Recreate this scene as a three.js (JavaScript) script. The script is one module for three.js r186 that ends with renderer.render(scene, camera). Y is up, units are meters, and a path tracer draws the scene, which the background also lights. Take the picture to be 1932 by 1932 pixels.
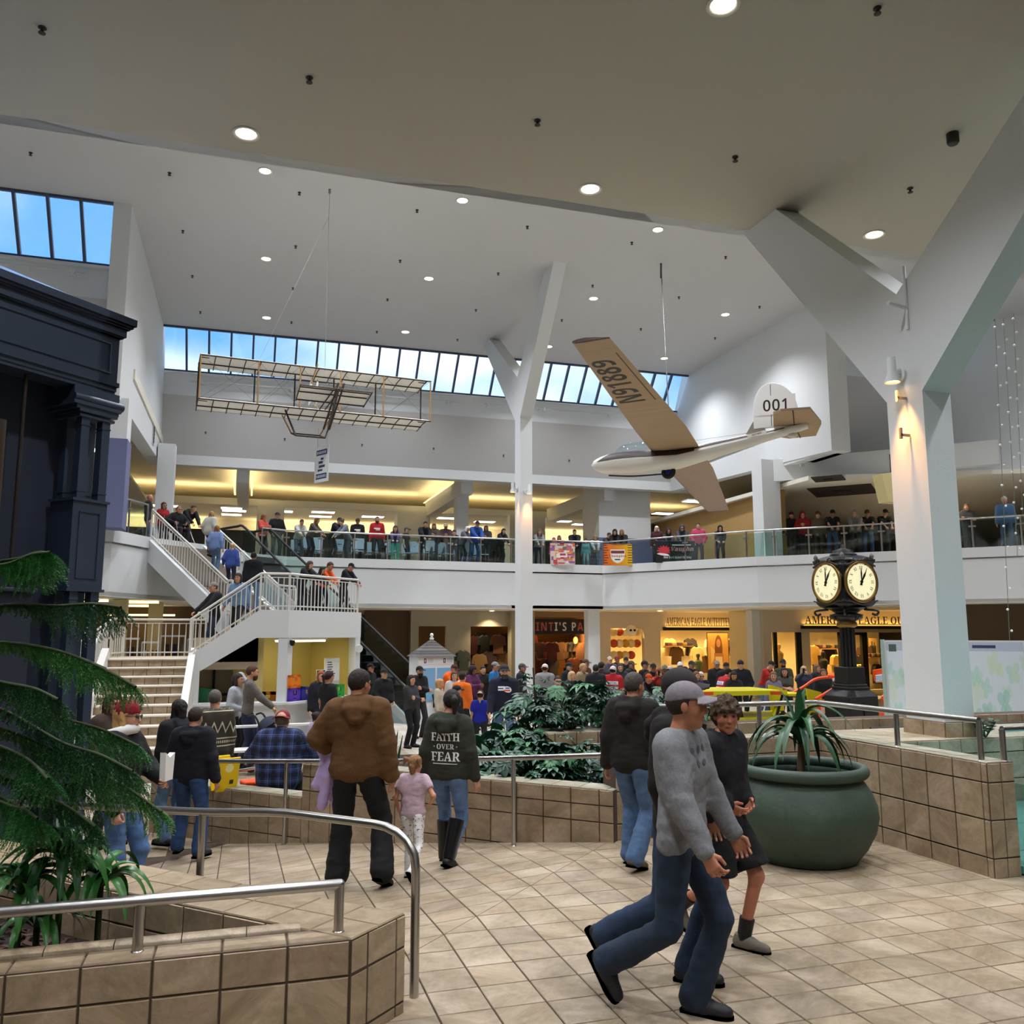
import * as THREE from 'three';
import { RoundedBoxGeometry } from 'three/addons/geometries/RoundedBoxGeometry.js';
import { mergeGeometries, mergeVertices } from 'three/addons/utils/BufferGeometryUtils.js';
import { RectAreaLightUniformsLib } from 'three/addons/lights/RectAreaLightUniformsLib.js';

// ---------------------------------------------------------------- camera, sky, exposure
// World frame: x runs along the far wall of the hall, -z points into the hall, y is up (metres).
// The main gallery floor is y = 0; the event court beyond the ramp lies 0.55 m lower.
const scene = new THREE.Scene();
const EYE = new THREE.Vector3(0, 2.0, 0), YAW = -17 * Math.PI / 180, PITCH = 8.08 * Math.PI / 180, FOCAL = 1630;
const camera = new THREE.PerspectiveCamera(2 * Math.atan(966 / FOCAL) * 180 / Math.PI, 1, 0.1, 300);
camera.position.copy(EYE); camera.rotation.set(PITCH, YAW, 0, 'YXZ'); camera.updateMatrixWorld(true);
const renderer = new THREE.WebGLRenderer({ antialias: true });
renderer.toneMapping = THREE.LinearToneMapping; renderer.toneMappingExposure = 1.5;
renderer.shadowMap.enabled = true;
RectAreaLightUniformsLib.init();

function rng(seed) { let s = seed >>> 0; return () => { s = (s + 0x6D2B79F5) | 0; let t = Math.imul(s ^ (s >>> 15), 1 | s); t = (t + Math.imul(t ^ (t >>> 7), 61 | t)) ^ t; return ((t ^ (t >>> 14)) >>> 0) / 4294967296; }; }
const hash3 = (x, y, z) => { let h = Math.imul(x, 374761393) ^ Math.imul(y, 668265263) ^ Math.imul(z, 1274126177); h = Math.imul(h ^ (h >>> 13), 1274126177); return ((h ^ (h >>> 16)) >>> 0) / 4294967296; };
function vnoise(x, y, z) {
  const xi = Math.floor(x), yi = Math.floor(y), zi = Math.floor(z); let a = x - xi, b = y - yi, c = z - zi;
  a = a * a * (3 - 2 * a); b = b * b * (3 - 2 * b); c = c * c * (3 - 2 * c);
  const L = (p, q, t) => p + (q - p) * t, h = (i, j, k) => hash3(xi + i, yi + j, zi + k);
  return L(L(L(h(0, 0, 0), h(1, 0, 0), a), L(h(0, 1, 0), h(1, 1, 0), a), b), L(L(h(0, 0, 1), h(1, 0, 1), a), L(h(0, 1, 1), h(1, 1, 1), a), b), c);
}
const fbm = (x, y, z, o = 4) => { let s = 0, w = 0.5, f = 1; for (let i = 0; i < o; i++) { s += w * vnoise(x * f, y * f, z * f); w *= 0.5; f *= 2.03; } return s / (1 - Math.pow(0.5, o)); };
{ // the sky: blue air with drifting white cloud, all the way round
  const W = 1024, Hh = 512, d = new Float32Array(W * Hh * 4);
  for (let j = 0; j < Hh; j++) for (let i = 0; i < W; i++) {
    const ph = ((i + 0.5) / W - 0.5) * 2 * Math.PI, th = ((j + 0.5) / Hh - 0.5) * Math.PI, y = Math.sin(th), x = Math.cos(ph) * Math.cos(th), z = Math.sin(ph) * Math.cos(th), k = (j * W + i) * 4;
    const up = Math.max(0, y), n = fbm(x * 2.6 + 21.3, y * 5.2 + 4.1, z * 2.6 + 9.7, 5), c = THREE.MathUtils.smoothstep(n, 0.42, 0.62);
    const t = Math.pow(1 - up, 3);
    const air = [0.10 + 0.22 * t, 0.34 + 0.28 * t, 0.98 + 0.02 * t];
    for (let q = 0; q < 3; q++) d[k + q] = (air[q] * (1 - c) + [1.02, 1.06, 1.14][q] * c) * (y < 0 ? Math.max(0.7, 1 + y * 3) : 1);
    d[k + 3] = 1;
  }
  const t = new THREE.DataTexture(d, W, Hh, THREE.RGBAFormat, THREE.FloatType);
  t.mapping = THREE.EquirectangularReflectionMapping; t.magFilter = THREE.LinearFilter; t.colorSpace = THREE.LinearSRGBColorSpace; t.needsUpdate = true;
  scene.background = t; scene.backgroundIntensity = 1.0;
}
// strength of the recessed ceiling lamps (candela each), of the gallery troffers and of the coves (nits)
const LAMP = 100, LAMP_TINT = 0xf3f5fb, TROFFER = 10, COVE = 9;

// ---------------------------------------------------------------- helpers
const V = (x, y, q) => new THREE.Vector3(x, y, -q);                      // q: metres into the hall
const rayOf = (px, py) => new THREE.Vector3((px - 966) / FOCAL, (966 - py) / FOCAL, -1).applyEuler(new THREE.Euler(PITCH, YAW, 0, 'YXZ'));
const atY = (px, py, y) => { const d = rayOf(px, py); return EYE.clone().addScaledVector(d, (y - EYE.y) / d.y); };
const atQ = (px, py, q) => { const d = rayOf(px, py); return EYE.clone().addScaledVector(d, q / -d.z); };
const camF = new THREE.Vector3(Math.sin(-YAW), 0, -Math.cos(YAW));
const atD = (px, py, depth) => { const d = rayOf(px, py); return EYE.clone().addScaledVector(d, depth / d.dot(camF)); };
const used = {};
const numbered = (n) => { const k = used[n] = (used[n] ?? -1) + 1; return k ? n + '_' + String(k).padStart(3, '0') : n; };
const ORD = 'first second third fourth fifth sixth seventh eighth ninth tenth eleventh twelfth thirteenth fourteenth fifteenth sixteenth seventeenth eighteenth nineteenth twentieth'.split(' '), ord = (n) => ORD[n] ?? (n < 30 ? 'twenty-' + ORD[n - 20] : 'thirty-' + ORD[n - 30]);
function tag(o, label, category, group) { o.userData = { label, category }; if (group) o.userData.group = group; return o; }
function thing(name, label, category, pos, turn = 0, group) {
  const o = new THREE.Group(); o.name = numbered(name); scene.add(o); if (pos) o.position.copy(pos); o.rotation.y = turn; return tag(o, label, category, group);
}
function mesh(name, geo, mat, parent) {
  const m = new THREE.Mesh(geo, mat); m.castShadow = m.receiveShadow = true; m.name = parent && parent !== scene ? name : numbered(name); (parent ?? scene).add(m); return m;
}
function one(name, geo, mat, label, category, group) { return tag(mesh(name, geo, mat), label, category, group); }
function struct(name, geo, mat, parent) { const m = mesh(name, geo, mat, parent); m.userData.kind = 'structure'; return m; }
function structGroup(name) { const o = new THREE.Group(); o.name = numbered(name); o.userData.kind = 'structure'; scene.add(o); return o; }
function clean(g) { for (const k of Object.keys(g.attributes)) if (!['position', 'normal', 'uv'].includes(k)) g.deleteAttribute(k); return g.index ? g.toNonIndexed() : g; }
function merged(list) { const l = list.map(clean); for (const g of l) if (!g.attributes.uv) g.setAttribute('uv', new THREE.BufferAttribute(new Float32Array(g.attributes.position.count * 2), 2)); return l.length === 1 ? l[0] : mergeGeometries(l); }
function boxUV(g, s = 1) { // uv in metres from position and normal
  const p = g.attributes.position, n = g.attributes.normal, uv = new Float32Array(p.count * 2);
  for (let i = 0; i < p.count; i++) {
    const ax = Math.abs(n.getX(i)), ay = Math.abs(n.getY(i)), az = Math.abs(n.getZ(i));
    const x = p.getX(i), y = p.getY(i), z = p.getZ(i);
    const [u, v] = ay > ax && ay > az ? [x, z] : ax > az ? [z, y] : [x, y];
    uv[2 * i] = u * s; uv[2 * i + 1] = v * s;
  }
  g.setAttribute('uv', new THREE.BufferAttribute(uv, 2)); return g;
}
// prism over a planar polygon of 3-D points, swept by a vector
function prism(pts, sweep) {
  const n = new THREE.Vector3(), c = pts.length;
  for (let i = 0; i < c; i++) { const a = pts[i], b = pts[(i + 1) % c]; n.x += (a.y - b.y) * (a.z + b.z); n.y += (a.z - b.z) * (a.x + b.x); n.z += (a.x - b.x) * (a.y + b.y); }
  n.normalize(); if (n.dot(sweep) > 0) { pts = pts.slice().reverse(); n.negate(); }
  const e1 = new THREE.Vector3().subVectors(pts[1], pts[0]).normalize(), e2 = new THREE.Vector3().crossVectors(n, e1);
  const flat = pts.map((p) => new THREE.Vector2(p.dot(e1), p.dot(e2))), tri = THREE.ShapeUtils.triangulateShape(flat, []);
  const pos = [], q = pts.map((p) => p.clone().add(sweep)), put = (...v) => v.forEach((w) => pos.push(w.x, w.y, w.z));
  for (const [i, j, k] of tri) { put(pts[i], pts[j], pts[k]); put(q[i], q[k], q[j]); }
  for (let i = 0; i < c; i++) { const j = (i + 1) % c; put(pts[i], q[i], q[j]); put(pts[i], q[j], pts[j]); }
  const g = new THREE.BufferGeometry(); g.setAttribute('position', new THREE.Float32BufferAttribute(pos, 3)); g.computeVertexNormals(); return boxUV(g);
}
const slab = (poly, y0, y1) => prism(poly.map(([x, q]) => V(x, y0, q)), new THREE.Vector3(0, y1 - y0, 0));
function wall(A, B, y0, y1, th = 0.2) { // upright slab from plan point A to B, thickness to the left of A->B
  const d = new THREE.Vector2(B[0] - A[0], B[1] - A[1]).normalize(), n = [-d.y * th, d.x * th];
  return slab([A, B, [B[0] + n[0], B[1] + n[1]], [A[0] + n[0], A[1] + n[1]]], y0, y1);
}
const box = (x0, x1, y0, y1, q0, q1) => slab([[x0, q0], [x1, q0], [x1, q1], [x0, q1]], y0, y1);
const lbox = (w, h, d, x = 0, y = 0, z = 0) => boxUV(new THREE.BoxGeometry(w, h, d)).translate(x, y, z);
const rbox = (w, h, d, r, x = 0, y = 0, z = 0, s = 2) => new RoundedBoxGeometry(w, h, d, s, Math.min(r, w / 2.01, h / 2.01, d / 2.01)).translate(x, y, z);
function bar(a, b, r, seg = 8, r2 = r) {
  const d = new THREE.Vector3().subVectors(b, a), g = new THREE.CylinderGeometry(r2, r, d.length(), seg);
  g.applyQuaternion(new THREE.Quaternion().setFromUnitVectors(new THREE.Vector3(0, 1, 0), d.clone().normalize())); return g.translate((a.x + b.x) / 2, (a.y + b.y) / 2, (a.z + b.z) / 2);
}
function beam(a, b, w, h) { // rectangular bar, h measured towards "up"
  const d = new THREE.Vector3().subVectors(b, a), L = d.length(), m = new THREE.Matrix4(), z = d.clone().normalize(), up = Math.abs(z.y) > 0.99 ? new THREE.Vector3(1, 0, 0) : new THREE.Vector3(0, 1, 0), x = new THREE.Vector3().crossVectors(up, z).normalize(), y = new THREE.Vector3().crossVectors(z, x);
  m.makeBasis(x, y, z).setPosition(a.clone().add(b).multiplyScalar(0.5)); return boxUV(new THREE.BoxGeometry(w, h, L)).applyMatrix4(m);
}
const tube = (pts, r, n = 24, seg = 8, tension = 0.5) => new THREE.TubeGeometry(new THREE.CatmullRomCurve3(pts, false, 'catmullrom', tension), n, r, seg);
const lathe = (prof, seg = 32) => new THREE.LatheGeometry(prof.map(([r, y]) => new THREE.Vector2(r, y)), seg);
function canvasTex(w, h, draw, repeat) {
  const c = document.createElement('canvas'); c.width = w; c.height = h; draw(c.getContext('2d'), w, h);
  const t = new THREE.CanvasTexture(c); t.colorSpace = THREE.SRGBColorSpace; if (repeat) { t.wrapS = t.wrapT = THREE.RepeatWrapping; t.repeat.set(repeat, repeat); } return t;
}
function noiseTex(n, fn, srgb = true, repeat = 1) { // tiling texture, fn(u, v) -> [r, g, b] 0..255
  const d = new Uint8Array(n * n * 4);
  for (let j = 0; j < n; j++) for (let i = 0; i < n; i++) { const c = fn(i / n, j / n), k = (j * n + i) * 4; d[k] = c[0]; d[k + 1] = c[1]; d[k + 2] = c[2]; d[k + 3] = 255; }
  const t = new THREE.DataTexture(d, n, n); t.wrapS = t.wrapT = THREE.RepeatWrapping; t.magFilter = THREE.LinearFilter; t.colorSpace = srgb ? THREE.SRGBColorSpace : THREE.NoColorSpace; t.repeat.set(repeat, repeat); t.needsUpdate = true; return t;
}
// periodic noise on the unit square
const pnoise = (u, v, f, s) => { const a = u * 2 * Math.PI, b = v * 2 * Math.PI, R = f / 6.283; return fbm(Math.cos(a) * R + s, Math.sin(a) * R + Math.cos(b) * R * 1.3 + 7.7, Math.sin(b) * R + s * 1.7, 4); };
const std = (color, roughness = 0.7, extra = {}) => new THREE.MeshStandardMaterial({ color, roughness, ...extra });
const glow = (color, k) => new THREE.MeshStandardMaterial({ color: 0x222222, roughness: 0.6, emissive: color, emissiveIntensity: k });

// ---------------------------------------------------------------- materials
const plasterBump = noiseTex(256, (u, v) => { const k = 90 + 140 * pnoise(u, v, 60, 3); return [k, k, k]; }, false, 0.8);
const M = {
  white: std(0xdcdfe0, 0.85, { bumpMap: plasterBump, bumpScale: 0.002 }),
  ceiling: std(0xc4c4c4, 0.9, { bumpMap: plasterBump, bumpScale: 0.003 }),
  soffit: std(0xb0aa9c, 0.9, { bumpMap: plasterBump, bumpScale: 0.003 }),  // low ceiling: white paint toned beige, its dimness put into the colour
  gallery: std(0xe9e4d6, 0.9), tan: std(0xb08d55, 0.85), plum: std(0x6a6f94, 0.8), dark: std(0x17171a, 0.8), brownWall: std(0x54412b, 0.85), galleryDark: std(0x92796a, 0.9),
  steel: new THREE.MeshStandardMaterial({ color: 0xb4b2ae, metalness: 1, roughness: 0.3 }),
  paint: std(0xd9d7cf, 0.5), glass: new THREE.MeshPhysicalMaterial({ color: 0xf4faf8, roughness: 0.02, transmission: 1, thickness: 0, ior: 1.5 }),
  greenGlass: new THREE.MeshPhysicalMaterial({ color: 0xe2efec, roughness: 0.04, transmission: 1, thickness: 0, ior: 1.5 }),
  mullion: std(0x39435c, 0.5), black: std(0x0d0d0e, 0.55), rubber: std(0x161616, 0.7), grout: std(0x4b3d31, 0.95),
};

// ================================================================ STRUCTURE
const HC = 13.5, HB = 8.8, UP = 4.75, COURT = -0.55;
const rampDist = (x, q) => (q - x - 4.65) / Math.SQRT2;
const floorY = (x, q) => -0.11 * Math.min(5, Math.max(0, rampDist(x, q)));

// ---- floor: tiles one by one near the camera, joined further off
const stoneTone = (base, amp, s) => noiseTex(256, (u, v) => { const a = pnoise(u, v, 5, s) - 0.5, b = pnoise(u, v, 26, s + 4) - 0.5, c = pnoise(u, v, 90, s + 9) - 0.5; return base.map((k, i) => Math.max(0, Math.min(255, k + amp * (a * [1.5, 1.6, 1.9][i] + b * 0.8 + c * 0.5)))); }, true, 1);
const stoneMap = stoneTone([226, 221, 213], 60, 5);
const stoneRough = noiseTex(256, (u, v) => { const k = 120 + 90 * pnoise(u, v, 12, 8); return [k, k, k]; }, false);
const tileTones = [0xb8a995, 0xbcad99, 0xb3a591, 0xc0b29e, 0xb4a48f, 0xbaa992, 0xb0a291, 0xbdae98];
const floorTileMats = tileTones.map((c) => std(c, 0.62, { map: stoneMap, roughnessMap: stoneRough }));
const wallTileMats = [0xb6a48c, 0xbba98f, 0xb19e86, 0xbfad94, 0xb5a289, 0xbaa88e].map((c) => std(c, 0.7, { map: stoneMap, roughnessMap: stoneRough }));
const paleTileMats = [0xb9b7a6, 0xbfbcab, 0xb4b3a3].map((c) => std(c, 0.6, { map: stoneMap, roughnessMap: stoneRough }));
// clip polygon to half-plane f(p) >= 0
function clip(poly, f) { const out = []; for (let i = 0; i < poly.length; i++) { const a = poly[i], b = poly[(i + 1) % poly.length], fa = f(a), fb = f(b); if (fa >= 0) out.push(a); if ((fa >= 0) !== (fb >= 0)) { const t = fa / (fa - fb); out.push([a[0] + (b[0] - a[0]) * t, a[1] + (b[1] - a[1]) * t]); } } return out; }
// one tile: top face with a small chamfer, from a plan polygon
function tileGeo(poly, hf, th = 0.006, ch = 0.004) {
  const c = poly.reduce((s, p) => [s[0] + p[0] / poly.length, s[1] + p[1] / poly.length], [0, 0]);
  const ins = poly.map((p) => { const d = Math.hypot(p[0] - c[0], p[1] - c[1]) || 1; return [p[0] + (c[0] - p[0]) * ch / d, p[1] + (c[1] - p[1]) * ch / d]; });
  const pos = [], put = (p, y) => pos.push(p[0], hf(p[0], p[1]) + y, -p[1]);
  let area = 0; for (let i = 0; i < poly.length; i++) { const a = poly[i], b = poly[(i + 1) % poly.length]; area += a[0] * b[1] - a[1] * b[0]; }
  const P = area > 0 ? ins : ins.slice().reverse(), O = area > 0 ? poly : poly.slice().reverse();
  for (let i = 1; i + 1 < P.length; i++) { put(P[0], th); put(P[i], th); put(P[i + 1], th); }
  for (let i = 0; i < P.length; i++) { const j = (i + 1) % P.length; put(O[i], 0); put(O[j], 0); put(P[j], th); put(O[i], 0); put(P[j], th); put(P[i], th); }
  const g = new THREE.BufferGeometry(); g.setAttribute('position', new THREE.Float32BufferAttribute(pos, 3)); g.computeVertexNormals(); return boxUV(g, 1);
}
const floorPoly = [[-30, -9], [36, -9], [36, 8], [9, 12], [9, 50], [-30, 50]];
{
  const floor = structGroup('floor');
  // bed of grout under the tiles, following gallery, ramp and court
  const Q0 = -9, bed = [];
  const bedY = -0.004, N = [[-30, Q0], [36, Q0], [36, 8.2], [3.6, 8.2], [-1.6, 13.4], [-30, 13.4]];
  const flat = clip(N, (p) => -rampDist(...p)), slope = clip(clip(N, (p) => rampDist(...p)), (p) => 5 - rampDist(...p)), low = clip(N, (p) => rampDist(...p) - 5);
  for (const [poly] of [[flat], [slope], [low]]) { const g = prism(poly.map(([x, q]) => V(x, floorY(x, q) + bedY, q)), new THREE.Vector3(0, -0.4, 0)); bed.push(g); }
  struct('floor_bed', merged(bed), M.grout, floor);
  // court floor beyond x > 9 side: the ramp rule covers only the left; lay the event court itself
  const T = 0.305, X0 = 3.80, Z0 = 5.71, J = 0.004, near = [], r = rng(11);
  const inNo = (x, q) => (q > 4.9 && x + q < 5.4) || (x + q > 12.0 && q > 8.2 && q - x < 12.6) || (x > 3.4 && q > 8.2) || (x > 6.15 && q > 5.9);
  const P = new THREE.Vector3();
  for (let i = -60; i < 60; i++) for (let j = -16; j < 60; j++) {
    const x = X0 + i * T, q = Z0 + j * T, cx = x + T / 2, cq = q + T / 2;
    if (cq < 2 || rampDist(cx, cq) > 9) continue;
    P.copy(V(cx, floorY(cx, cq), cq)).project(camera); if (P.z > 1 || Math.abs(P.x) > 1.25 || P.y < -1.35 || P.y > 0.2) continue;
    if (inNo(cx, cq)) continue;
    const poly = [[x + J, q + J], [x + T - J, q + J], [x + T - J, q + T - J], [x + J, q + T - J]];
    for (const [f, w] of [[(p) => -rampDist(...p) - 0.002, 0], [(p) => rampDist(...p) - 0.002, 1]]) {
      let pc = clip(poly, f); if (w) { const a = clip(pc, (p) => 5 - rampDist(...p)), b = clip(pc, (p) => rampDist(...p) - 5); pc = a.length > 2 ? a : b; }
      if (pc.length < 3) continue; const inside = Math.abs(P.x) < 1.02 && P.y > -1.05;
      near.push([V(cx, 0, cq).distanceTo(EYE) + (inside ? 0 : 50), pc]);
    }
  }
  near.sort((a, b) => a[0] - b[0]);
  const rest = [[], [], [], []];
  near.forEach(([, poly], k) => { const g = tileGeo(poly, floorY); const m = Math.floor(r() * 8); if (k < 300) mesh('tile', g, floorTileMats[m], floor); else rest[m % 4].push(g); });
  rest.forEach((l, k) => { if (l.length) { const o = mesh('far_tiles', merged(l), floorTileMats[k * 2], floor); o.userData.kind = 'stuff'; } });
  // tiles of the event court, too far away to be told apart
  const courtMap = canvasTex(512, 512, (c, w, h) => { c.fillStyle = '#a39a8a'; c.fillRect(0, 0, w, h); for (let i = 0; i < 64; i++) { const a = (i % 8) * 64, b = (i >> 3) * 64, t = Math.floor(hash3(i, 3, 1) * 26); c.fillStyle = `rgb(${176 + t},${169 + t},${156 + t})`; c.fillRect(a + 1.2, b + 1.2, 61.6, 61.6); } }, 1 / 2.44);
  struct('court_tiles', merged([slab([[-30, 13.4], [-1.6, 13.4], [3.6, 8.2], [41, 8.2], [41, 51], [-31, 51]], -0.6, COURT)]), std(0xffffff, 0.45, { map: courtMap }), floor);
}

// ---- ceilings
const BL = -3.4, BR = 18.5, QS = 24.0, QC = 33.5, SL = 0.84;              // bay left / right, side and centre glazing lines, slope of the glazing (run per rise)
struct('ceiling', slab([[-16, 12.3], [34, 12.3], [34, QS], [BR, QS], [BR, QC], [BL, QC], [BL, QS], [-16, QS]], HC, HC + 0.4), M.ceiling);
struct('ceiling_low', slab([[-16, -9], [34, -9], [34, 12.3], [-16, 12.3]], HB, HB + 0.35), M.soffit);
struct('wall_drop', box(-16, 34, HB, HC + 0.4, 12.06, 12.3), M.ceiling);   // riser between low and high ceiling
// ---- clerestory windows: sloped glazing, sill band, sloped soffit below
function clerestory(n, x0, x1, q, y1, y2, y3, step = 0.82, end = 0) {
  const w = structGroup('window_' + n), q1 = q + (HC - y1) * SL;
  const panes = Math.round((x1 - x0) / step), dx = (x1 - x0) / panes, th = new THREE.Vector3(0, 0.012, 0);
  for (let i = 0; i < panes; i++) {
    const a = x0 + i * dx, b = a + dx;
    mesh('pane', prism([V(a + 0.04, HC, q), V(b - 0.04, HC, q), V(b - 0.04, y1, q1), V(a + 0.04, y1, q1)], th), M.glass, w);
    if (i) mesh('mullion', beam(V(a, HC, q - 0.02), V(a, y1, q1 - 0.02), 0.075, 0.14), M.mullion, w);
  }
  mesh('head_rail', box(x0, x1, HC - 0.07, HC + 0.05, q - 0.04, q + 0.05), M.mullion, w);
  mesh('sill_rail', box(x0, x1, y1 - 0.05, y1 + 0.05, q1 - 0.06, q1 + 0.06), M.mullion, w);
  struct('trim_' + n, merged([box(x0, x1, y2, y1 - 0.05, q1, q1 + 0.25), box(x0, x1, y1 - 0.09, y1 - 0.03, q1 - 0.12, q1 + 0.1)]), M.white);
  const q3 = q1 + (y2 - y3) * 0.36;
  struct('wall_sloped_' + n, prism([V(x0, y2, q1), V(x1, y2, q1), V(x1, y3, q3), V(x0, y3, q3)], new THREE.Vector3(0, 0.02, -0.25)), M.ceiling);
  return [q1, q3];
}
const yC1 = atQ(322, 705, QC + 1.62).y, yC2 = atQ(320, 749, QC + 1.62).y, yC3 = atQ(325, 873, QC + 2.3).y;
const [QC1, QC3] = clerestory(1, BL, BR, QC, yC1, yC2, yC3);
const yS1 = atQ(208, 513, QS + 1.5).y, yS2 = atQ(212, 574, QS + 1.5).y;
const [QS1, QS3] = clerestory(2, -15.9, BL - 0.45, QS, yS1, yS2, 8.3);
clerestory(3, BR + 0.75, 26.2, QS, yS1, yS2, 8.3);
// return walls of the bay
const yBay = atQ(262, 766, QS + 0.6).y;
function returnWall(name, x, s) {
  const th = new THREE.Vector3(s * 0.45, 0, 0);
  struct(name, prism([V(x, HC + 0.3, QS - 0.05), V(x, HC + 0.3, QC + 0.5), V(x, yC1, QC1 + 0.25), V(x, yC3 - 0.12, QC3 + 0.3), V(x, yBay, QS - 0.05)], th), M.white);
}
returnWall('wall_bay_left', BL, -1); returnWall('wall_bay_right', BR, 1);
struct('wall_corner_right', merged([box(BR + 0.44, BR + 0.76, yBay, HC + 0.3, QS - 0.05, QS + 1.9), box(BR + 0.02, BR + 0.76, 8.2, yBay, QS + 0.3, 28.0)]), M.white);
// outer shell: keeps daylight to the glazing only
struct('wall_left', box(-16.4, -16, -0.6, HC + 0.3, -9, 26), M.white);
struct('wall_rear', box(-16.4, 34, -0.6, HB + 0.3, -9.4, -9), M.white);
struct('wall_right', merged([box(34, 34.4, -0.6, HC + 0.3, -9, 26)]), M.white);
struct('wall_far', merged([box(-30, 40, -0.6, 9.6, 50, 50.4), box(-30.4, -30, -0.6, 9.6, 25, 50), box(40, 40.4, -0.6, 9.6, 20, 50), box(-30, -16.2, -0.6, 9.6, 24.6, 25), box(34.2, 40.2, -0.6, 9.6, 20, 20.4)]), M.gallery);
struct('roof', merged([slab([[-30.4, QS3 + 0.1], [BL + 0.05, QS3 + 0.1], [BL + 0.05, QC3 + 0.1], [BR - 0.05, QC3 + 0.1], [BR - 0.05, QS3 + 0.1], [40.4, QS3 + 0.1], [40.4, 50.4], [-30.4, 50.4]], 9.3, 9.6)]), M.gallery);
struct('wall_high_right', merged([box(26.2, 34.4, 7.5, HC + 0.4, QS, QS + 0.4), box(33.9, 40.4, 7.5, 9.6, 23.9, 26.5)]), M.white);
struct('wall_high_left', box(-16.4, -15.9, 7.5, HC + 0.4, 23.9, 26.5), M.white);
// diagonal white wall at the right with the bottom edge over the gallery opening
const RW0 = [24.4, 26.2], RW1 = [29.5, 20.2];
struct('wall_diagonal', merged([wall(RW1, RW0, 7.6, HC + 0.2, 0.3)]), M.white);

// ---- upper gallery floor with its fascia (the edge polyline is seen from the court)
const EDGE = [[-14, 23.4], [-4.05, 24.6], [-3.5, 25.0], [-2.72, 26.75], [-1.25, 28.45], [-0.6, 30.2], [0.4, 31.3], [1.3, 31.9], [9.86, 32.3], [13.7, 32.3], [17.45, 27.0], [18.1, 26.4], [20.4, 24.1], [23.2, 21.1], [28, 16], [34, 16]];
const back = [[40, 50], [-30, 50], [-30, 25], [-14, 25]];
struct('floor_gallery', slab([...EDGE, [34, 30], ...back], UP - 0.35, UP), std(0x8d8880, 0.8));
struct('ceiling_court', slab([...EDGE, [34, 30], ...back], 3.012, 3.13), M.gallery);
{
  const geos = [], lip = [];
  for (let i = 0; i + 1 < EDGE.length; i++) { geos.push(wall(EDGE[i], EDGE[i + 1], 3.0, UP - 0.28, 0.3)); }
  const off = EDGE.map(([x, q], i) => { const p = EDGE[Math.max(0, i - 1)], n = EDGE[Math.min(EDGE.length - 1, i + 1)], d = Math.hypot(n[0] - p[0], n[1] - p[1]); return [x + (n[1] - p[1]) / d * 0.05, q - (n[0] - p[0]) / d * 0.05]; });
  for (let i = 0; i + 1 < off.length; i++) lip.push(wall(off[i], off[i + 1], UP - 0.3, UP + 0.02, 0.36));
  struct('trim_4', merged(geos), M.white); struct('trim_5', merged(lip), M.white);
}

// ---- Y-shaped columns
function yColumn(label, x, q0, q1, base, fork, qFront, qBack, top, w = 0.43) {
  const t = thing('support_column', label, 'column', V(x, base, (q0 + q1) / 2)), m = (q0 + q1) / 2, L = (px, y, q) => new THREE.Vector3(px, y - base, -(q - m));
  mesh('shaft', boxUV(new THREE.BoxGeometry(w, fork - base, q1 - q0)).translate(w / 2, (fork - base) / 2, 0), M.white, t);
  // the forked head: one outline, swept across the width
  const rise = top - fork, aw = (q1 - q0) * 1.5;
  const F = qFront, B = qBack, crotch = fork + rise * 0.36, pts = [[q0, fork], [F, top], [F + aw, top], [m + 0.02, crotch], [B - aw, top], [B, top], [q1, fork]];
  mesh('forked_head', prism(pts.map(([q, y]) => L(0, y, q)), new THREE.Vector3(w, 0, 0)), M.white, t);
  return t;
}
yColumn('white forked column rising from the court between the two hanging aircraft', 8.7, 27.5, 28.1, COURT, 9.4, 24.0, 32.4, HC + 0.02);
const bigY = yColumn('large white forked column on a tiled plinth right of the street clock', 7.9, 8.45, 9.07, 0.81, 5.0, 4.4, 12.25, HB + 0.02, 0.43);

// ================================================================ LAMPS AND THE UPPER GALLERY
function downlight(x, y, q, label, on = 1, kind = 'white', spread = 1.1) {
  const t = thing('recessed_downlight', label, 'downlight', V(x, y, q), 0, null), R = 0.16;
  mesh('trim_ring', lathe([[R - 0.015, 0.012], [R + 0.02, 0], [R + 0.025, -0.012], [R, -0.018], [R - 0.02, -0.01], [R - 0.03, 0.006]], 24), kind === 'dark' ? M.black : std(0xcfcac0, 0.4), t);
  mesh('lens', new THREE.CircleGeometry(R - 0.02, 24).rotateX(Math.PI / 2).translate(0, -0.004, 0), on ? glow(0xfff3d0, 9) : std(0xe8e8e4, 0.3), t);
  if (on) {
    const L = new THREE.SpotLight(LAMP_TINT, LAMP * on, 0, spread, 1, 2); L.position.set(0, -0.05, 0); L.target.position.set(0, -5, 0); L.castShadow = true; L.shadow.radius = 8; t.add(L, L.target);
  }
  return t;
}
const rowName = ['first', 'second', 'third', 'fourth'], ordinal = ['leftmost', 'second from left', 'third from left', 'rightmost'];
[[21.15, [0, 5.08, 10.84]], [26.45, [0.14, 5.25, 11.03, 16.18]], [31.65, [0.27, 5.4, 11.22, 16.37]]].forEach(([q, xs], r) => xs.forEach((x, i) => downlight(x, HC, q, `glowing recessed lamp in the high white ceiling, ${['row nearest the ceiling step', 'middle row', 'row along the tall windows'][r]}, ${ordinal[i]}`)));
downlight(-5.6, HC, 20.6, 'unlit recessed lamp with dark ring at the far left of the white ceiling', 0, 'dark');
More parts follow.
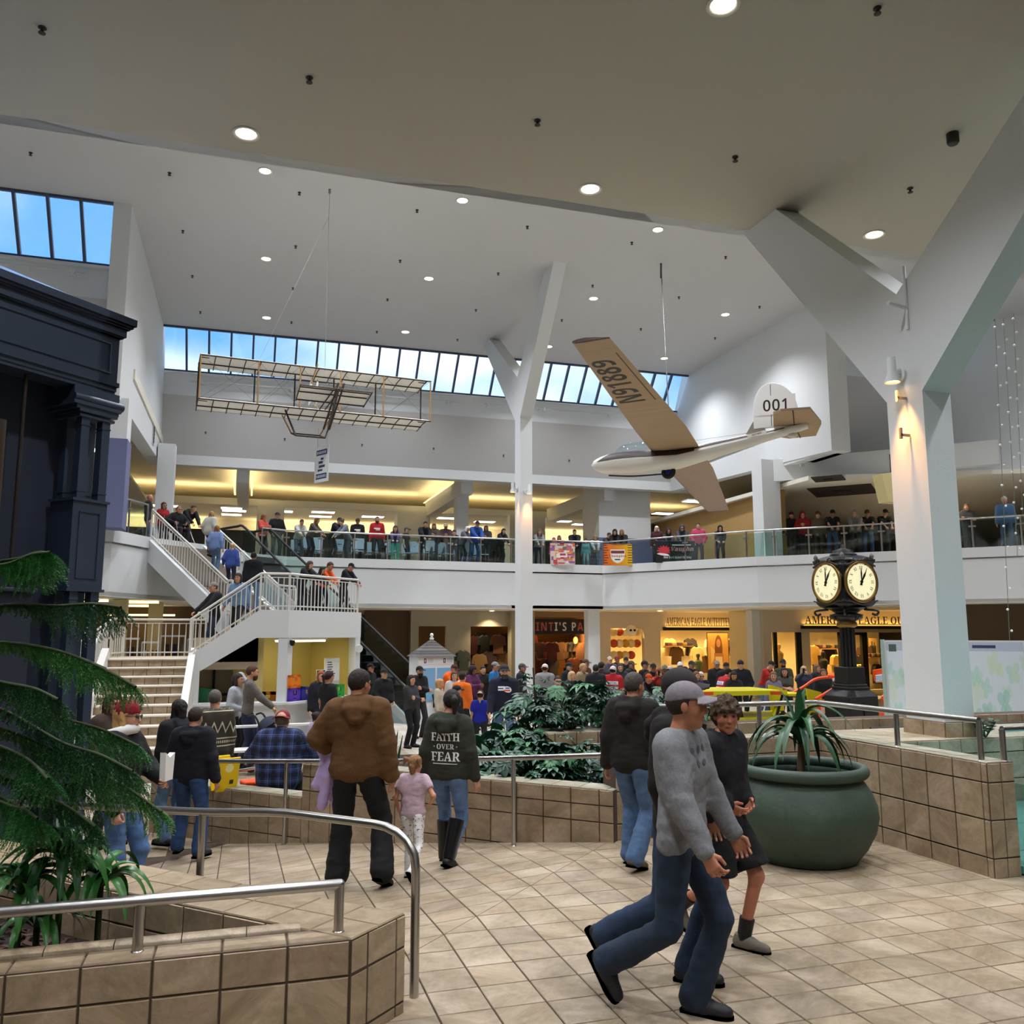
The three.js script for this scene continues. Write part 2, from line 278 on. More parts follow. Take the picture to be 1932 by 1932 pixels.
for (const [x, q] of [[-10.5, 21.15], [27.5, 19], [-10.5, 16], [-5.2, 16], [0, 16], [5.1, 16], [10.8, 16], [16.5, 16], [22, 16], [27.5, 16]]) downlight(x, HC, q, `unseen white ceiling lamp, ${q > 17 ? 'beyond' : 'behind'} the ceiling step, ${ord(Math.round((x + 10.5) / 5.4))} from the left`, 1, 'white');
[[-0.27, 'left'], [4.8, 'middle'], [10.04, 'right, behind the forked column']].forEach(([x, w]) => downlight(x, HB, 11.58, `glowing recessed lamp near the edge of the low beige ceiling, ${w}`, 0.55));
downlight(4.7, HB, 7.5, 'glowing recessed lamp in the beige ceiling at the top edge of the picture', 0.55);
for (const [x, q] of [[-5.4, 11.58], [-10.5, 11.58], [15.2, 11.58], [20.3, 11.58], [25.4, 11.58], [-5.4, 7.5], [-0.3, 7.5], [9.9, 7.5], [15.2, 7.5], [20.3, 7.5], [-5.4, 3.2], [-0.3, 3.2], [4.7, 3.2], [9.9, 3.2], [-0.3, -1], [4.7, -1], [-0.3, -5.2], [4.7, -5.2]]) downlight(x, HB, q, `unseen beige ceiling lamp, ${ord(Math.round((11.58 - q) / 4.1))} row from the step, ${ord(Math.round((x + 10.5) / 5.1))} from the left`, 0.55);
{ // sprinkler heads
  const head = merged([lathe([[0, 0], [0.045, 0], [0.045, -0.012], [0.02, -0.02], [0.016, -0.06], [0.04, -0.065], [0.04, -0.072], [0, -0.075]], 10)]), m = std(0x2c2622, 0.6);
  const low = [[80, 52], [584, 146], [1014, 227], [1387, 296], [1717, 355], [1655, 15]], high = [[320, 326], [565, 363], [345, 435], [558, 464], [363, 520], [553, 543], [378, 588], [550, 607], [787, 396], [995, 427], [755, 491], [940, 515], [731, 564], [898, 584], [711, 625], [863, 640], [1192, 457], [1369, 484], [1118, 538], [1281, 560], [1060, 603], [1209, 620], [1433, 578], [1349, 637], [58, 288]], wallHeads = [[388, 815], [537, 827], [683, 838], [818, 845], [950, 858], [1074, 868]];
  const mk = (P, s, k = 0) => { const o = one('sprinkler_head', head, m, `dark sprinkler head on the ${s}, ${ord(k)} from left`, 'sprinkler', 'sprinkler heads on the ' + s); o.position.copy(P); return o; };
  const byX = (l) => l.sort((a, b) => a[0] - b[0]); byX(low).forEach(([x, y], k) => mk(atY(x, y, HB), 'low beige ceiling', k)); byX(high).forEach(([x, y], k) => mk(atY(x, y, HC), 'high white ceiling', k));
  wallHeads.forEach(([x, y], k) => { const t = (atQ(x, y, QC1).y - yC2), q = QC1 - t * 0.36; mk(atQ(x, y, q - 0.02), 'grey sloped soffit below the tall windows', k); });
  one('smoke_detector', merged([lathe([[0, 0], [0.08, 0], [0.08, -0.13], [0.06, -0.16], [0, -0.16]], 14)]), m, 'dark cylindrical detector hanging from the beige ceiling at the upper right', 'detector').position.copy(atY(1797, 252, HB));
}
// ---- gallery: front beam, depth beams, trays with cove lamps, low ceiling with troffers
const BQ = QC3 - 0.1, GB = yC3;
struct('trim_6', box(BL, BR + 2, GB - 0.12, GB + 0.55, BQ, BQ + 0.5), M.white);
struct('trim_7', box(-30, BL - 0.4, 8.0, 9.3, QS3, QS3 + 0.5), M.white); struct('trim_8', box(BR + 0.4, 40, 8.0, 9.3, QS3, QS3 + 0.5), M.white);
const warm = 0xffe0a0;
let coveN = 0;
function cove(x0, x1, q0, q1, y, nits) { // lamp strip lying in a cove, shining up
  const w = Math.abs(x1 - x0), d = Math.abs(q1 - q0), cx = (x0 + x1) / 2, cq = (q0 + q1) / 2;
  const t = thing('cove_lamp', `warm lamp strip hidden in the ${ord(coveN++)} ceiling cove of the upper gallery`, 'lamp', V(cx, y, cq), 0, 'cove lamps of the upper gallery');
  mesh('strip', lbox(w, 0.04, d), glow(warm, 1.2), t);
  const L = new THREE.RectAreaLight(warm, nits, w, d); L.position.set(0, 0.05, 0); L.rotation.x = Math.PI / 2; t.add(L);
}
struct('ceiling_gallery', box(-30, 40, 8.3, 8.4, 44, 50), M.gallery);
struct('trim_9', box(-30, 40, 8.28, 8.62, 43.9, 44.1), M.white);
for (const [x, q0] of [[-0.6, BQ + 0.5], [8.7, BQ + 0.5], [15.4, BQ + 0.5]]) struct('trim_10', box(x, x + 0.5, 8.05, 8.75, q0, 43.9), M.white);
struct('trim_11', box(-9.3, -8.8, 8.05, 9.3, 30, 43.9), M.white);
for (const [a, b] of [[-8.6, -0.8], [0.1, 8.5], [9.4, 15.2], [16.2, 24]]) { cove(a, b, 44.15, 44.35, 8.5, COVE); }
for (const [x, a, b] of [[-0.75, 37.5, 43.5], [8.55, 38, 43.5], [9.32, 38, 43.5], [0.02, 38, 43.5]]) cove(x - 0.04, x + 0.04, a, b, 8.72, COVE * 1.2);
// long warm cove along the rear wall, above the shops
for (const [a, b] of [[-14, -2], [0, 14], [15, 30]]) cove(a, b, 49.3, 49.6, 7.55, COVE * 0.8);
struct('wall_gallery_shops', merged([box(-30, 40, UP, 7.62, 48.9, 49.1)]), M.dark);
// wing of the gallery at right: dark brown ceiling
struct('ceiling_gallery_right', slab([[18.6, 25.4], [40, 14], [40, 43], [18.6, 43]], 7.35, 7.5), M.gallery);
struct('ceiling_gallery_left', slab([[-30, 25.0], [-4.4, 25.0], [-4.4, 43.9], [-30, 43.9]], 7.9, 8.0), M.gallery);
for (const [px, py, w] of [[1563, 903, 1.0], [1590, 926, 2.2]]) { const o = one('ceiling_diffuser', merged([lbox(w, 0.04, w), lbox(w * 0.3, 0.1, w * 0.3, 0, -0.02, 0)]), std(0x3a2e28, 0.8), `dark square air diffuser in the brown ceiling of the right wing, ${w > 2 ? 'larger' : 'smaller'} one`, 'diffuser'); o.position.copy(atY(px, py, 7.33)); o.rotation.y = 0.78; }
{ // piers
  const pier = (name, x0, x1, q0, q1, y0, y1, m) => struct(name, box(x0, x1, y0, y1, q0, q1), m);
  pier('wall_pier', 0.3, 1.6, 43.6, 44.6, UP, 8.3, M.white); pier('wall_pier', 7.2, 8.9, 43.6, 44.6, UP, 8.3, M.white); pier('wall_pier', 13.2, 15.2, 43.6, 44.6, UP, 8.3, M.white);
  pier('wall_pier', 15.3, 17.9, 36.4, 38.4, 6.4, 9.2, M.white); pier('wall_pier', 15.25, 17.95, 36.35, 38.45, UP, 6.4, M.plum);
  pier('wall_pier', 8.75, 9.3, 37.0, 37.55, 6.2, 9.2, M.white); pier('wall_pier', 8.73, 9.32, 36.98, 37.57, UP, 6.2, M.plum);
  pier('wall_pier', -3.85, -3.2, 24.25, 25.0, 7.1, yBay + 0.1, M.white); pier('wall_pier', -3.88, -3.17, 24.22, 25.02, UP, 7.1, M.plum);
  pier('wall_pier', -3.35, -2.75, 33.6, 34.2, UP, GB + 0.3, M.white);
  // white portal of the right wing
  pier('wall_pier', 17.75, 18.5, 26.95, 27.6, UP, 8.35, M.white);
  for (const [px, py, w] of [[1735, 930, 'left'], [1722, 962, 'rear'], [1765, 905, 'right']]) { const t = thing('recessed_downlight', `added unseen lamp brightening the right wing, hidden behind the large column, ${w} one`, 'downlight', atY(px, py, 7.3)); mesh('lens', new THREE.CylinderGeometry(0.11, 0.11, 0.02, 14), glow(0xfff0cc, 5), t); const L = new THREE.SpotLight(0xffe9cc, 14, 0, 1.35, 0.6, 2); L.position.y = -0.05; L.target.position.set(0, -3, 0); L.shadow.radius = 8; t.add(L, L.target); }  // unseen lamps added only to brighten the dark wing
  struct('trim_12', merged([wall([18.0, 27.2], [23.4, 21.9], 7.55, 8.35, 0.4)]), M.white);
  struct('wall_wing_left', prism([V(18.8, UP, 27.4), V(18.8, 7.5, 27.4), V(18.9, 7.5, 38), V(18.9, UP, 38)], new THREE.Vector3(0.2, 0, 0)), M.tan);
  struct('wall_wing_rear', wall([18.8, 38], [40, 38], UP, 7.5, 0.2), M.brownWall);
}
{ // rectangular troffers of the low gallery ceiling
  const lay = [[1.5, 45.5], [3.6, 45.2], [3.6, 46.9], [-0.8, 46], [10.3, 45.6], [12.6, 46.5], [16.6, 45], [18.3, 46], [19.5, 44.8], [-4, 45.2], [6.3, 46.2], [21.4, 47]];
  lay.sort((a, b) => a[0] - b[0]); for (const [k, [x, q]] of lay.entries()) {
    const t = thing('troffer_light', `bright rectangular lamp at the back of the gallery, ${ord(k)} from the left`, 'ceiling light', V(x, 8.3, q), 0, 'troffers at the back of the upper gallery');
    mesh('frame', rbox(1.24, 0.05, 0.64, 0.02), std(0xdddddd, 0.5), t); mesh('diffuser', lbox(1.14, 0.02, 0.54, 0, -0.03, 0), glow(0xfff4df, 5), t);
    const L = new THREE.RectAreaLight(0xfff0d8, TROFFER, 1.14, 0.54); L.position.set(0, -0.05, 0); L.rotation.x = -Math.PI / 2; t.add(L);
  }
  for (const [px, py] of [[185, 848], [1250, 968], [1310, 945], [437, 958], [437, 970]]) {
    const P = atY(px, py, 7.9 - 0.03); const t = thing('troffer_light', `bright ceiling panel of the upper gallery ${px < 200 ? 'beside the dark kiosk' : px < 500 ? 'above the stair' + (py > 960 ? ', lower one' : ', upper one') : px < 1280 ? 'left of the lower glider wing' : 'behind the lower glider wing tip'}`, 'ceiling light', P);
    mesh('frame', rbox(1.0, 0.05, 0.6, 0.02), std(0xdddddd, 0.5), t); mesh('diffuser', lbox(0.92, 0.02, 0.52, 0, -0.03, 0), glow(0xfff4df, 5), t);
  }
}

// ================================================================ TILED PLANTER WALLS, RAILS, POT
const tileRnd = rng(77);
// chamfered tile on any plane: four corners in order, n outwards
function quadTile(p, n, th = 0.008, ch = 0.004) {
  const c = p.reduce((s, v) => s.add(v), new THREE.Vector3()).multiplyScalar(1 / p.length);
  const ins = p.map((v) => { const d = new THREE.Vector3().subVectors(c, v), L = d.length(); return v.clone().addScaledVector(d, Math.min(0.4, ch * 1.4 / L)).addScaledVector(n, th); });
  const s = new THREE.Vector3().subVectors(p[1], p[0]).cross(new THREE.Vector3().subVectors(p[2], p[0])).dot(n) < 0; const O = s ? p.slice().reverse() : p, I = s ? ins.slice().reverse() : ins, pos = [], put = (...v) => v.forEach((w) => pos.push(w.x, w.y, w.z));
  for (let i = 1; i + 1 < I.length; i++) put(I[0], I[i], I[i + 1]);
  for (let i = 0; i < I.length; i++) { const j = (i + 1) % I.length; put(O[i], O[j], I[j]); put(O[i], I[j], I[i]); }
  const g = new THREE.BufferGeometry(); g.setAttribute('position', new THREE.Float32BufferAttribute(pos, 3)); g.computeVertexNormals(); return boxUV(g);
}
// tiles on an upright face from plan point A to B (outward normal to the right of A->B), rows measured down from the top line
function faceTiles(parent, A, B, top, bottom, rows, mats, phase = 0, step = 0.305, j = 0.005) {
  const L = Math.hypot(B[0] - A[0], B[1] - A[1]), d = [(B[0] - A[0]) / L, (B[1] - A[1]) / L], n = new THREE.Vector3(d[1], 0, d[0]);
  const cuts = [0]; for (let s = phase > 0 ? phase : step; s < L - 0.01; s += step) cuts.push(s); cuts.push(L);
  const at = (s, y) => V(A[0] + d[0] * s, y, A[1] + d[1] * s);
  for (let i = 0; i + 1 < cuts.length; i++) {
    let y = top; for (const h of rows) { const y1 = Math.max(bottom, y - h); if (y - y1 < 0.02) break; mesh('tile', quadTile([at(cuts[i] + j, y1 + j), at(cuts[i + 1] - j, y1 + j), at(cuts[i + 1] - j, y - j), at(cuts[i] + j, y - j)], n), mats[Math.floor(tileRnd() * mats.length)], parent); y = y1; }
  }
}
// ledge tiles on a horizontal strip beside the line A->B, widths listed to the left of it
function ledgeTiles(parent, A, B, y, widths, mats, phase = 0, step = 0.305, skew = [0, 0], j = 0.004) {
  const L = Math.hypot(B[0] - A[0], B[1] - A[1]), d = [(B[0] - A[0]) / L, (B[1] - A[1]) / L], up = new THREE.Vector3(0, 1, 0);
  const cuts = [0]; for (let s = phase > 0 ? phase : step; s < L - 0.02; s += step) cuts.push(s); cuts.push(L);
  let w0 = 0; const tot = widths.reduce((a, b) => a + b, 0);
  const at = (s, w) => { const k = s <= 0.001 ? skew[0] * w : s >= L - 0.001 ? skew[1] * w : 0; return V(A[0] + d[0] * (s + k) - d[1] * w, y, A[1] + d[1] * (s + k) + d[0] * w); };
  for (const w of widths) { for (let i = 0; i + 1 < cuts.length; i++) { const a = i ? cuts[i] + j : cuts[i], b = cuts[i + 1] - (i + 2 < cuts.length ? j : 0); mesh('tile', quadTile([at(a, w0 + j), at(b, w0 + j), at(b, w0 + w - j), at(a, w0 + w - j)], up), mats[Math.floor(tileRnd() * mats.length)], parent); } w0 += w; }
}
const O0 = () => new THREE.Vector3();
{ // foreground wedge planter
  const t = thing('planter', 'wedge-shaped planter faced with tan tiles at the lower left, a conifer growing in it', 'planter', O0());
  const F0 = [-4.2, 4.58], F1 = [0.56, 4.58], N1 = [0.89, 4.9], Bk = [-3.1, 8.89], ty = 0.5;
  mesh('core', merged([wall(F0, F1, -0.05, ty, 0.3), slab([[0.555, 4.581], [0.4, 4.735], [0.25, 4.87], [0.2, 4.6]], -0.05, ty - 0.006), wall(N1, Bk, -0.6, ty - 0.003, 0.46)]), M.grout, t);
  faceTiles(t, F0, F1, ty, 0, [0.165, 0.335], wallTileMats, 0.19); faceTiles(t, F1, N1, ty, 0, [0.165, 0.275, 0.06], wallTileMats, 0.135, 0.245);
  // back wall: visible inner face and two ledge rows; front wall: one ledge row and a rounded inner moulding
  const off = (p, w) => [p[0] - w * Math.SQRT1_2, p[1] - w * Math.SQRT1_2];
  faceTiles(t, off([-3.1, 8.89], 0.46), off([0.42, 5.37], 0.46).map((v, i) => v + [0.15, -0.15][i]), ty, 0.05, [0.17, 0.3], wallTileMats, 0.2);
  ledgeTiles(t, N1, Bk, ty, [0.23, 0.23], wallTileMats, 0.27, 0.305, [0.0, 0]);
  ledgeTiles(t, F0, [0.55, 4.585], ty, [0.17], wallTileMats, 0.19, 0.305, [0, -1.0]);
  for (let x = -4.2, i = 0; x < 0.3; x += 0.305, i++) { const x1 = Math.min(x + 0.3, 0.33), g = new THREE.CylinderGeometry(0.065, 0.065, x1 - x, 10, 1, false).rotateZ(Math.PI / 2).scale(1, 0.5, 1).translate((x + x1) / 2, ty, -4.815); mesh('moulding', g, wallTileMats[i % 6], t); }
  mesh('soil', slab([[-4.2, 4.85], [0.1, 4.85], [0.2, 5.0], [-3.3, 8.5]], 0.0, 0.2), std(0x2a211b, 1), t);
  { const gs = [], r = rng(5); for (let i = 0; i < 900; i++) { const u = r(), x = -1.6 + 1.75 * u, q = 4.9 + r() * Math.max(0.05, (0.12 - x) * 0.98); const g = new THREE.BoxGeometry(0.03 + r() * 0.05, 0.008, 0.015 + r() * 0.03).toNonIndexed(); g.rotateX(r() * 1.2 - 0.6).rotateZ(r() * 1.2 - 0.6).rotateY(r() * 6.28).translate(x, 0.215 + r() * 0.03, -q); gs.push(g); } const m = mesh('bark_mulch', merged(gs), std(0x4b342c, 0.95), t); m.userData.kind = 'stuff'; }
}
function handrail(label, pts, posts, r = 0.026, round = false) { // pts: rail centre line; posts: [point on rail, foot y]
  const t = thing('handrail', label, 'handrail', O0());
  if (round) mesh('rail', tube(pts, r, 80, 12, 0.5), M.steel, t);
  else { const g = []; for (let i = 0; i + 1 < pts.length; i++) g.push(bar(pts[i], pts[i + 1], r, 14)); for (let i = 1; i + 1 < pts.length; i++) g.push(new THREE.SphereGeometry(r, 12, 8).translate(pts[i].x, pts[i].y, pts[i].z)); mesh('rail', merged(g), M.steel, t); }
  for (const [p, fy] of posts) { mesh('post', merged([bar(new THREE.Vector3(p.x, fy + 0.001, p.z), p, r * 0.92, 14), lathe([[r * 1.15, 0], [r * 1.15, 0.008], [r * 0.9, 0.012]], 14).translate(p.x, fy + 0.001, p.z)]), M.steel, t); }
  return t;
}
{
  const a = V(0.515, 0.735, 4.7), b = V(-4.2, 0.735, 4.7);
  handrail('steel handrail standing on the front ledge of the wedge planter', [b, a, V(0.515, 0.7, 4.7)], [[a, 0.5], [V(-0.43, 0.73, 4.7), 0.5], [V(-1.4, 0.73, 4.7), 0.5], [V(-2.4, 0.73, 4.7), 0.5]], 0.027);
  const P = (s, y) => V(0.98 - s, y, 5.07 + s), rail = [];
  for (let k = 0; k <= 9; k++) { const th = k / 9 * Math.PI / 2; rail.push(P(0.2 - 0.2 * Math.sin(th) + 0.0, 0.70 + 0.2 * Math.cos(th))); }
  const line = [P(4.2, 0.9 - 0.3), P(3, 0.9 - 0.21), P(2, 0.9 - 0.125), P(1.2, 0.9 - 0.06), P(0.75, 0.895), P(0.45, 0.9), ...rail, P(0, 0.5), P(0, 0.25), P(0, 0.002)];
  handrail('tall steel handrail with a rounded end standing on the floor behind the wedge planter', line, [[P(1.2, 0.9 - 0.065), floorY(-0.22, 6.27)], [P(2.8, 0.9 - 0.2), floorY(-1.82, 7.87)]], 0.026, true);
  const q1 = atY(969, 1588, -0.16), Q = (px, py, h) => atY(px, py, h);
  const base = [[541, 1555, -0.36], [737, 1558, -0.26], [969, 1588, -0.1]].map(([x, y, h]) => Q(x, y, h));
  const tops = [atD(412, 1436, 10.9), atD(541, 1436, 10.6), atD(737, 1436, 10.0), atD(969, 1430, 9.05), atD(1140, 1425, 8.35)];
  handrail('long steel handrail running along the middle tiled planter wall behind the walkers', tops, [[tops[1], floorY(tops[1].x, -tops[1].z)], [tops[2], floorY(tops[2].x, -tops[2].z)], [tops[3], floorY(tops[3].x, -tops[3].z)]], 0.026);
}
{ // middle planter wall (two heights), the wall behind the pot and the pool basin
  const t = thing('planter', 'low diagonal tiled planter wall across the middle, filled with broad-leaved shrubs', 'planter', O0());
  const A = [3.5, 8.06], B = [0.72, 10.84], C = [-0.35, 11.91], D = [-1.1, 12.6];
  mesh('core', merged([wall(B, A, -0.7, 0.49, 0.3), wall(D, B, -0.7, 0.1, 0.3)]), M.grout, t);
  faceTiles(t, B, A, 0.49, -0.6, [0.15, 0.16, 0.305, 0.305, 0.2], wallTileMats, 0.12); faceTiles(t, D, B, 0.1, -0.75, [0.16, 0.305, 0.305], wallTileMats, 0.2);
  ledgeTiles(t, B, A, 0.49, [0.3], paleTileMats, 0.2); ledgeTiles(t, D, B, 0.1, [0.3], paleTileMats, 0.2);
  mesh('soil', slab([[3.5, 8.4], [0.9, 11.0], [1.6, 13.0], [5.2, 13.0], [5.2, 8.4]], -0.5, 0.25), std(0x221c17, 1), t);
  mesh('soil', slab([[0.6, 11.2], [-0.9, 12.7], [0.2, 13.2], [1.2, 12.2]], -0.6, -0.15), std(0x221c17, 1), t);
  // raised tiled boxes standing inside the planting
  const bx = (x0, x1, q0, q1, y) => { mesh('core', box(x0, x1, -0.3, y, q0, q1), M.grout, t); faceTiles(t, [x0, q1], [x0, q0], y, 0, [0.16, 0.305, 0.305], wallTileMats, 0.1); faceTiles(t, [x0, q0], [x1, q0], y, 0, [0.16, 0.305, 0.305], wallTileMats, 0.1); ledgeTiles(t, [x0, q0], [x1, q0], y, [q1 - q0 > 0.8 ? 0.3 : q1 - q0], paleTileMats, 0.1); };
  const b1 = atY(1033, 1384, 0.72), b2 = atY(1128, 1410, 0.62);
  bx(b1.x, b1.x + 2.2, -b1.z, -b1.z + 0.6, 0.72); bx(b2.x, 4.6, -b2.z, -b2.z + 0.5, 0.6);
  const w = thing('planter', 'tall tiled planter wall behind the green pot, turning towards the camera at the right', 'planter', O0());
  const E = [3.55, 8.13], K = [5.95, 8.13], G = [6.0, 5.99], H = [6.28, 5.99];
  mesh('core', merged([wall(E, K, -0.1, 0.93, 0.3), wall(H.map((v, i) => [6.0, 8.4][i] ), G, -0.1, 0.93, 0.28)]), M.grout, w);
  faceTiles(w, E, K, 0.93, 0, [0.16, 0.305, 0.305, 0.16], wallTileMats, 0.08); faceTiles(w, K, G, 0.93, 0, [0.16, 0.305, 0.305, 0.16], wallTileMats, 0.25); faceTiles(w, G, H, 0.93, 0, [0.16, 0.305, 0.305, 0.16], wallTileMats, 0.14, 0.14);
  ledgeTiles(w, E, K, 0.93, [0.3], paleTileMats, 0.1); ledgeTiles(w, [5.99, 8.42], G, 0.93, [0.28], paleTileMats, 0.2);
  const p = thing('pool_basin', 'tiled pool basin with pale green tile beside the large forked column', 'basin', O0());
  mesh('core', merged([box(6.28, 14, -0.2, 0.79, 8.3, 9.5), box(6.3, 14, -0.2, 0.74, 11.2, 11.6), box(6.28, 14, -0.3, 0.0, 5, 8.3), box(3.9, 6.29, -0.5, 0.55, 11.5, 11.8)]), M.grout, p);
  faceTiles(p, [6.3, 8.3], [12, 8.3], 0.8, 0.0, [0.16, 0.305, 0.305], paleTileMats, 0.14); ledgeTiles(p, [6.3, 8.3], [12, 8.3], 0.8, [0.3, 0.3, 0.6], paleTileMats, 0.14);
  faceTiles(p, [6.3, 11.2], [14, 11.2], 0.75, 0.3, [0.3], wallTileMats, 0.2); faceTiles(p, [3.9, 11.5], [6.3, 11.5], 0.62, 0.3, [0.22, 0.22], wallTileMats, 0.1, 0.22); ledgeTiles(p, [3.9, 11.5], [6.3, 11.5], 0.6, [0.3], paleTileMats, 0.1);
  mesh('basin_floor', box(3.7, 14, 0.1, 0.3, 8.5, 11.3), std(0x74746c, 0.5), p);
  mesh('pipe', merged([bar(V(3.9, 0.42, 11.25), V(7.6, 0.42, 11.25), 0.025), bar(V(3.9, 0.36, 10.6), V(7.4, 0.36, 10.6), 0.02), bar(V(9, 0.6, 11.1), V(14, 0.6, 11.1), 0.03)]), M.black, p);
  mesh('water', box(6.3, 14, 0.02, 0.08, 5.2, 8.28), new THREE.MeshPhysicalMaterial({ color: 0x6fb3ae, roughness: 0.08, clearcoat: 1 }), p);
  mesh('glass_edge', box(6.32, 6.335, 0, 0.75, 5.2, 8.2), M.greenGlass, p);
  // tiled plinth of the big column
  const pl = thing('plinth', 'tan tiled plinth at the foot of the large forked column', 'plinth', O0());
  mesh('core', box(7.87, 8.36, 0.8, 0.98, 8.42, 9.1), M.grout, pl);
  faceTiles(pl, [7.87, 9.1], [7.87, 8.42], 0.98, 0.8, [0.18], wallTileMats, 0.34, 0.34); faceTiles(pl, [7.87, 8.42], [8.36, 8.42], 0.98, 0.8, [0.18], wallTileMats, 0.25, 0.25);
  const y = 1.27, R = (x, q) => V(x, y, q);
  handrail('steel handrail on the tall planter wall behind the green pot', [R(3.7, 8.2), R(5.98, 8.2), R(6.06, 6.1)], [[R(4.49, 8.2), 0.93], [R(5.25, 8.2), 0.93], [R(6.06, 7.1), 0.93], [R(6.06, 6.1), 0.93]], 0.027);
  handrail('short steel handrail at the right edge beside the pool', [R(9.0, 6.0).setY(1.2), R(6.22, 6.02).setY(1.2)], [[R(6.22, 6.02).setY(1.2), 0.93], [R(8.5, 6.0).setY(1.2), 0.0]], 0.027);
}
{ // green pot
  const t = thing('plant_pot', 'large dark green round pot with a rolled rim holding a yucca', 'pot', V(4.92, 0, 7.02));
  const clay = std(0x4b5a4e, 0.6, { map: stoneTone([200, 214, 204], 40, 31), bumpMap: plasterBump, bumpScale: 0.003 });
  mesh('bowl', boxUV(lathe([[0, 0.0], [0.4, 0.0], [0.44, 0.02], [0.53, 0.13], [0.605, 0.27], [0.635, 0.4], [0.625, 0.5], [0.585, 0.61], [0.53, 0.69], [0.5, 0.725], [0.495, 0.75], [0.47, 0.75], [0.47, 0.7], [0.5, 0.6], [0.45, 0.5]], 64)), clay, t);
  mesh('rim', new THREE.TorusGeometry(0.53, 0.046, 16, 72).rotateX(Math.PI / 2).scale(1, 1.15, 1).translate(0, 0.785, 0), clay, t);
  mesh('soil', new THREE.CylinderGeometry(0.48, 0.48, 0.03, 40).translate(0, 0.66, 0), std(0x1d1813, 1), t);
}

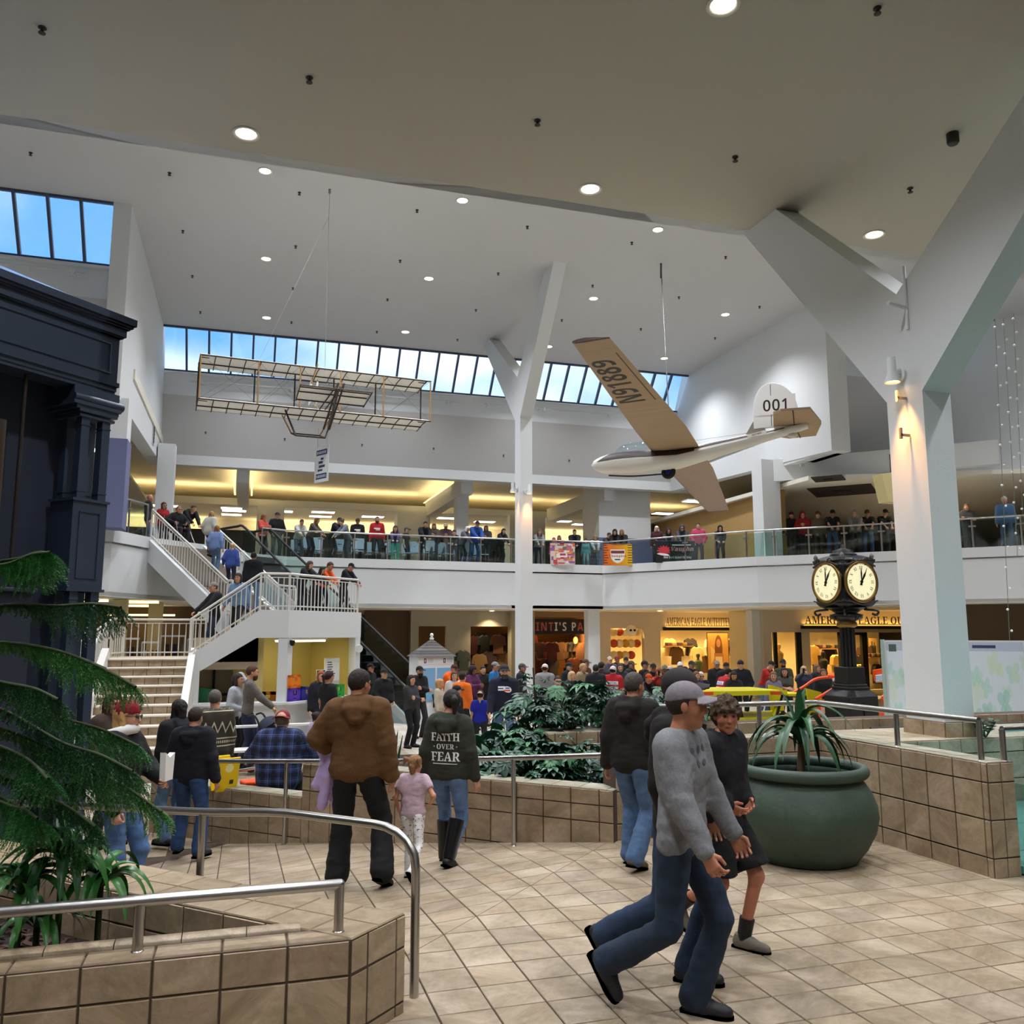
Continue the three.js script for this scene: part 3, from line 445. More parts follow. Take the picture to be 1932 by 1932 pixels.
// ================================================================ DARK KIOSK AT THE LEFT
{
  const corner = atD(226, 640, 9.6), t = thing('kiosk', 'dark navy panelled kiosk with a deep moulded cornice and glazed roof at the left edge', 'kiosk', new THREE.Vector3(corner.x, 0, corner.z), 0);
  // local axes: e runs along the visible face towards the picture's left edge, n points out of it
  const ang = 44 * Math.PI / 180; t.rotation.y = 0;
  const e = new THREE.Vector3(-Math.sin(ang), 0, Math.cos(ang)), n = new THREE.Vector3(Math.cos(ang), 0, Math.sin(ang));
  const basis = new THREE.Matrix4().makeBasis(e, new THREE.Vector3(0, 1, 0), n.clone()); // e x y x n, right-handed up to sign
  t.matrixAutoUpdate = true; t.quaternion.setFromRotationMatrix(new THREE.Matrix4().makeBasis(n, new THREE.Vector3(0, 1, 0), e)); // local x = out of the face, local z = along it
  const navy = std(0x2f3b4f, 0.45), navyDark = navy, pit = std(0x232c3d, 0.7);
  const yAt = (py) => atD(226, py, 9.6).y, yT = yAt(602), yF = yAt(737);
  const L = 4.4, bl = (x0, x1, y0, y1, z0, z1) => lbox(x1 - x0, y1 - y0, z1 - z0, (x0 + x1) / 2, (y0 + y1) / 2, (z0 + z1) / 2);
  const H = yT - yF;
  // frieze and stepped cornice, returning round the far corner
  const ring = (out, y0, y1) => merged([bl(-0.3, out, y0, y1, -out, L), bl(-L, out, y0, y1, -out, 0.25), bl(-L, -L + 0.3, y0, y1, 0, L)]);
  mesh('frieze', ring(0, yF, yT - 0.25), navy, t);
  mesh('cornice', merged([ring(0.03, yT - H * 0.28, yT - H * 0.26), ring(0.05, yT - H * 0.26, yT - H * 0.16), ring(0.075, yT - H * 0.155, yT - H * 0.135), ring(0.1, yT - H * 0.13, yT - H * 0.1), ring(0.125, yT - H * 0.095, yT)]), navy, t);
  mesh('architrave', merged([ring(0.02, yF + H * 0.04, yF + H * 0.1), ring(-0.01, yF - 0.06, yF)]), navy, t);
  mesh('panel_moulding', merged([bl(0, 0.015, yF + H * 0.60, yF + H * 0.62, 0.12, L), bl(0, 0.015, yF + H * 0.2, yF + H * 0.22, 0.12, L), bl(0, 0.015, yF + H * 0.2, yF + H * 0.62, 0.1, 0.12)]), navyDark, t);
  // corner column: pilaster pairs, panelled block, capital
  const c0 = yAt(800), c1 = yAt(948), c2 = yAt(1118);
  const pil = (y0, y1) => merged([[-0.06, 0.04], [-0.06, 0.3], [-0.3, 0.04], [-0.3, 0.3]].flatMap(([x, z]) => [bl(x - 0.05, x + 0.05, y0, y1, z, z + 0.1), bl(x - 0.056, x + 0.056, y1 - 0.09, y1 - 0.075, z - 0.006, z + 0.106), bl(x - 0.056, x + 0.056, y0 + 0.075, y0 + 0.09, z - 0.006, z + 0.106)]));
  mesh('pilaster', pil(c1, c0), navyDark, t); mesh('pilaster', pil(-0.3, c2), navyDark, t);
  mesh('column_block', merged([bl(-0.38, 0.0, c2, c1, 0.02, 0.44), bl(-0.4, 0.02, c1 - 0.03, c1, 0, 0.46), bl(-0.4, 0.02, c2, c2 + 0.03, 0, 0.46), bl(0, 0.012, c2 + 0.14, c2 + 0.15, 0.1, 0.36), bl(0, 0.012, c1 - 0.15, c1 - 0.14, 0.1, 0.36), bl(0, 0.012, c2 + 0.14, c1 - 0.14, 0.1, 0.115), bl(0, 0.012, c2 + 0.14, c1 - 0.14, 0.345, 0.36)]), navyDark, t);
  mesh('capital', merged([bl(-0.38, 0.01, c0, c0 + 0.03, 0.0, 0.44), bl(-0.4, 0.03, c0 + 0.05, c0 + 0.08, -0.02, 0.46), bl(-0.43, 0.03, c0 + 0.08, c0 + 0.12, -0.03, 0.5), bl(-0.46, 0.05, c0 + 0.12, c0 + 0.16, -0.05, 0.55), new THREE.CylinderGeometry(0.05, 0.05, 0.62, 14).rotateX(Math.PI / 2).translate(0.0, c0 + 0.2, 0.22), bl(-0.46, 0.0, c0 + 0.16, yF - 0.05, -0.05, 0.52)]), navyDark, t);
  mesh('inner_wall', merged([bl(-0.55, -0.45, -0.4, yF, 0.3, L), bl(-L, -0.5, -0.4, yF, 0.3, 0.4)]), pit, t);
  mesh('counter', merged([bl(-0.44, -0.1, -0.4, yAt(1125), 0.75, L), rbox(0.4, 0.05, L - 0.7, 0.02, -0.24, yAt(1120), L / 2 + 0.38)]), pit, t);
  mesh('pipe', new THREE.CylinderGeometry(0.02, 0.02, yF + 0.3, 10).translate(-0.12, yF / 2, 1.0), std(0x2a2422, 0.4), t);
  mesh('ceiling_panel', bl(-L, 0, yF - 0.02, yF, 0, L), pit, t);
  // hipped roof of glass blades
  const ribs = []; for (let i = 0; i <= 26; i++) { const z = i * L / 26, top = new THREE.Vector3(-1.5, yT + 0.75, Math.min(L - 1.5, Math.max(1.5, z * 0.5 + 1))), bot = new THREE.Vector3(0.0, yT, z); ribs.push(beam(bot, top, 0.03, 0.05)); }
  mesh('roof_rib', merged(ribs), std(0x5d7088, 0.35), t);
  const gp = []; { const A = new THREE.Vector3(0, yT + 0.02, 0), B = new THREE.Vector3(0, yT + 0.02, L), C = new THREE.Vector3(-1.5, yT + 0.77, L - 1.5), D = new THREE.Vector3(-1.5, yT + 0.77, 1.5); gp.push(prism([A, B, C, D], new THREE.Vector3(0, 0.012, 0)), prism([A.clone(), D, new THREE.Vector3(-L + 1.5, yT + 0.77, 1.5), new THREE.Vector3(-L, yT + 0.02, 0)], new THREE.Vector3(0, 0.012, 0))); }
  mesh('roof_glass', merged(gp), std(0x8fa6bd, 0.15, { metalness: 0.2 }), t);
}

// ================================================================ STAIRS, BOOTH, ESCALATOR, GALLERY RAILINGS
const L1 = 1.5, L2 = 2.48;
{
  const t = thing('staircase', 'wide flight of tan tiled steps with white nosings rising from the court at the left', 'stairs', O0());
  const n = 12, x0 = -2.72, x1 = -1.14, q0 = 20.0, r = (L1 - COURT) / n, tr = 0.3;
  for (let k = 0; k < n; k++) {
    const top = L1 - k * r, q = q0 - k * tr;
    mesh('step', box(x0, x1, COURT - 0.02, top - 0.03, q, q + tr), M.grout, t);
    mesh('nosing', boxUV(rbox(x1 - x0, 0.035, tr + 0.03, 0.012)).translate((x0 + x1) / 2, top - 0.018, -(q + tr / 2 - 0.02)), std(0xd8cfc0, 0.6), t);
    for (let i = 0; i < 6; i++) { const w = (x1 - x0) / 6, a = x0 + i * w, ph = k % 2 ? 0 : 0; mesh('riser_tile', quadTile([V(a + 0.004, top - r, q), V(a + w - 0.004, top - r, q), V(a + w - 0.004, top - 0.036, q), V(a + 0.004, top - 0.036, q)], new THREE.Vector3(0, 0, 1)), wallTileMats[Math.floor(tileRnd() * 6)], t); }
  }
  for (const x of [x0 - 0.14, x1]) mesh('stringer', prism([V(x, COURT, q0 - n * tr - 0.2), V(x, COURT + 0.3, q0 - n * tr - 0.2), V(x, L1 + 0.22, q0 + 0.05), V(x, L1 - 0.2, q0 + 0.35), V(x, COURT, q0 + 0.3)], new THREE.Vector3(0.14, 0, 0)), M.paint, t);
  mesh('landing', box(x0 - 0.5, x1 + 0.1, L1 - 0.3, L1, q0 + 0.25, q0 + 2.2), std(0xb9a78f, 0.7), t);
}
// white baluster railing along a polyline of points on the floor (heights in the points)
function balusters(label, pts, h = 0.8, gap = 0.125, lower = true) {
  const t = thing('stair_railing', label, 'railing', O0()), up = new THREE.Vector3(0, h, 0), lo = new THREE.Vector3(0, 0.09, 0);
  mesh('top_rail', merged(pts.slice(1).map((p, i) => bar(pts[i].clone().add(up), p.clone().add(up), 0.027, 10))), M.paint, t);
  if (lower) mesh('lower_rail', merged(pts.slice(1).map((p, i) => beam(pts[i].clone().add(lo), p.clone().add(lo), 0.03, 0.03))), M.paint, t);
  mesh('upper_rail', merged(pts.slice(1).map((p, i) => beam(pts[i].clone().addScaledVector(up, 0.9), p.clone().addScaledVector(up, 0.9), 0.025, 0.02))), M.paint, t);
  const bal = new THREE.CylinderGeometry(0.013, 0.013, h * 0.9, 6).translate(0, h * 0.45, 0), post = lbox(0.05, h, 0.05, 0, h / 2, 0);
  for (let i = 0; i + 1 < pts.length; i++) { const L = pts[i].distanceTo(pts[i + 1]), n = Math.max(1, Math.round(L / gap)); for (let k = 0; k < n; k++) mesh(k ? 'baluster' : 'post', k ? bal : post, M.paint, t).position.lerpVectors(pts[i], pts[i + 1], k / n); }
  mesh('post', post, M.paint, t).position.copy(pts[pts.length - 1]); return t;
}
const BF = 19.8, KX = atQ(545, 1157, BF).x, SX = atQ(490, 1160, BF).x, SX0 = -1.12, KE = [KX + 1.82, BF + 1.82];
{
  const t = thing('ticket_booth', 'white booth with open counters built under the stair landing', 'booth', O0());
  const fq = (px, py) => { const p = atQ(px, py, BF); return V(p.x, p.y, BF); }, th = new THREE.Vector3(0, 0, -0.2);
  const hb = 1.93, ct = 0.55;
  mesh('stringer_wall', prism([V(SX0, L1 + 0.05, BF), V(SX, L2 + 0.06, BF), V(KX, L2 + 0.06, BF), V(KX, hb, BF), fq(484, 1203).setY(hb), fq(376, 1267), fq(373, 1326), V(SX0 + 0.04, COURT, BF), V(SX0, COURT, BF)], th), M.white, t);
  mesh('front_post', merged([box(KX - 0.2, KX - 0.004, COURT, hb - 0.002, BF + 0.006, BF + 0.2)]), M.white, t);
  mesh('front_counter', merged([box(SX0 + 0.1, KX, ct - 0.05, ct, BF - 0.12, BF + 0.35), box(SX0 + 0.1, KX - 0.21, COURT, ct - 0.05, BF + 0.03, BF + 0.15)]), M.white, t);
  const dg = [Math.SQRT1_2, Math.SQRT1_2], P = (s, w = 0) => [KX + dg[0] * s + dg[1] * w, BF + dg[1] * s - dg[0] * w]; // along the diagonal face, w outwards
  const seg = (s0, s1, y0, y1, w0 = 0, w1 = -0.2) => slab([P(s0, w0), P(s1, w0), P(s1, w1), P(s0, w1)], y0, y1), E = 2.57;
  mesh('side_header', seg(0, E, hb, L2 + 0.06), M.white, t); mesh('side_post', merged([seg(0.004, 0.16, COURT, hb, -0.006), seg(E - 0.2, E - 0.004, COURT, hb, -0.006)]), M.white, t);
  mesh('side_counter', merged([seg(-0.05, E, ct - 0.05, ct, 0.16, -0.4), seg(0.17, E - 0.21, COURT, ct - 0.05, -0.03, -0.12)]), M.white, t);
  const yel = std(0xe3d38c, 0.8);
  mesh('back_wall', merged([slab([P(0.0, -1.5), P(E + 0.2, -1.5), P(E + 0.2, -1.6), P(0.0, -1.6)], COURT, hb), slab([P(E - 0.05, -0.2), P(E, -0.2), P(E, -1.6), P(E - 0.05, -1.6)], COURT, hb)]), yel, t);
  mesh('inner_wall', merged([box(SX0, KX - 0.6, COURT, hb, BF + 1.5, BF + 1.6)]), std(0xb9ad96, 0.8), t);
  const pp = atQ(489, 1250, BF + 0.5).x; mesh('yellow_post', box(pp - 0.09, pp + 0.09, COURT, hb, BF + 0.45, BF + 0.65), std(0xe9d79a, 0.7), t);
  mesh('dark_door', merged([box(SX0 + 0.45, SX0 + 0.5, COURT, 1.6, BF + 1.42, BF + 1.5), box(SX0 + 0.95, SX0 + 1.0, COURT, 1.7, BF + 1.42, BF + 1.5), box(SX0 + 0.45, SX0 + 1.0, 0.62, 0.67, BF + 1.42, BF + 1.5)]), M.black, t);
  mesh('landing_floor', slab([[SX, BF + 0.1], [KX - 0.05, BF + 0.1], [KE[0] - 0.12, KE[1] - 0.02], [2.6, 23.6], [0.95, 25.5], [-0.49, 23.7], [-0.35, 21.7], [SX, 21.6]], hb, L2), M.white, t);
  const steps = []; for (let k = 0; k < 6; k++) { const w = (SX - SX0) / 6; steps.push(box(SX0 + k * w, SX, L1 - 0.25 + k * 0.163, L1 + (k + 1) * 0.163, BF + 0.2, 21.6)); } mesh('steps', merged(steps), std(0xb9a78f, 0.7), t);
  for (const [s0, s1] of [[0.55, 1.75], [0.12, 0.38]]) { const a = P((s0 + s1) / 2, -0.45); const lamp = thing('tube_lamp', s1 > 1 ? 'long glowing fluorescent lamp under the header of the booth' : 'short glowing lamp at the corner post of the booth', 'lamp', V(a[0], hb - 0.06, a[1]), Math.PI / 4); mesh('housing', lbox(s1 - s0, 0.04, 0.16, 0, 0.03, 0), M.white, lamp); mesh('diffuser', rbox(s1 - s0 - 0.03, 0.05, 0.12, 0.02, 0, -0.01, 0), glow(0xfff0b0, 4), lamp); const Lt = new THREE.RectAreaLight(0xffe486, 7, s1 - s0, 0.12); Lt.position.y = -0.06; Lt.rotation.x = -Math.PI / 2; lamp.add(Lt); }
  // camera ball at the header
  one('dome_camera', merged([new THREE.SphereGeometry(0.05, 14, 10).translate(0, -0.03, 0), new THREE.CylinderGeometry(0.06, 0.06, 0.06, 14).translate(0, 0.02, 0)]), M.black, 'black dome camera at the corner of the booth header', 'camera').position.copy(V(...((p) => [p[0], 1.83, p[1]])(P(0.08, 0.06))));
  one('alarm_sounder', new THREE.CylinderGeometry(0.09, 0.1, 0.06, 20).rotateX(Math.PI / 2), M.white, 'round white wall sounder on the right post of the booth', 'sounder').position.copy(V(...((p) => [p[0], 1.66, p[1]])(P(E - 0.1, 0.03))));
  const g = (x, y, q) => V(x, y, q);
  balusters('white railing along the stair and landing above the booth front', [g(SX0, L1 + 0.03, BF + 0.08), g(SX, L2 + 0.06, BF + 0.08), g(KX, L2 + 0.06, BF + 0.08), V(P(E - 0.06, -0.08)[0], L2 + 0.06, P(E - 0.06, -0.08)[1])], 0.8);
  balusters('white railing across the far side of the lower stair landing', [g(-3.3, L1 - 0.5, 20.2), g(-2.85, L1, 21.2), g(-2.7, L1, 22.1), g(-1.2, L1, 22.1), g(-0.9, L1, 21.9)], 0.85, 0.15);
  balusters('white railing beside the lower steps at the dark kiosk', [g(-3.6, 0.55, 18.6), g(-3.0, 1.0, 19.8), g(-2.9, L1, 20.8)], 0.75, 0.14);
}
const UF = { n0: [-2.72, 26.8], n1: [-0.49, 23.67], f0: [-1.3, 28.4], f1: [0.86, 25.5] };
{
  const t = thing('staircase', 'upper flight of stairs from the landing to the gallery, white stringer', 'stairs', O0());
  const n = 13, P = (a, b, k) => [a[0] + (b[0] - a[0]) * k, a[1] + (b[1] - a[1]) * k], treadMat = std(0x8d8478, 0.8);
  for (let k = 0; k < n; k++) { const y = UP - (k + 1) * (UP - L2) / (n + 1), a = P(UF.n0, UF.n1, k / n), b = P(UF.n0, UF.n1, (k + 1) / n), c = P(UF.f0, UF.f1, (k + 1) / n), d = P(UF.f0, UF.f1, k / n); mesh('step', slab([a, b, c, d], y - 0.24, y), treadMat, t); }
  for (const [a, b] of [[UF.n0, UF.n1], [UF.f0, UF.f1]]) { const nrm = new THREE.Vector3(-0.11, 0, 0.09); mesh('stringer', prism([V(a[0], UP + 0.02, a[1]), V(b[0], L2 + 0.14, b[1]), V(b[0], L2 - 0.5, b[1]), V(a[0], UP - 0.62, a[1])], nrm), M.white, t); }
  balusters('white railing on the near side of the upper stair flight', [V(UF.n0[0], UP, UF.n0[1]), V(UF.n1[0], L2 + 0.06, UF.n1[1]), V(-0.35, L2, 22.6)], 0.85, 0.16);
  balusters('white railing on the far side of the upper stair flight', [V(UF.f0[0], UP, UF.f0[1]), V(UF.f1[0], L2 + 0.06, UF.f1[1]), V(1.3, L2, 25.0)], 0.85, 0.16);
}
{ // escalator
  const t = thing('escalator', 'escalator with dark glass sides and black handrails behind the stair', 'escalator', O0());
  const T = V(0.05, UP, 31.5), B = V(5.5, COURT, 25.3), dir = new THREE.Vector3().subVectors(B, T), hz = dir.clone().setY(0).normalize(), side = new THREE.Vector3(hz.z, 0, -hz.x), flat = 1.0, A0 = T.clone().addScaledVector(hz, 0.3), A1 = B.clone().addScaledVector(hz, -0.6);
  const W = 0.62, at = (s, y) => new THREE.Vector3().copy(side).multiplyScalar(s).add(new THREE.Vector3(0, y, 0));
  for (const s of [-W, W]) {
    const o = at(s, 0), q = (p, y) => p.clone().add(o).add(new THREE.Vector3(0, y, 0));
    mesh('glass_side', merged([prism([q(A0, 0.1), q(A1, 0.1), q(A1, 0.86), q(A0, 0.86)], side.clone().multiplyScalar(0.012)), prism([q(A1, 0.1), q(B, 0.08), q(B, 0.86), q(A1, 0.86)], side.clone().multiplyScalar(0.012))]), M.greenGlass, t);
    mesh('handrail', tube([q(T, 0.9).addScaledVector(hz, -1.0), q(T, 0.95), q(A0, 0.93), ...[0.1, 0.25, 0.5, 0.75, 0.92].map((k) => q(A0, 0.93).lerp(q(A1, 0.93), k)), q(A1, 0.92), q(B, 0.92), q(B, 0.8).addScaledVector(hz, 0.28), q(B, 0.5).addScaledVector(hz, 0.3)], 0.045, 90, 8), M.rubber, t);
    mesh('skirt', merged([beam(q(A0, 0.02), q(A1, 0.02), 0.09, 0.2), beam(q(A1, 0.02), q(B, 0.02).addScaledVector(hz, 0.3), 0.09, 0.2)]), std(0xb9c0c2, 0.35, { metalness: 0.6 }), t);
  }
  const steps = [], N = 24; for (let i = 0; i < N; i++) { const p = A0.clone().lerp(A1, (i + 0.5) / N); steps.push(new THREE.BoxGeometry(2 * W - 0.1, 0.2, 0.36).applyMatrix4(new THREE.Matrix4().makeBasis(side, new THREE.Vector3(0, 1, 0), hz.clone().negate()).setPosition(p.x, p.y - 0.08, p.z))); }
  mesh('steps', merged(steps), std(0x5d6a70, 0.5, { metalness: 0.4 }), t);
  const un = at(0, -0.75); mesh('truss_cladding', prism([A0.clone().add(at(-W - 0.06, -0.1)), A1.clone().add(at(-W - 0.06, -0.1)), A1.clone().add(at(-W - 0.06, -0.35)), A0.clone().add(at(-W - 0.06, -0.95))], side.clone().multiplyScalar(2 * W + 0.12)), std(0x8fa6ae, 0.35), t);
}
// ---- glass railings of the gallery
function glassRail(label, pts, step = 1.22) {
  const t = thing('glass_railing', label, 'railing', O0()), h = 0.98, up = (p, y) => V(p[0], UP + y, p[1]);
  mesh('top_rail', merged(pts.slice(1).map((p, i) => bar(up(pts[i], h), up(p, h), 0.03, 8))), M.steel, t);
  const post = merged([lbox(0.045, h, 0.045, 0, h / 2, 0)]), clampG = lbox(0.22, 0.05, 0.05, 0, h * 0.74, 0);
  for (let i = 0; i + 1 < pts.length; i++) {
    const [a, b] = [pts[i], pts[i + 1]], L = Math.hypot(b[0] - a[0], b[1] - a[1]), n = Math.max(1, Math.round(L / step));
    for (let k = 0; k < n; k++) { const f = (s) => [a[0] + (b[0] - a[0]) * s, a[1] + (b[1] - a[1]) * s], p = f(k / n), q = f((k + 1) / n), g = 0.06 / L; mesh('post', post, M.steel, t).position.copy(up(p, 0)); const c = mesh('clamp', clampG, M.steel, t); c.position.copy(up(p, 0)); c.rotation.y = Math.atan2(b[1] - a[1], b[0] - a[0]); const A = f(k / n + g), B = f((k + 1) / n - g); mesh('glass_panel', wall(A, B, UP + 0.04, UP + h - 0.08, 0.012), M.greenGlass, t); }
  }
  mesh('post', post, M.steel, t).position.copy(up(pts[pts.length - 1], 0)); return t;
}
const inset = (pts, w = 0.14) => pts.map(([x, q], i) => { const p = pts[Math.max(0, i - 1)], n = pts[Math.min(pts.length - 1, i + 1)], d = Math.hypot(n[0] - p[0], n[1] - p[1]); return [x - (n[1] - p[1]) / d * w, q + (n[0] - p[0]) / d * w]; });
glassRail('glass railing of the gallery at the left beside the stair head', inset([[-9, 24.0], [-4.05, 24.6], [-3.5, 25.0], [-2.72, 26.75]]));
glassRail('glass railing of the gallery above the shops in the middle', inset([[0.5, 31.4], [1.3, 31.9], [9.86, 32.3], [13.7, 32.3], [17.2, 27.35]]));
glassRail('glass railing of the gallery wing at the right behind the street clock', inset([[17.2, 27.35], [17.9, 26.6], [20.4, 24.1], [23.2, 21.1], [28, 16]]));

// ================================================================ HANGING AIRCRAFT, CLOCK
const textTex = (w, h, bg, fn) => canvasTex(w, h, (c, W, Hh) => { if (bg) { c.fillStyle = bg; c.fillRect(0, 0, W, Hh); } fn(c, W, Hh); });
function frameGroup(o, X, Y, Z, origin) { o.position.copy(origin); o.quaternion.setFromRotationMatrix(new THREE.Matrix4().makeBasis(X, Y, Z)); return o; }
// smooth grid surface from a function of (u, v)
function sheet(fn, nu, nv, uvf) {
  const pos = [], uv = [], idx = [];
  for (let j = 0; j <= nv; j++) for (let i = 0; i <= nu; i++) { const p = fn(i / nu, j / nv); pos.push(p.x, p.y, p.z); const t = uvf ? uvf(i / nu, j / nv) : [i / nu, j / nv]; uv.push(t[0], t[1]); }
  for (let j = 0; j < nv; j++) for (let i = 0; i < nu; i++) { const a = j * (nu + 1) + i, b = a + 1, c = a + nu + 1, d = c + 1; idx.push(a, b, d, a, d, c); }
  const g = new THREE.BufferGeometry(); g.setAttribute('position', new THREE.Float32BufferAttribute(pos, 3)); g.setAttribute('uv', new THREE.Float32BufferAttribute(uv, 2)); g.setIndex(idx); g.computeVertexNormals(); return g;
}
const W3 = (x, y, z) => new THREE.Vector3(x, y, z);
{ // ---- early biplane glider: local x along the span, z towards the camera, y up
  const D0 = 20.5, a = atD(381, 668, D0); let b = atD(814, 717, 24); for (let k = 0; k < 40; k++) { const D = 19 + k * 0.2, p = atD(814, 717, D); if (p.y >= a.y) { b = p; break; } }
  const X = W3().subVectors(b, a).setY(0).normalize(), Z = W3(-X.z, 0, X.x), Y = W3(0, 1, 0), span = Math.hypot(b.x - a.x, b.z - a.z);
  const low = atD(375, 751, D0), gap = a.y - low.y, chord = 1.2, org = low.clone();
  const t = thing('biplane_glider', 'model of an early cloth-covered biplane glider hanging at the left on thin cables', 'glider', org); frameGroup(t, X, Y, Z, org);
  const cloth = std(0xe9e6dd, 0.9, { side: THREE.DoubleSide }), dark = std(0x3a2c22, 0.7), wood = std(0xb08a55, 0.6), wire = std(0x77736c, 0.5);
  const camber = (v) => 0.09 * Math.sin(Math.PI * Math.pow(v, 0.7));
  const surf = (y, du) => (u, v) => W3(u * span, y + camber(v), -v * chord + du * 0);
  for (const [nm, y] of [['lower_wing', 0], ['upper_wing', gap]]) {
    const w = mesh(nm, sheet((u, v) => W3(u * span, y + camber(v), -v * chord), 2, 10), cloth, t);
    const N = 16; for (let i = 0; i <= N; i++) { const x = span * (i < N ? i / N : 1), pts = []; for (let k = 0; k <= 8; k++) pts.push(W3(x, y - 0.012 + camber(k / 8), -k / 8 * chord * 1.04)); mesh('rib', tube(pts, 0.013, 10, 5), dark, w); }
    mesh('spar', merged([bar(W3(-0.02, y - 0.01, 0.0), W3(span + 0.02, y - 0.01, 0), 0.02, 6), bar(W3(-0.02, y + camber(0.72) - 0.02, -chord * 0.75), W3(span + 0.02, y + camber(0.72) - 0.02, -chord * 0.75), 0.018, 6), bar(W3(0, y, -chord), W3(span, y, -chord), 0.006, 5)]), dark, w);
    mesh('end_brace', merged([bar(W3(0, y + 0.05, -0.35 * chord), W3(span / 16 * 0.6, y + 0.05, -0.35 * chord), 0.012, 5), bar(W3(span - span / 16 * 0.6, y + 0.05, -0.35 * chord), W3(span, y + 0.05, -0.35 * chord), 0.012, 5)]), dark, w);
  }
  for (const f of [0, 0.235, 0.41, 0.585, 0.78, 1]) for (const z of [0, -chord * 0.75]) mesh('strut', bar(W3(f * span, z ? 0.06 : 0, z), W3(f * span, gap + (z ? 0.04 : -0.01), z), 0.02, 7), z ? dark : wood, t);
  const S = [0, 0.235, 0.41, 0.585, 0.78, 1], wires = []; for (let i = 0; i + 1 < S.length; i++) wires.push(bar(W3(S[i] * span, 0, 0), W3(S[i + 1] * span, gap, 0), 0.004, 4), bar(W3(S[i] * span, gap, 0), W3(S[i + 1] * span, 0, 0), 0.004, 4), bar(W3(S[i] * span, 0.06, -0.9), W3(S[i + 1] * span, gap, -0.9), 0.004, 4));
  mesh('rigging_wire', merged(wires), wire, t);
  const cx = span * 0.52; // canard elevator, twin vanes, skids, rudder
  const el = mesh('elevator', sheet((u, v) => W3(cx - 0.85 + 1.72 * u + (v - 0.5) * 0.12, 0.12 + 0.1 * Math.sin(Math.PI * v), 1.75 - v * 1.45), 2, 10), cloth, t);
  for (const v of [0, 0.3, 0.62, 0.95]) mesh('rib', bar(W3(cx - 0.85 + (v - 0.5) * 0.12, 0.1 + 0.1 * Math.sin(Math.PI * v), 1.75 - v * 1.45), W3(cx + 0.87 + (v - 0.5) * 0.12, 0.1 + 0.1 * Math.sin(Math.PI * v), 1.75 - v * 1.45), 0.016, 5), dark, el);
  for (const u of [0, 1]) mesh('rib', bar(W3(cx - 0.91 + 1.72 * u, 0.11, 1.75), W3(cx - 0.79 + 1.72 * u, 0.11, 0.3), 0.016, 5), dark, el);
  mesh('outrigger', merged([[-0.12], [0.02]].flatMap(([o]) => [bar(W3(cx + o, -0.62, 0.55), W3(cx + o + 0.1, 0.25, 1.75), 0.024, 6), bar(W3(cx + o + 0.1, 0.25, 1.75), W3(cx + o, 0.05, -0.1), 0.016, 6)])), dark, t);
  const vane = mesh('vane', sheet((u, v) => W3(cx + 0.03 + 0.02 * u, -0.5 + 0.72 * u, 0.62 + 1.0 * u - 0.34 * v), 6, 3), cloth, t); mesh('vane_frame', merged([0, 0.33, 0.66, 1].map((v) => bar(W3(cx + 0.03, -0.5, 0.62 - 0.34 * v), W3(cx + 0.05, 0.22, 1.62 - 0.34 * v), 0.011, 5))), dark, vane);
  const k0 = W3(cx - 0.95, 0, -0.35), k1 = W3(cx - 0.72, -0.72, 0.0), k2 = W3(cx + 0.02, -0.72, 0.0), k3 = W3(cx + 0.3, 0, -0.35), kk = W3(0, 0.22, -0.75);
  mesh('skid', merged([bar(k0, k1, 0.024, 6), bar(k1, k2, 0.022, 6), bar(k2, k3, 0.024, 6), bar(k1, k1.clone().add(kk), 0.02, 6), bar(k2, k2.clone().add(kk), 0.02, 6), bar(k1.clone().add(kk), k2.clone().add(kk), 0.02, 6)]), dark, t);
  mesh('skid_strut', merged([bar(k0.clone().setZ(-0.9), k1.clone().add(kk), 0.02, 6), bar(k3.clone().setZ(-0.9), k2.clone().add(kk), 0.02, 6)]), wood, t);
  mesh('rudder', merged([prism([W3(cx - 0.03, gap - 0.35, -1.9), W3(cx - 0.03, gap + 0.3, -2.1), W3(cx - 0.03, gap + 0.15, -2.45), W3(cx - 0.03, gap - 0.4, -2.4)], W3(0.02, 0, 0)), prism([W3(cx + 0.15, gap - 0.35, -1.9), W3(cx + 0.15, gap + 0.3, -2.1), W3(cx + 0.15, gap + 0.15, -2.45), W3(cx + 0.15, gap - 0.4, -2.4)], W3(0.02, 0, 0))]), cloth, t);
  mesh('tail_boom', merged([bar(W3(cx - 0.02, gap, -1.1), W3(cx - 0.02, gap - 0.1, -2.2), 0.014, 5), bar(W3(cx + 0.16, 0.05, -1.1), W3(cx + 0.1, gap - 0.3, -2.2), 0.014, 5), bar(W3(cx - 0.32, gap - 0.35, -0.3), W3(cx - 0.22, gap + 0.1, 0), 0.02, 5)]), wood, t);
  // cables to the ceiling
  const hook = atY(622, 357, HC), toL = (p) => p.clone().sub(org).applyQuaternion(t.quaternion.clone().invert()), hk = toL(hook);
  mesh('cable', merged([bar(hk, W3(cx, gap, -0.2), 0.006, 5), bar(hk.clone().lerp(W3(cx, gap, -0.2), 0.15), W3(cx - 1.7, gap, -0.4), 0.004, 4)]), std(0x9a9a98, 0.4), t);
  mesh('hook', new THREE.CylinderGeometry(0.03, 0.03, 0.12, 8).translate(hk.x, hk.y - 0.06, hk.z), std(0x8a8a88, 0.4), t);
  // hanging sign
  const s0 = atD(607, 876, 21.2), sg = thing('hanging_sign', 'white sign with dark blue lettering hanging under the biplane glider', 'sign', s0, -1.05);
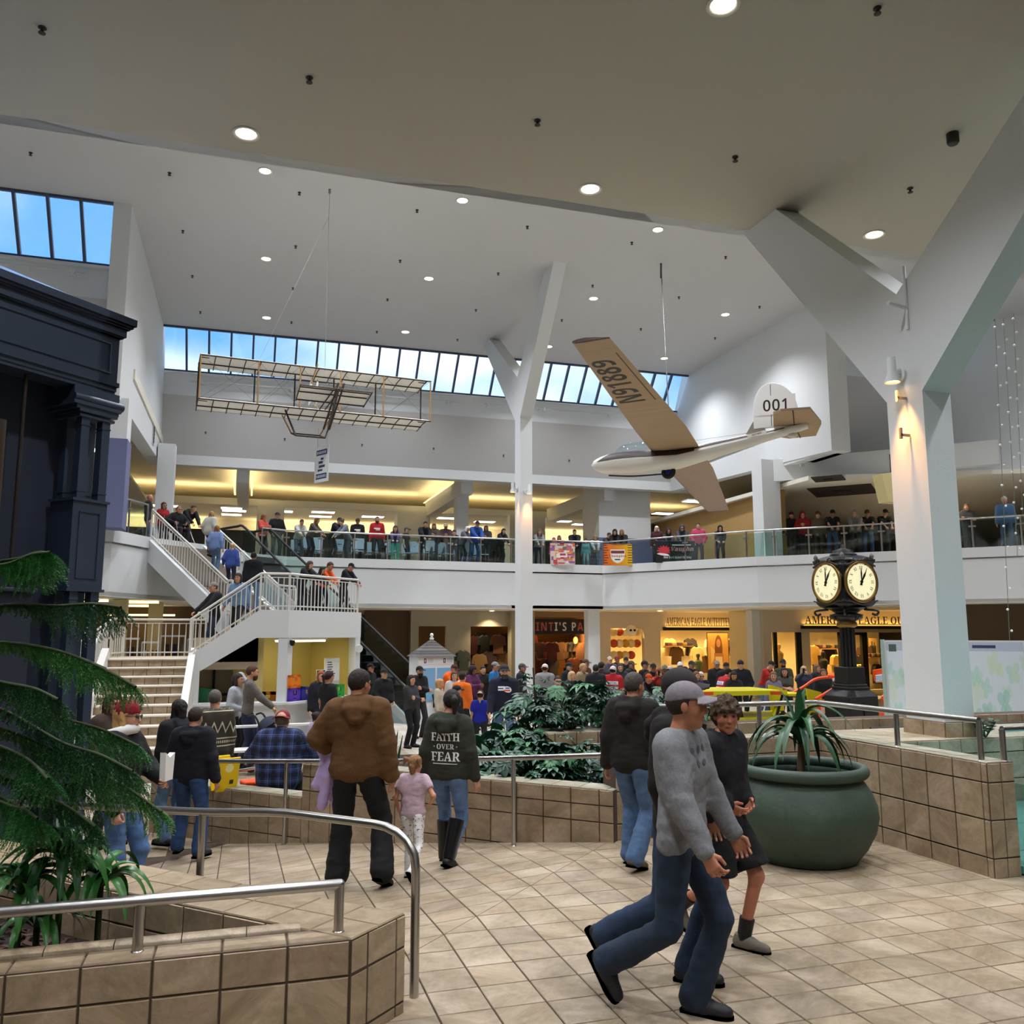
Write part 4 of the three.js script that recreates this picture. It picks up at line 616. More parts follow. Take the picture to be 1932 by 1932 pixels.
  const signTex = textTex(128, 256, '#eef0f2', (c) => { c.fillStyle = '#2c3e6e'; c.fillRect(14, 20, 100, 40); c.fillStyle = '#2c3e6e'; c.fillRect(56, 80, 26, 16); c.fillRect(36, 104, 40, 18); c.fillRect(40, 134, 56, 18); c.fillRect(30, 164, 44, 14); c.fillRect(14, 196, 100, 40); c.fillStyle = '#dfe4ee'; for (let i = 0; i < 6; i++) { c.fillRect(20 + i * 15, 30, 9, 20); c.fillRect(20 + i * 15, 206, 9, 20); } });
  mesh('board', lbox(0.6, 0.9, 0.015), std(0xe8eaec, 0.6), sg); for (const [z, r] of [[0.009, 0], [-0.009, Math.PI]]) mesh('print', new THREE.PlaneGeometry(0.58, 0.88).rotateY(r).translate(0, 0, z), std(0xffffff, 0.6, { map: signTex }), sg);
  mesh('cord', merged([bar(W3(-0.2, 0.45, 0), W3(-0.2, 0.95, 0), 0.004, 4), bar(W3(0.2, 0.45, 0), W3(0.2, 0.95, 0), 0.004, 4)]), wire, sg);
}
{ // ---- sailplane: local x towards the tail, z along the near wing (towards the camera), y up
  const D0 = 20, R = atD(1265, 858, D0), t1 = atD(1110, 656, D0 * 0.704), wdir = W3().subVectors(t1, R); const half = wdir.length(); const Z = wdir.clone().normalize(); let X = W3(Z.z, 0, -Z.x).normalize(); const Y = W3().crossVectors(Z, X).normalize();
  const t = thing('sailplane', 'full-size sailplane with tan cloth wings and a white fuselage hanging at the right', 'sailplane', R); frameGroup(t, X, Y, Z, R);
  const toL = (p) => p.clone().sub(R).applyQuaternion(t.quaternion.clone().invert());
  const nose = -1.95, tail = 3.1, white = std(0xe6e2d8, 0.3), maroon = std(0x2c1712, 0.5), tanC = std(0xa58b6c, 0.55);
  // axis of the fuselage rises slightly to the tail
  const yAx = (x) => x < 0.2 ? -0.12 : -0.12 + (x - 0.2) * 0.19, rad = (x) => { const s = (x - nose) / (tail - nose); const a = s < 0.24 ? Math.sqrt(Math.max(0, 1 - Math.pow(1 - s / 0.24, 2.2))) : 1 - Math.pow((s - 0.24) / 0.76, 0.9) * 0.74; return [0.30 * a, 0.31 * a]; };
  const fus = (v0, v1, o = 0) => sheet((u, v) => { const x = nose + (tail - nose) * u, [ry, rz] = rad(x), th = (v0 + (v1 - v0) * v); return W3(x, yAx(x) + (ry + o) * Math.sin(th), (rz + o) * Math.cos(th)); }, 60, 24);
  const body = mesh('fuselage', fus(0, Math.PI * 2), white, t);
  const blk = (x0, x1, lo, hi, mat, name, par) => mesh(name, merged([0, 1].map((m) => sheet((u, v) => { const x = x0 + (x1 - x0) * u, [ry, rz] = rad(x), f = Math.sin(Math.PI * Math.min(1, u * 4 + 0.0) / 2), a = lo, b = lo + (hi(u) - lo) * f, th0 = a + (b - a) * v, th = m ? Math.PI - th0 : th0; return W3(x, yAx(x) + (ry + 0.006) * Math.sin(th), (rz + 0.006) * Math.cos(th)); }, 40, 8))), mat, par);
  blk(nose + 0.18, 0.6, 0.12, () => 1.2, maroon, 'cockpit_stripe', body); blk(0.5, tail - 0.5, 0.35, (u) => 0.9 - 0.3 * u, maroon, 'side_stripe', body);
  mesh('canopy', (() => { const g = new THREE.SphereGeometry(0.3, 28, 14, 0, Math.PI * 2, 0, Math.PI / 2); g.scale(1.7, 0.9, 0.75); return g.translate(-0.85, 0.12, 0); })(), new THREE.MeshPhysicalMaterial({ color: 0xe8f2f6, transmission: 1, thickness: 0, roughness: 0.03 }), t);
  mesh('wheel', new THREE.TorusGeometry(0.12, 0.05, 10, 24).translate(-0.05, -0.42, 0), M.rubber, t); mesh('wheel_hub', new THREE.CylinderGeometry(0.07, 0.07, 0.07, 16).rotateX(Math.PI / 2).translate(-0.05, -0.42, 0), std(0x777, 0.4), t);
  mesh('skid', tube([W3(-1.5, -0.4, 0), W3(-0.9, -0.46, 0), W3(-0.2, -0.46, 0)], 0.02, 12, 6), std(0x2a2220, 0.5), t);
  const wing = (s) => { // aerofoil, s = +1 near wing, -1 far wing
    const sec = [[0, 0], [0.04, 0.035], [0.15, 0.07], [0.35, 0.085], [0.65, 0.055], [1, 0.0], [0.65, -0.012], [0.3, -0.028], [0.08, -0.026], [0, 0]], rt = -0.42, ch = (k) => 1.13 - 0.47 * Math.max(0, k - 0.25) / 0.75;
    const P = (k, i) => { const c = ch(k), x = rt + (1.13 - c) * 0.3 + sec[i][0] * c; return W3(x, 0.08 + sec[i][1] * 0.9 * c + 0.03 * k * half * 0.2, s * (0.1 + k * (half - 0.1))); };
    const up = sheet((u, v) => { const f = v * 5, i = Math.min(4, Math.floor(f)); return P(u, i).lerp(P(u, i + 1), f - i); }, 12, 20), lo = sheet((u, v) => { const f = 5 + v * 4, i = Math.min(8, Math.floor(f)); return P(u, i).lerp(P(u, i + 1), f - i); }, 24, 16);
    return { up, lo, P };
  };
  const letterTex = textTex(1024, 192, '#a48a6b', (c) => {
    for (let i = 0; i < 24; i++) { c.fillStyle = i % 2 ? 'rgba(120,98,72,0.25)' : 'rgba(190,165,132,0.2)'; c.fillRect(hash3(i, 1, 2) * 1024, 0, 2 + hash3(i, 5, 2) * 3, 192); }
    // u runs root to tip, v trailing edge to leading edge; glyph tops point to the leading edge
    c.save(); c.fillStyle = '#15110f'; c.font = 'bold 128px sans-serif'; c.textBaseline = 'middle'; c.translate(535, 100); c.scale(0.92, 1.0); c.fillText('N91889', 0, 0, 395); c.restore(); c.strokeStyle = '#3a2b20'; c.lineWidth = 4; c.beginPath(); c.moveTo(540, 172); c.lineTo(930, 172); c.stroke();
    c.strokeStyle = 'rgba(60,45,35,.6)'; c.lineWidth = 2; c.beginPath(); c.moveTo(1, 0); c.lineTo(1, 192); c.stroke();
  });
  const crinkle = noiseTex(256, (u, v) => { const k = 255 * pnoise(u, v, 30, 17); return [k, k, k]; }, false, 3);
  const wn = wing(1), wf = wing(-1);
  const nw = mesh('near_wing', wn.up, white, t); mesh('underside', wn.lo, std(0xffffff, 0.5, { map: letterTex }), nw);
  mesh('tip_plate', prism([0, 1, 2, 3, 4, 5, 6, 7, 8].map((i) => wn.P(1, i)), W3(0, 0, 0.05)), maroon, nw);
  const fw = mesh('far_wing', wf.up, white, t); mesh('underside', wf.lo, std(0x9c8574, 0.4, { bumpMap: crinkle, bumpScale: 0.02 }), fw); mesh('tip_plate', prism([0, 1, 2, 3, 4, 5, 6, 7, 8].map((i) => wf.P(1, i)), W3(0, 0, -0.05)), maroon, fw);
  // fin with number, stabiliser
  const yT = yAx(2.7), fin = new THREE.Shape(); fin.moveTo(2.28, yT + 0.1); fin.bezierCurveTo(2.25, yT + 0.7, 2.3, yT + 1.12, 2.68, yT + 1.16); fin.bezierCurveTo(3.1, yT + 1.1, 3.3, yT + 0.6, 3.22, yT + 0.12); fin.lineTo(2.28, yT + 0.1);
  const fg = new THREE.ExtrudeGeometry(fin, { depth: 0.05, bevelEnabled: true, bevelSize: 0.015, bevelThickness: 0.015, bevelSegments: 2, curveSegments: 16 }).translate(0, 0, -0.025);
  const f = mesh('fin', fg, std(0xf0efec, 0.35), t);
  const numTex = textTex(256, 128, '#f0efec', (c) => { c.fillStyle = '#1b1a1c'; c.font = 'bold 100px monospace'; c.textAlign = 'center'; c.textBaseline = 'middle'; c.fillText('001', 128, 66); });
  mesh('number', new THREE.PlaneGeometry(0.86, 0.46).translate(2.77, yT + 0.62, 0.047), std(0xffffff, 0.4, { map: numTex }), f); mesh('rudder_line', lbox(0.012, 1.0, 0.004, 2.66, yT + 0.62, 0.043), std(0x555, 0.6), f);
  mesh('fin_root', prism([W3(2.05, yT - 0.08, -0.03), W3(2.3, yT + 0.35, -0.03), W3(2.5, yT + 0.1, -0.03), W3(2.6, yT - 0.08, -0.03)], W3(0, 0, 0.06)), std(0x8f867b, 0.5), t);
  for (const s of [1, -1]) { const st = mesh('stabiliser', prism([W3(2.7, yT + 0.1, s * 0.04), W3(2.78, yT + 0.12, s * 0.85), W3(2.95, yT + 0.12, s * 1.0), W3(3.55, yT + 0.12, s * 0.95), W3(3.72, yT + 0.1, s * 0.04)], W3(0, 0.05, 0)), tanC, t); mesh('hinge_line', bar(W3(3.15, yT + 0.095, s * 0.04), W3(3.2, yT + 0.11, s * 0.97), 0.012, 5), maroon, st); }
  mesh('tail_skid', new THREE.SphereGeometry(0.07, 12, 8).scale(1.6, 0.8, 0.7).translate(3.1, yT - 0.13, 0), white, t);
  const sideTex = textTex(256, 48, '#e6e2d8', (c) => { c.fillStyle = '#4a4644'; c.font = 'bold 38px sans-serif'; c.textBaseline = 'middle'; c.textAlign = 'center'; c.fillText('N91889', 128, 25); });
  mesh('registration', new THREE.PlaneGeometry(0.42, 0.08).rotateZ(0.19).translate(2.0, yAx(2.0) + 0.06, rad(2.0)[1] + 0.012), std(0xffffff, 0.4, { map: sideTex }), t);
  for (const m of t.children) if (['fin', 'fin_root', 'stabiliser', 'tail_skid'].includes(m.name)) m.position.x -= 0.34;
  const h1 = toL(atY(1247, 497, HC)); mesh('cable', merged([bar(h1, W3(0, 0.2, 0), 0.014, 6), bar(h1.clone().add(W3(0, -0.5, 0)), h1.clone(), 0.03, 6), bar(W3(2.6, yT + 0.1, -0.1), W3(-0.2, 1.1, -2.5), 0.004, 4)]), std(0x3c3a3a, 0.5), t);
}
{ // ---- street clock
  const P = atD(1607, 1350, 18.6), t = thing('street_clock', 'black cast-iron four-faced street clock with Roman numerals on a fluted post', 'clock', W3(P.x, COURT, P.z), 0.07), iron = std(0x0d0c0c, 0.4), gold = std(0x8a6a35, 0.35, { metalness: 0.7 });
  const yAt = (py) => atD(1601, py, 18.6).y - COURT, b = (w, y0, y1, m = iron) => rbox(w, y1 - y0, w, 0.02, 0, (y0 + y1) / 2, 0);
  const yH0 = yAt(1150), yH1 = yAt(1048);
  mesh('base', merged([b(0.86, 0, 0.2), b(0.76, 0.2, yAt(1312)), new THREE.CylinderGeometry(0.34, 0.53, yAt(1298) - yAt(1312), 4, 1).rotateY(Math.PI / 4).translate(0, yAt(1305), 0), b(0.54, yAt(1300), yAt(1295)), b(0.49, yAt(1295), yAt(1290)), b(0.44, yAt(1290), yAt(1258)), ...[0, 1, 2, 3].map((k) => lbox(0.03, yAt(1320) - 0.3, 0.02, 0, yAt(1320) / 2 + 0.12, 0.385).rotateY(k * Math.PI / 2))]), iron, t);
  const fl = []; for (let i = 0; i <= 12; i++) { const a = i / 12 * Math.PI * 2; fl.push(new THREE.CylinderGeometry(0.03, 0.034, yAt(1180) - yAt(1258), 8).translate(0.125 * Math.cos(a), (yAt(1180) + yAt(1258)) / 2, 0.125 * Math.sin(a))); }
  mesh('post', merged([new THREE.CylinderGeometry(0.125, 0.13, yAt(1180) - yAt(1258), 24).translate(0, (yAt(1180) + yAt(1258)) / 2, 0), ...fl]), iron, t);
  mesh('collar', lathe([[0.16, yAt(1184)], [0.21, yAt(1181)], [0.21, yAt(1175)], [0.17, yAt(1172)], [0.2, yAt(1168)]], 24), gold, t);
  mesh('capital', merged([lathe([[0.18, yAt(1172)], [0.3, yAt(1168)], [0.34, yAt(1160)], [0.22, yAt(1157)], [0.3, yAt(1152)], [0.42, yAt(1147)]], 24), ...[0, 1, 2, 3].map((k) => tube([W3(0.25, yAt(1150), 0.25), W3(0.44, yAt(1153), 0.44), W3(0.42, yAt(1161), 0.42), W3(0.36, yAt(1158), 0.36)], 0.025, 14, 6).rotateY(k * Math.PI / 2 + 0)), new THREE.SphereGeometry(0.05, 10, 8).translate(0, yAt(1166), 0.3), new THREE.SphereGeometry(0.05, 10, 8).translate(-0.3, yAt(1166), 0)]), iron, t);
  // head: square drum with swelling sides
  const hh = (yH1 - yH0) * 0.97, yc = yAt(1100), Rf = 0.41;
  mesh('head', merged([rbox(0.91, hh * 0.8, 0.91, 0.12, 0, yc, 0, 4), lathe([[0.36, yAt(1150)], [0.52, yAt(1145)], [0.6, yAt(1138)], [0.52, yAt(1128)], [0.4, yAt(1120)]], 4).rotateY(Math.PI / 4), lathe([[0.4, yAt(1085)], [0.56, yAt(1072)], [0.62, yAt(1062)], [0.64, yAt(1058)], [0.56, yAt(1054)], [0.4, yAt(1050)], [0.28, yAt(1048)]], 4).rotateY(Math.PI / 4)]), iron, t);
  mesh('crown', merged([lathe([[0.26, yAt(1050)], [0.28, yAt(1046)], [0.2, yAt(1042)], [0.22, yAt(1039)], [0.1, yAt(1036)], [0.04, yAt(1034)], [0.03, yAt(1026)], [0.005, yAt(1013)]], 8)]), iron, t);
  mesh('finial', merged([[1, 1], [1, -1], [-1, 1], [-1, -1]].map(([a, c]) => lathe([[0.03, yAt(1056)], [0.05, yAt(1052)], [0.04, yAt(1049)], [0.012, yAt(1046)], [0, yAt(1045)]], 10).translate(a * 0.4, 0, c * 0.4))), std(0x77736c, 0.4), t);
  const orn = []; for (let k = 0; k < 4; k++) for (const s of [-1, 1]) { orn.push(new THREE.TorusGeometry(0.07, 0.018, 6, 16, 4.5).rotateZ(s > 0 ? 0.4 : 2.2).translate(s * 0.14, yAt(1062), 0.5).rotateY(k * Math.PI / 2), tube([W3(0, yAt(1060), 0.5), W3(s * 0.2, yAt(1064), 0.51), W3(s * 0.38, yAt(1070), 0.5)], 0.016, 10, 5).rotateY(k * Math.PI / 2), tube([W3(0, yAt(1142), 0.47), W3(s * 0.2, yAt(1138), 0.49), W3(s * 0.4, yAt(1134), 0.5)], 0.016, 10, 5).rotateY(k * Math.PI / 2)); }
  mesh('scroll_ornament', merged(orn), std(0x2f2822, 0.4), t);
  const face = textTex(512, 512, '#efe9bd', (c) => {
    c.translate(256, 256); c.fillStyle = '#17140f'; c.textAlign = 'center'; c.textBaseline = 'middle'; c.font = 'bold 52px serif';
    'XII I II III IV V VI VII VIII IX X XI'.split(' ').forEach((s, i) => { c.save(); c.rotate(i * Math.PI / 6); c.translate(0, -192); c.scale(s.length > 3 ? 0.7 : s.length > 2 ? 0.85 : 1, 1.2); c.fillText(s, 0, 0); c.restore(); });
    for (let i = 0; i < 60; i++) { c.save(); c.rotate(i * Math.PI / 30); c.fillRect(-1.5, -238, 3, i % 5 ? 7 : 12); c.restore(); }
  });
  const hands = merged([[0, 0.32, 0.009], [Math.PI / 6, 0.28, 0.013]].map(([a, L, w]) => prism([W3(-w * 1.3, -0.08, 0), W3(-w, 0, 0), W3(-w * 1.9, L * 0.55, 0), W3(0, L, 0), W3(w * 1.9, L * 0.55, 0), W3(w, 0, 0), W3(w * 1.3, -0.08, 0)], W3(0, 0, 0.008)).rotateZ(-a)).concat([new THREE.CylinderGeometry(0.035, 0.035, 0.02, 14).rotateX(Math.PI / 2)]));
  for (let k = 0; k < 4; k++) {
    const g = new THREE.Group(); g.name = 'dial'; t.add(g); g.rotation.y = k * Math.PI / 2; g.position.y = yc; 
    mesh('clock_face', new THREE.CircleGeometry(Rf - 0.02, 48).translate(0, 0, 0.495), new THREE.MeshStandardMaterial({ color: 0xffffff, map: face, roughness: 0.5, emissive: 0xffffff, emissiveMap: face, emissiveIntensity: 0.42 }), g);
    mesh('bezel', new THREE.TorusGeometry(Rf, 0.035, 10, 56).translate(0, 0, 0.49), gold, g); mesh('drum', new THREE.CylinderGeometry(Rf + 0.02, Rf + 0.03, 0.08, 48).rotateX(Math.PI / 2).translate(0, 0, 0.452), iron, g);
    mesh('hand', hands.clone().translate(0, 0, 0.503), std(0x100e0d, 0.4), g);
  }
}

// ================================================================ SHOPS UNDER THE GALLERY, CARS, COURT FURNITURE
const FRONT = 36.0, SH = 3.0; // shop-front plane and ceiling height
const pxX = (px, q, py = 1200) => atQ(px, py, q).x;
{
  const front = std(0xcfc3ac, 0.8), warmWall = std(0xe4d3a8, 0.8), blackM = M.black;
  // soffit cove and shop front wall with openings (x positions read along the plane)
  const X = (px) => pxX(px, FRONT), y = (py) => atQ(1300, py, FRONT).y;
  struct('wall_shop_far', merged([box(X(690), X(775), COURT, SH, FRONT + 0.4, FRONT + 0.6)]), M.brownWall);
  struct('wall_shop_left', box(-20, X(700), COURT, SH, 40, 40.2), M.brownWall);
  struct('wall_shop_front', merged([box(X(842), X(888), COURT, y(1183), FRONT + 0.01, FRONT + 0.25), box(X(775), X(961), y(1183), SH, FRONT, FRONT + 0.25), box(X(775), X(790), COURT, y(1183), FRONT + 0.01, FRONT + 0.3), box(X(961), X(1005), COURT, SH, FRONT - 0.3, FRONT + 0.25)]), std(0x9a927e, 0.8));
  struct('wall_shop_sign_band', merged([box(X(1005), X(1120), y(1166), SH, FRONT, FRONT + 0.2)]), std(0x8a7049, 0.8));
  struct('wall_shop_right', merged([box(X(1130), X(1152), COURT, SH, FRONT, FRONT + 0.3), box(X(1152), X(1216), y(1186), SH, FRONT, FRONT + 0.3), box(X(1216), X(1246), COURT, SH, FRONT, FRONT + 0.3), box(X(1246), X(1396), y(1190), SH, FRONT, FRONT + 0.3), box(X(1396), X(1430), COURT, SH, FRONT, FRONT + 0.3)]), front);
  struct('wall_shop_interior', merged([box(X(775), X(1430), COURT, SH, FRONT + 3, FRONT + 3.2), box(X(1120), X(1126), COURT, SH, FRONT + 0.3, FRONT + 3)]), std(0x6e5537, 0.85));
  struct('wall_shop_interior_right', box(X(1150), X(1425), COURT, SH, FRONT + 2.2, FRONT + 2.4), warmWall);
  // white posts carrying the gallery edge
  for (const [px, q] of [[1121, 32.9], [1431, 31.4]]) struct('wall_post', box(pxX(px - 11, q), pxX(px + 11, q), COURT, SH, q, q + 0.45), M.white);
  // shop lamps
  let lampN = 0, garN = 0; const lampRow = (xs, q, col, k) => xs.forEach((x) => { const t = thing('shop_lamp', `small warm recessed lamp inside the shops under the gallery, ${ord(lampN++)} of them`, 'lamp', V(x, SH - 0.02, q), 0, 'recessed lamps inside the shops'); mesh('lens', new THREE.CylinderGeometry(0.12, 0.12, 0.02, 14), glow(col, 5), t); const L = new THREE.SpotLight(col, k, 0, 1.1, 0.8, 2); L.position.y = -0.06; L.target.position.set(0, -3, 0.3); L.shadow.radius = 4; t.add(L, L.target); });
  lampRow([X(815), X(915), X(1050)], FRONT + 1.2, 0xffd2a0, 5); lampRow([X(1180), X(1270), X(1310), X(1350), X(1390)], FRONT + 0.9, 0xffd890, 24);
  for (const [px, py] of [[928, 1153], [1102, 1156], [1245, 1153], [722, 1157]]) { const p = atY(px, py, SH - 0.01); const t = thing('recessed_downlight', `small glowing lamp in the soffit under the gallery ${px < 800 ? 'behind the escalator' : px < 1000 ? 'left of the central column' : px < 1200 ? 'above the first dark shop sign' : 'above the window with round toys'}`, 'downlight', p); mesh('lens', new THREE.CylinderGeometry(0.11, 0.11, 0.02, 14), glow(0xfff0cc, 6), t); mesh('trim_ring', new THREE.TorusGeometry(0.12, 0.015, 6, 18).rotateX(Math.PI / 2), M.white, t); const L = new THREE.SpotLight(0xffe6bb, 16, 0, 1.0, 0.8, 2); L.position.y = -0.05; L.target.position.set(0, -3, 0); t.add(L, L.target); }
  // dark sign with painted letters
  const s1 = thing('shop_sign', 'black shop sign with red and white hand-painted capital letters', 'sign', V((X(1003) + X(1118)) / 2, (y(1170) + y(1196)) / 2, FRONT - 0.06)), w1 = X(1118) - X(1003), h1 = y(1170) - y(1197);
  mesh('board', lbox(w1, h1, 0.08), std(0x120d0d, 0.6), s1);
  mesh('lettering', new THREE.PlaneGeometry(w1 * 0.98, h1 * 0.94).translate(0, 0, 0.045), std(0xffffff, 0.6, { map: textTex(512, 112, '#120d0d', (c) => { c.font = 'bold 84px sans-serif'; c.textBaseline = 'middle'; c.scale(0.93, 1.1); let x = 26; for (const [ch, col] of [['I', '#b8503c'], ['N', '#b0493a'], ['T', '#a8513f'], ['I', '#d8cfc4'], ["'", '#d8cfc4'], ['S', '#d6cdc0'], [' ', ''], ['P', '#d8d0c4'], ['A', '#c05a48'], ['T', '#b0503f']]) { c.fillStyle = col || '#000'; c.fillText(ch, x, 52); x += c.measureText(ch).width + 8; } }) }), s1);
  // lit bronze letter signs on black ledges
  const letterSign = (label, p0, p1, q, yb, h, n) => {
    const x0 = p0, x1 = p1, t = thing('shop_sign', label, 'sign', V((x0 + x1) / 2, yb, q));
    mesh('ledge', lbox(x1 - x0 + 0.2, 0.14, 0.16, 0, -0.08, 0), M.black, t);
    const g = textTex(1024, 96, null, (c) => { c.clearRect(0, 0, 1024, 96); c.fillStyle = '#241a10'; c.font = 'bold 92px serif'; c.textBaseline = 'middle'; c.textAlign = 'center'; c.fillText(n, 512, 52, 1010); });
    mesh('lettering', new THREE.PlaneGeometry(x1 - x0, h).translate(0, h / 2, 0.02), std(0xffffff, 0.6, { map: g, alphaTest: 0.5, transparent: false, side: THREE.DoubleSide }), t);
    mesh('strip_lamp', lbox(x1 - x0 - 0.1, 0.02, 0.02, 0, 0.0, -0.05), glow(0xffb950, 2), t);
    const L = new THREE.RectAreaLight(0xffc468, 14, x1 - x0 - 0.1, 0.06); L.position.set(0, 0.03, -0.04); L.rotation.x = Math.PI / 2 * 1.12; t.add(L); return t;
  };
  letterSign('dark serif shop letters on a lit black ledge, left of the clock', X(1254), X(1382), FRONT - 0.12, y(1183), 0.52, 'AMERICAN EAGLE OUTFITTERS');
  // second front, on the diagonal behind the clock
  const q2 = 31.2, X2 = (px) => pxX(px, q2), y2 = (py) => atQ(1600, py, q2).y;
  struct('wall_shop_diagonal', merged([box(X2(1440), X2(1712), y2(1193), SH, q2, q2 + 0.3), box(X2(1440), X2(1456), COURT, y2(1193), q2 + 0.01, q2 + 0.3), box(X2(1512), X2(1528), COURT, y2(1193), q2 + 0.01, q2 + 0.3), box(X2(1455), X2(1712), COURT, COURT + 0.25, q2, q2 + 0.2)]), front);
  struct('wall_shop_diagonal_interior', merged([box(X2(1440), X2(1730), COURT, SH, q2 + 2.4, q2 + 2.6), box(X2(1440), X2(1446), COURT, SH, q2 + 0.3, q2 + 2.4)]), warmWall);
  const door = thing('shop_door', 'dark framed glass double door of the clothing shop behind the street clock', 'door', O0());
  mesh('frame', merged([box(X2(1584), X2(1592), COURT, y2(1193), q2, q2 + 0.15), box(X2(1626), X2(1636), COURT, y2(1193), q2, q2 + 0.15), box(X2(1584), X2(1636), y2(1198), y2(1193), q2, q2 + 0.15), box(X2(1460), X2(1466), COURT, y2(1193), q2, q2 + 0.1), box(X2(1502), X2(1512), COURT, y2(1193), q2, q2 + 0.1)]), M.black, door);
  lampRow([X2(1480), X2(1550), X2(1610), X2(1660)], q2 + 0.9, 0xffd890, 22);
  letterSign('larger dark serif shop letters on a lit black ledge, behind the clock', X2(1514), X2(1514) + (X2(1695) - X2(1514)) * 1.5, q2 - 0.12, y2(1180), 0.46, 'AMERICAN EAGLE OUTFITTERS');
  // window contents: clothes on rails, mannequins, posters, shelves
  const r = rng(31), garment = (w, h) => { const s = new THREE.Shape(); s.moveTo(-w * 0.2, 0); s.lineTo(-w * 0.5, -h * 0.12); s.lineTo(-w * 0.62, -h * 0.5); s.lineTo(-w * 0.42, -h * 0.52); s.lineTo(-w * 0.36, -h * 0.3); s.lineTo(-w * 0.4, -h); s.lineTo(w * 0.4, -h); s.lineTo(w * 0.36, -h * 0.3); s.lineTo(w * 0.42, -h * 0.52); s.lineTo(w * 0.62, -h * 0.5); s.lineTo(w * 0.5, -h * 0.12); s.lineTo(w * 0.2, 0); s.quadraticCurveTo(0, -h * 0.1, -w * 0.2, 0); return new THREE.ExtrudeGeometry(s, { depth: 0.12, bevelEnabled: true, bevelSize: 0.02, bevelThickness: 0.04, bevelSegments: 2, curveSegments: 6 }); };
  const gg = garment(0.55, 0.8), cols = [0x4a2420, 0x5a3420, 0x222226, 0x8a6a48, 0x30342e, 0x5a4c3a, 0x38241a, 0x6a2a22, 0x1e1e24, 0x7a5c34];
  const hang = (px, py, q, c, label) => { const o = one('hanging_garment', gg, std(c, 0.9), label.includes('pillar') ? label : `${{ 0x4a2420: 'dark red', 0x5a3420: 'rust', 0x222226: 'black', 0x8a6a48: 'tan', 0x30342e: 'olive', 0x5a4c3a: 'taupe', 0x38241a: 'brown', 0x6a2a22: 'red', 0x1e1e24: 'near-black', 0x7a5c34: 'ochre' }[c] ?? 'lit'} ${label}, ${ord(garN++ % 26)} hung`, 'garment', 'garments shown in the shop windows'); o.position.copy(atQ(px, py, q)); o.rotation.y = (r() - 0.5) * 0.8; return o; };
  for (let i = 0; i < 26; i++) hang(895 + (i % 13) * 8.6 + r() * 3, 1192 + Math.floor(i / 13) * 34 + r() * 10, FRONT + 0.8 + r() * 1.5, cols[Math.floor(r() * 10)], 'garment in the dim shop windows at the left');
  for (let i = 0; i < 14; i++) hang(1015 + (i % 7) * 13, 1212 + Math.floor(i / 7) * 30, FRONT + 1.2 + r(), cols[Math.floor(r() * 10)], 'garment in the dim shop windows at the left');
  hang(872, 1228, FRONT - 0.05, 0x3d4438, 'green scarf and dark coat hanging on the pillar between the dim shop windows').userData.group = undefined;
  for (let i = 0; i < 10; i++) hang(1262 + i * 13, 1205 + (i % 3) * 16, FRONT + 1.2 + r(), [0xd8b878, 0x6a4a2a, 0xe8d8b0, 0x3a2e24][i % 4], 'garment in the bright clothing shop');
  for (let i = 0; i < 12; i++) hang(1530 + i * 11, 1218 + (i % 3) * 18, q2 + 1.0 + r(), [0xd8a850, 0x50381f, 0xe8c880, 0x2a2420][i % 4], 'garment in the shop behind the street clock');
  const tor = lathe([[0, 0.0], [0.13, 0.0], [0.15, 0.1], [0.12, 0.28], [0.17, 0.5], [0.19, 0.62], [0.12, 0.7], [0.055, 0.74], [0.05, 0.82], [0.085, 0.88], [0.09, 0.97], [0.05, 1.03], [0, 1.04]], 20).scale(1.15, 1, 0.75);
  for (const [px, py, q, c, where] of [[1318, 1275, FRONT + 0.4, 0x5d6b4a, 'green shirted mannequin at the left window of the clothing shop'], [1402, 1278, FRONT - 0.1, 0x30302a, 'dark jacketed mannequin beside the right pillar of the clothing shop'], [1471, 1262, q2 + 0.5, 0xe0b25a, 'yellow lit mannequin in the corner window of the clothing shop'], [1555, 1275, q2 + 0.8, 0x2a2622, 'dark mannequin in the shop window left of the street clock']]) { const t = thing('mannequin', where, 'mannequin', atQ(px, py, q)); mesh('torso', tor, std(c, 0.8), t); mesh('stand', bar(W3(0, 0, 0), W3(0, -1.2, 0), 0.02, 6), M.black, t); }
  const poster = (label, p0, y0, p1, y1, q, draw) => { const a = atQ(p0, y0, q), b = atQ(p1, y1, q), w = b.x - a.x, h = a.y - b.y; const t = thing('poster', label, 'poster', V((a.x + b.x) / 2, (a.y + b.y) / 2, q)); mesh('board', lbox(w, h, 0.04), std(0x2b2017, 0.7), t); mesh('print', new THREE.PlaneGeometry(w * 0.96, h * 0.96).translate(0, 0, 0.022), std(0xffffff, 0.6, { map: textTex(128, 192, null, draw) }), t); };
  poster('tall poster of a long-haired woman in a white top in the clothing shop window', 1333, 1193, 1376, 1275, FRONT + 1.0, (c) => { c.fillStyle = '#d9a24e'; c.fillRect(0, 0, 128, 192); c.fillStyle = '#e9c98d'; c.beginPath(); c.moveTo(20, 60); c.lineTo(60, 90); c.lineTo(20, 140); c.fill(); c.fillStyle = '#7d4a22'; c.beginPath(); c.ellipse(68, 75, 24, 66, 0, 0, 7); c.fill(); c.fillStyle = '#c98a5c'; c.beginPath(); c.ellipse(68, 46, 13, 19, 0, 0, 7); c.fill(); c.fillStyle = '#b97a4c'; c.fillRect(40, 92, 56, 40); c.fillStyle = '#f0dcb4'; c.fillRect(46, 108, 44, 70); c.fillStyle = '#a34f26'; c.fillRect(36, 176, 64, 16); });
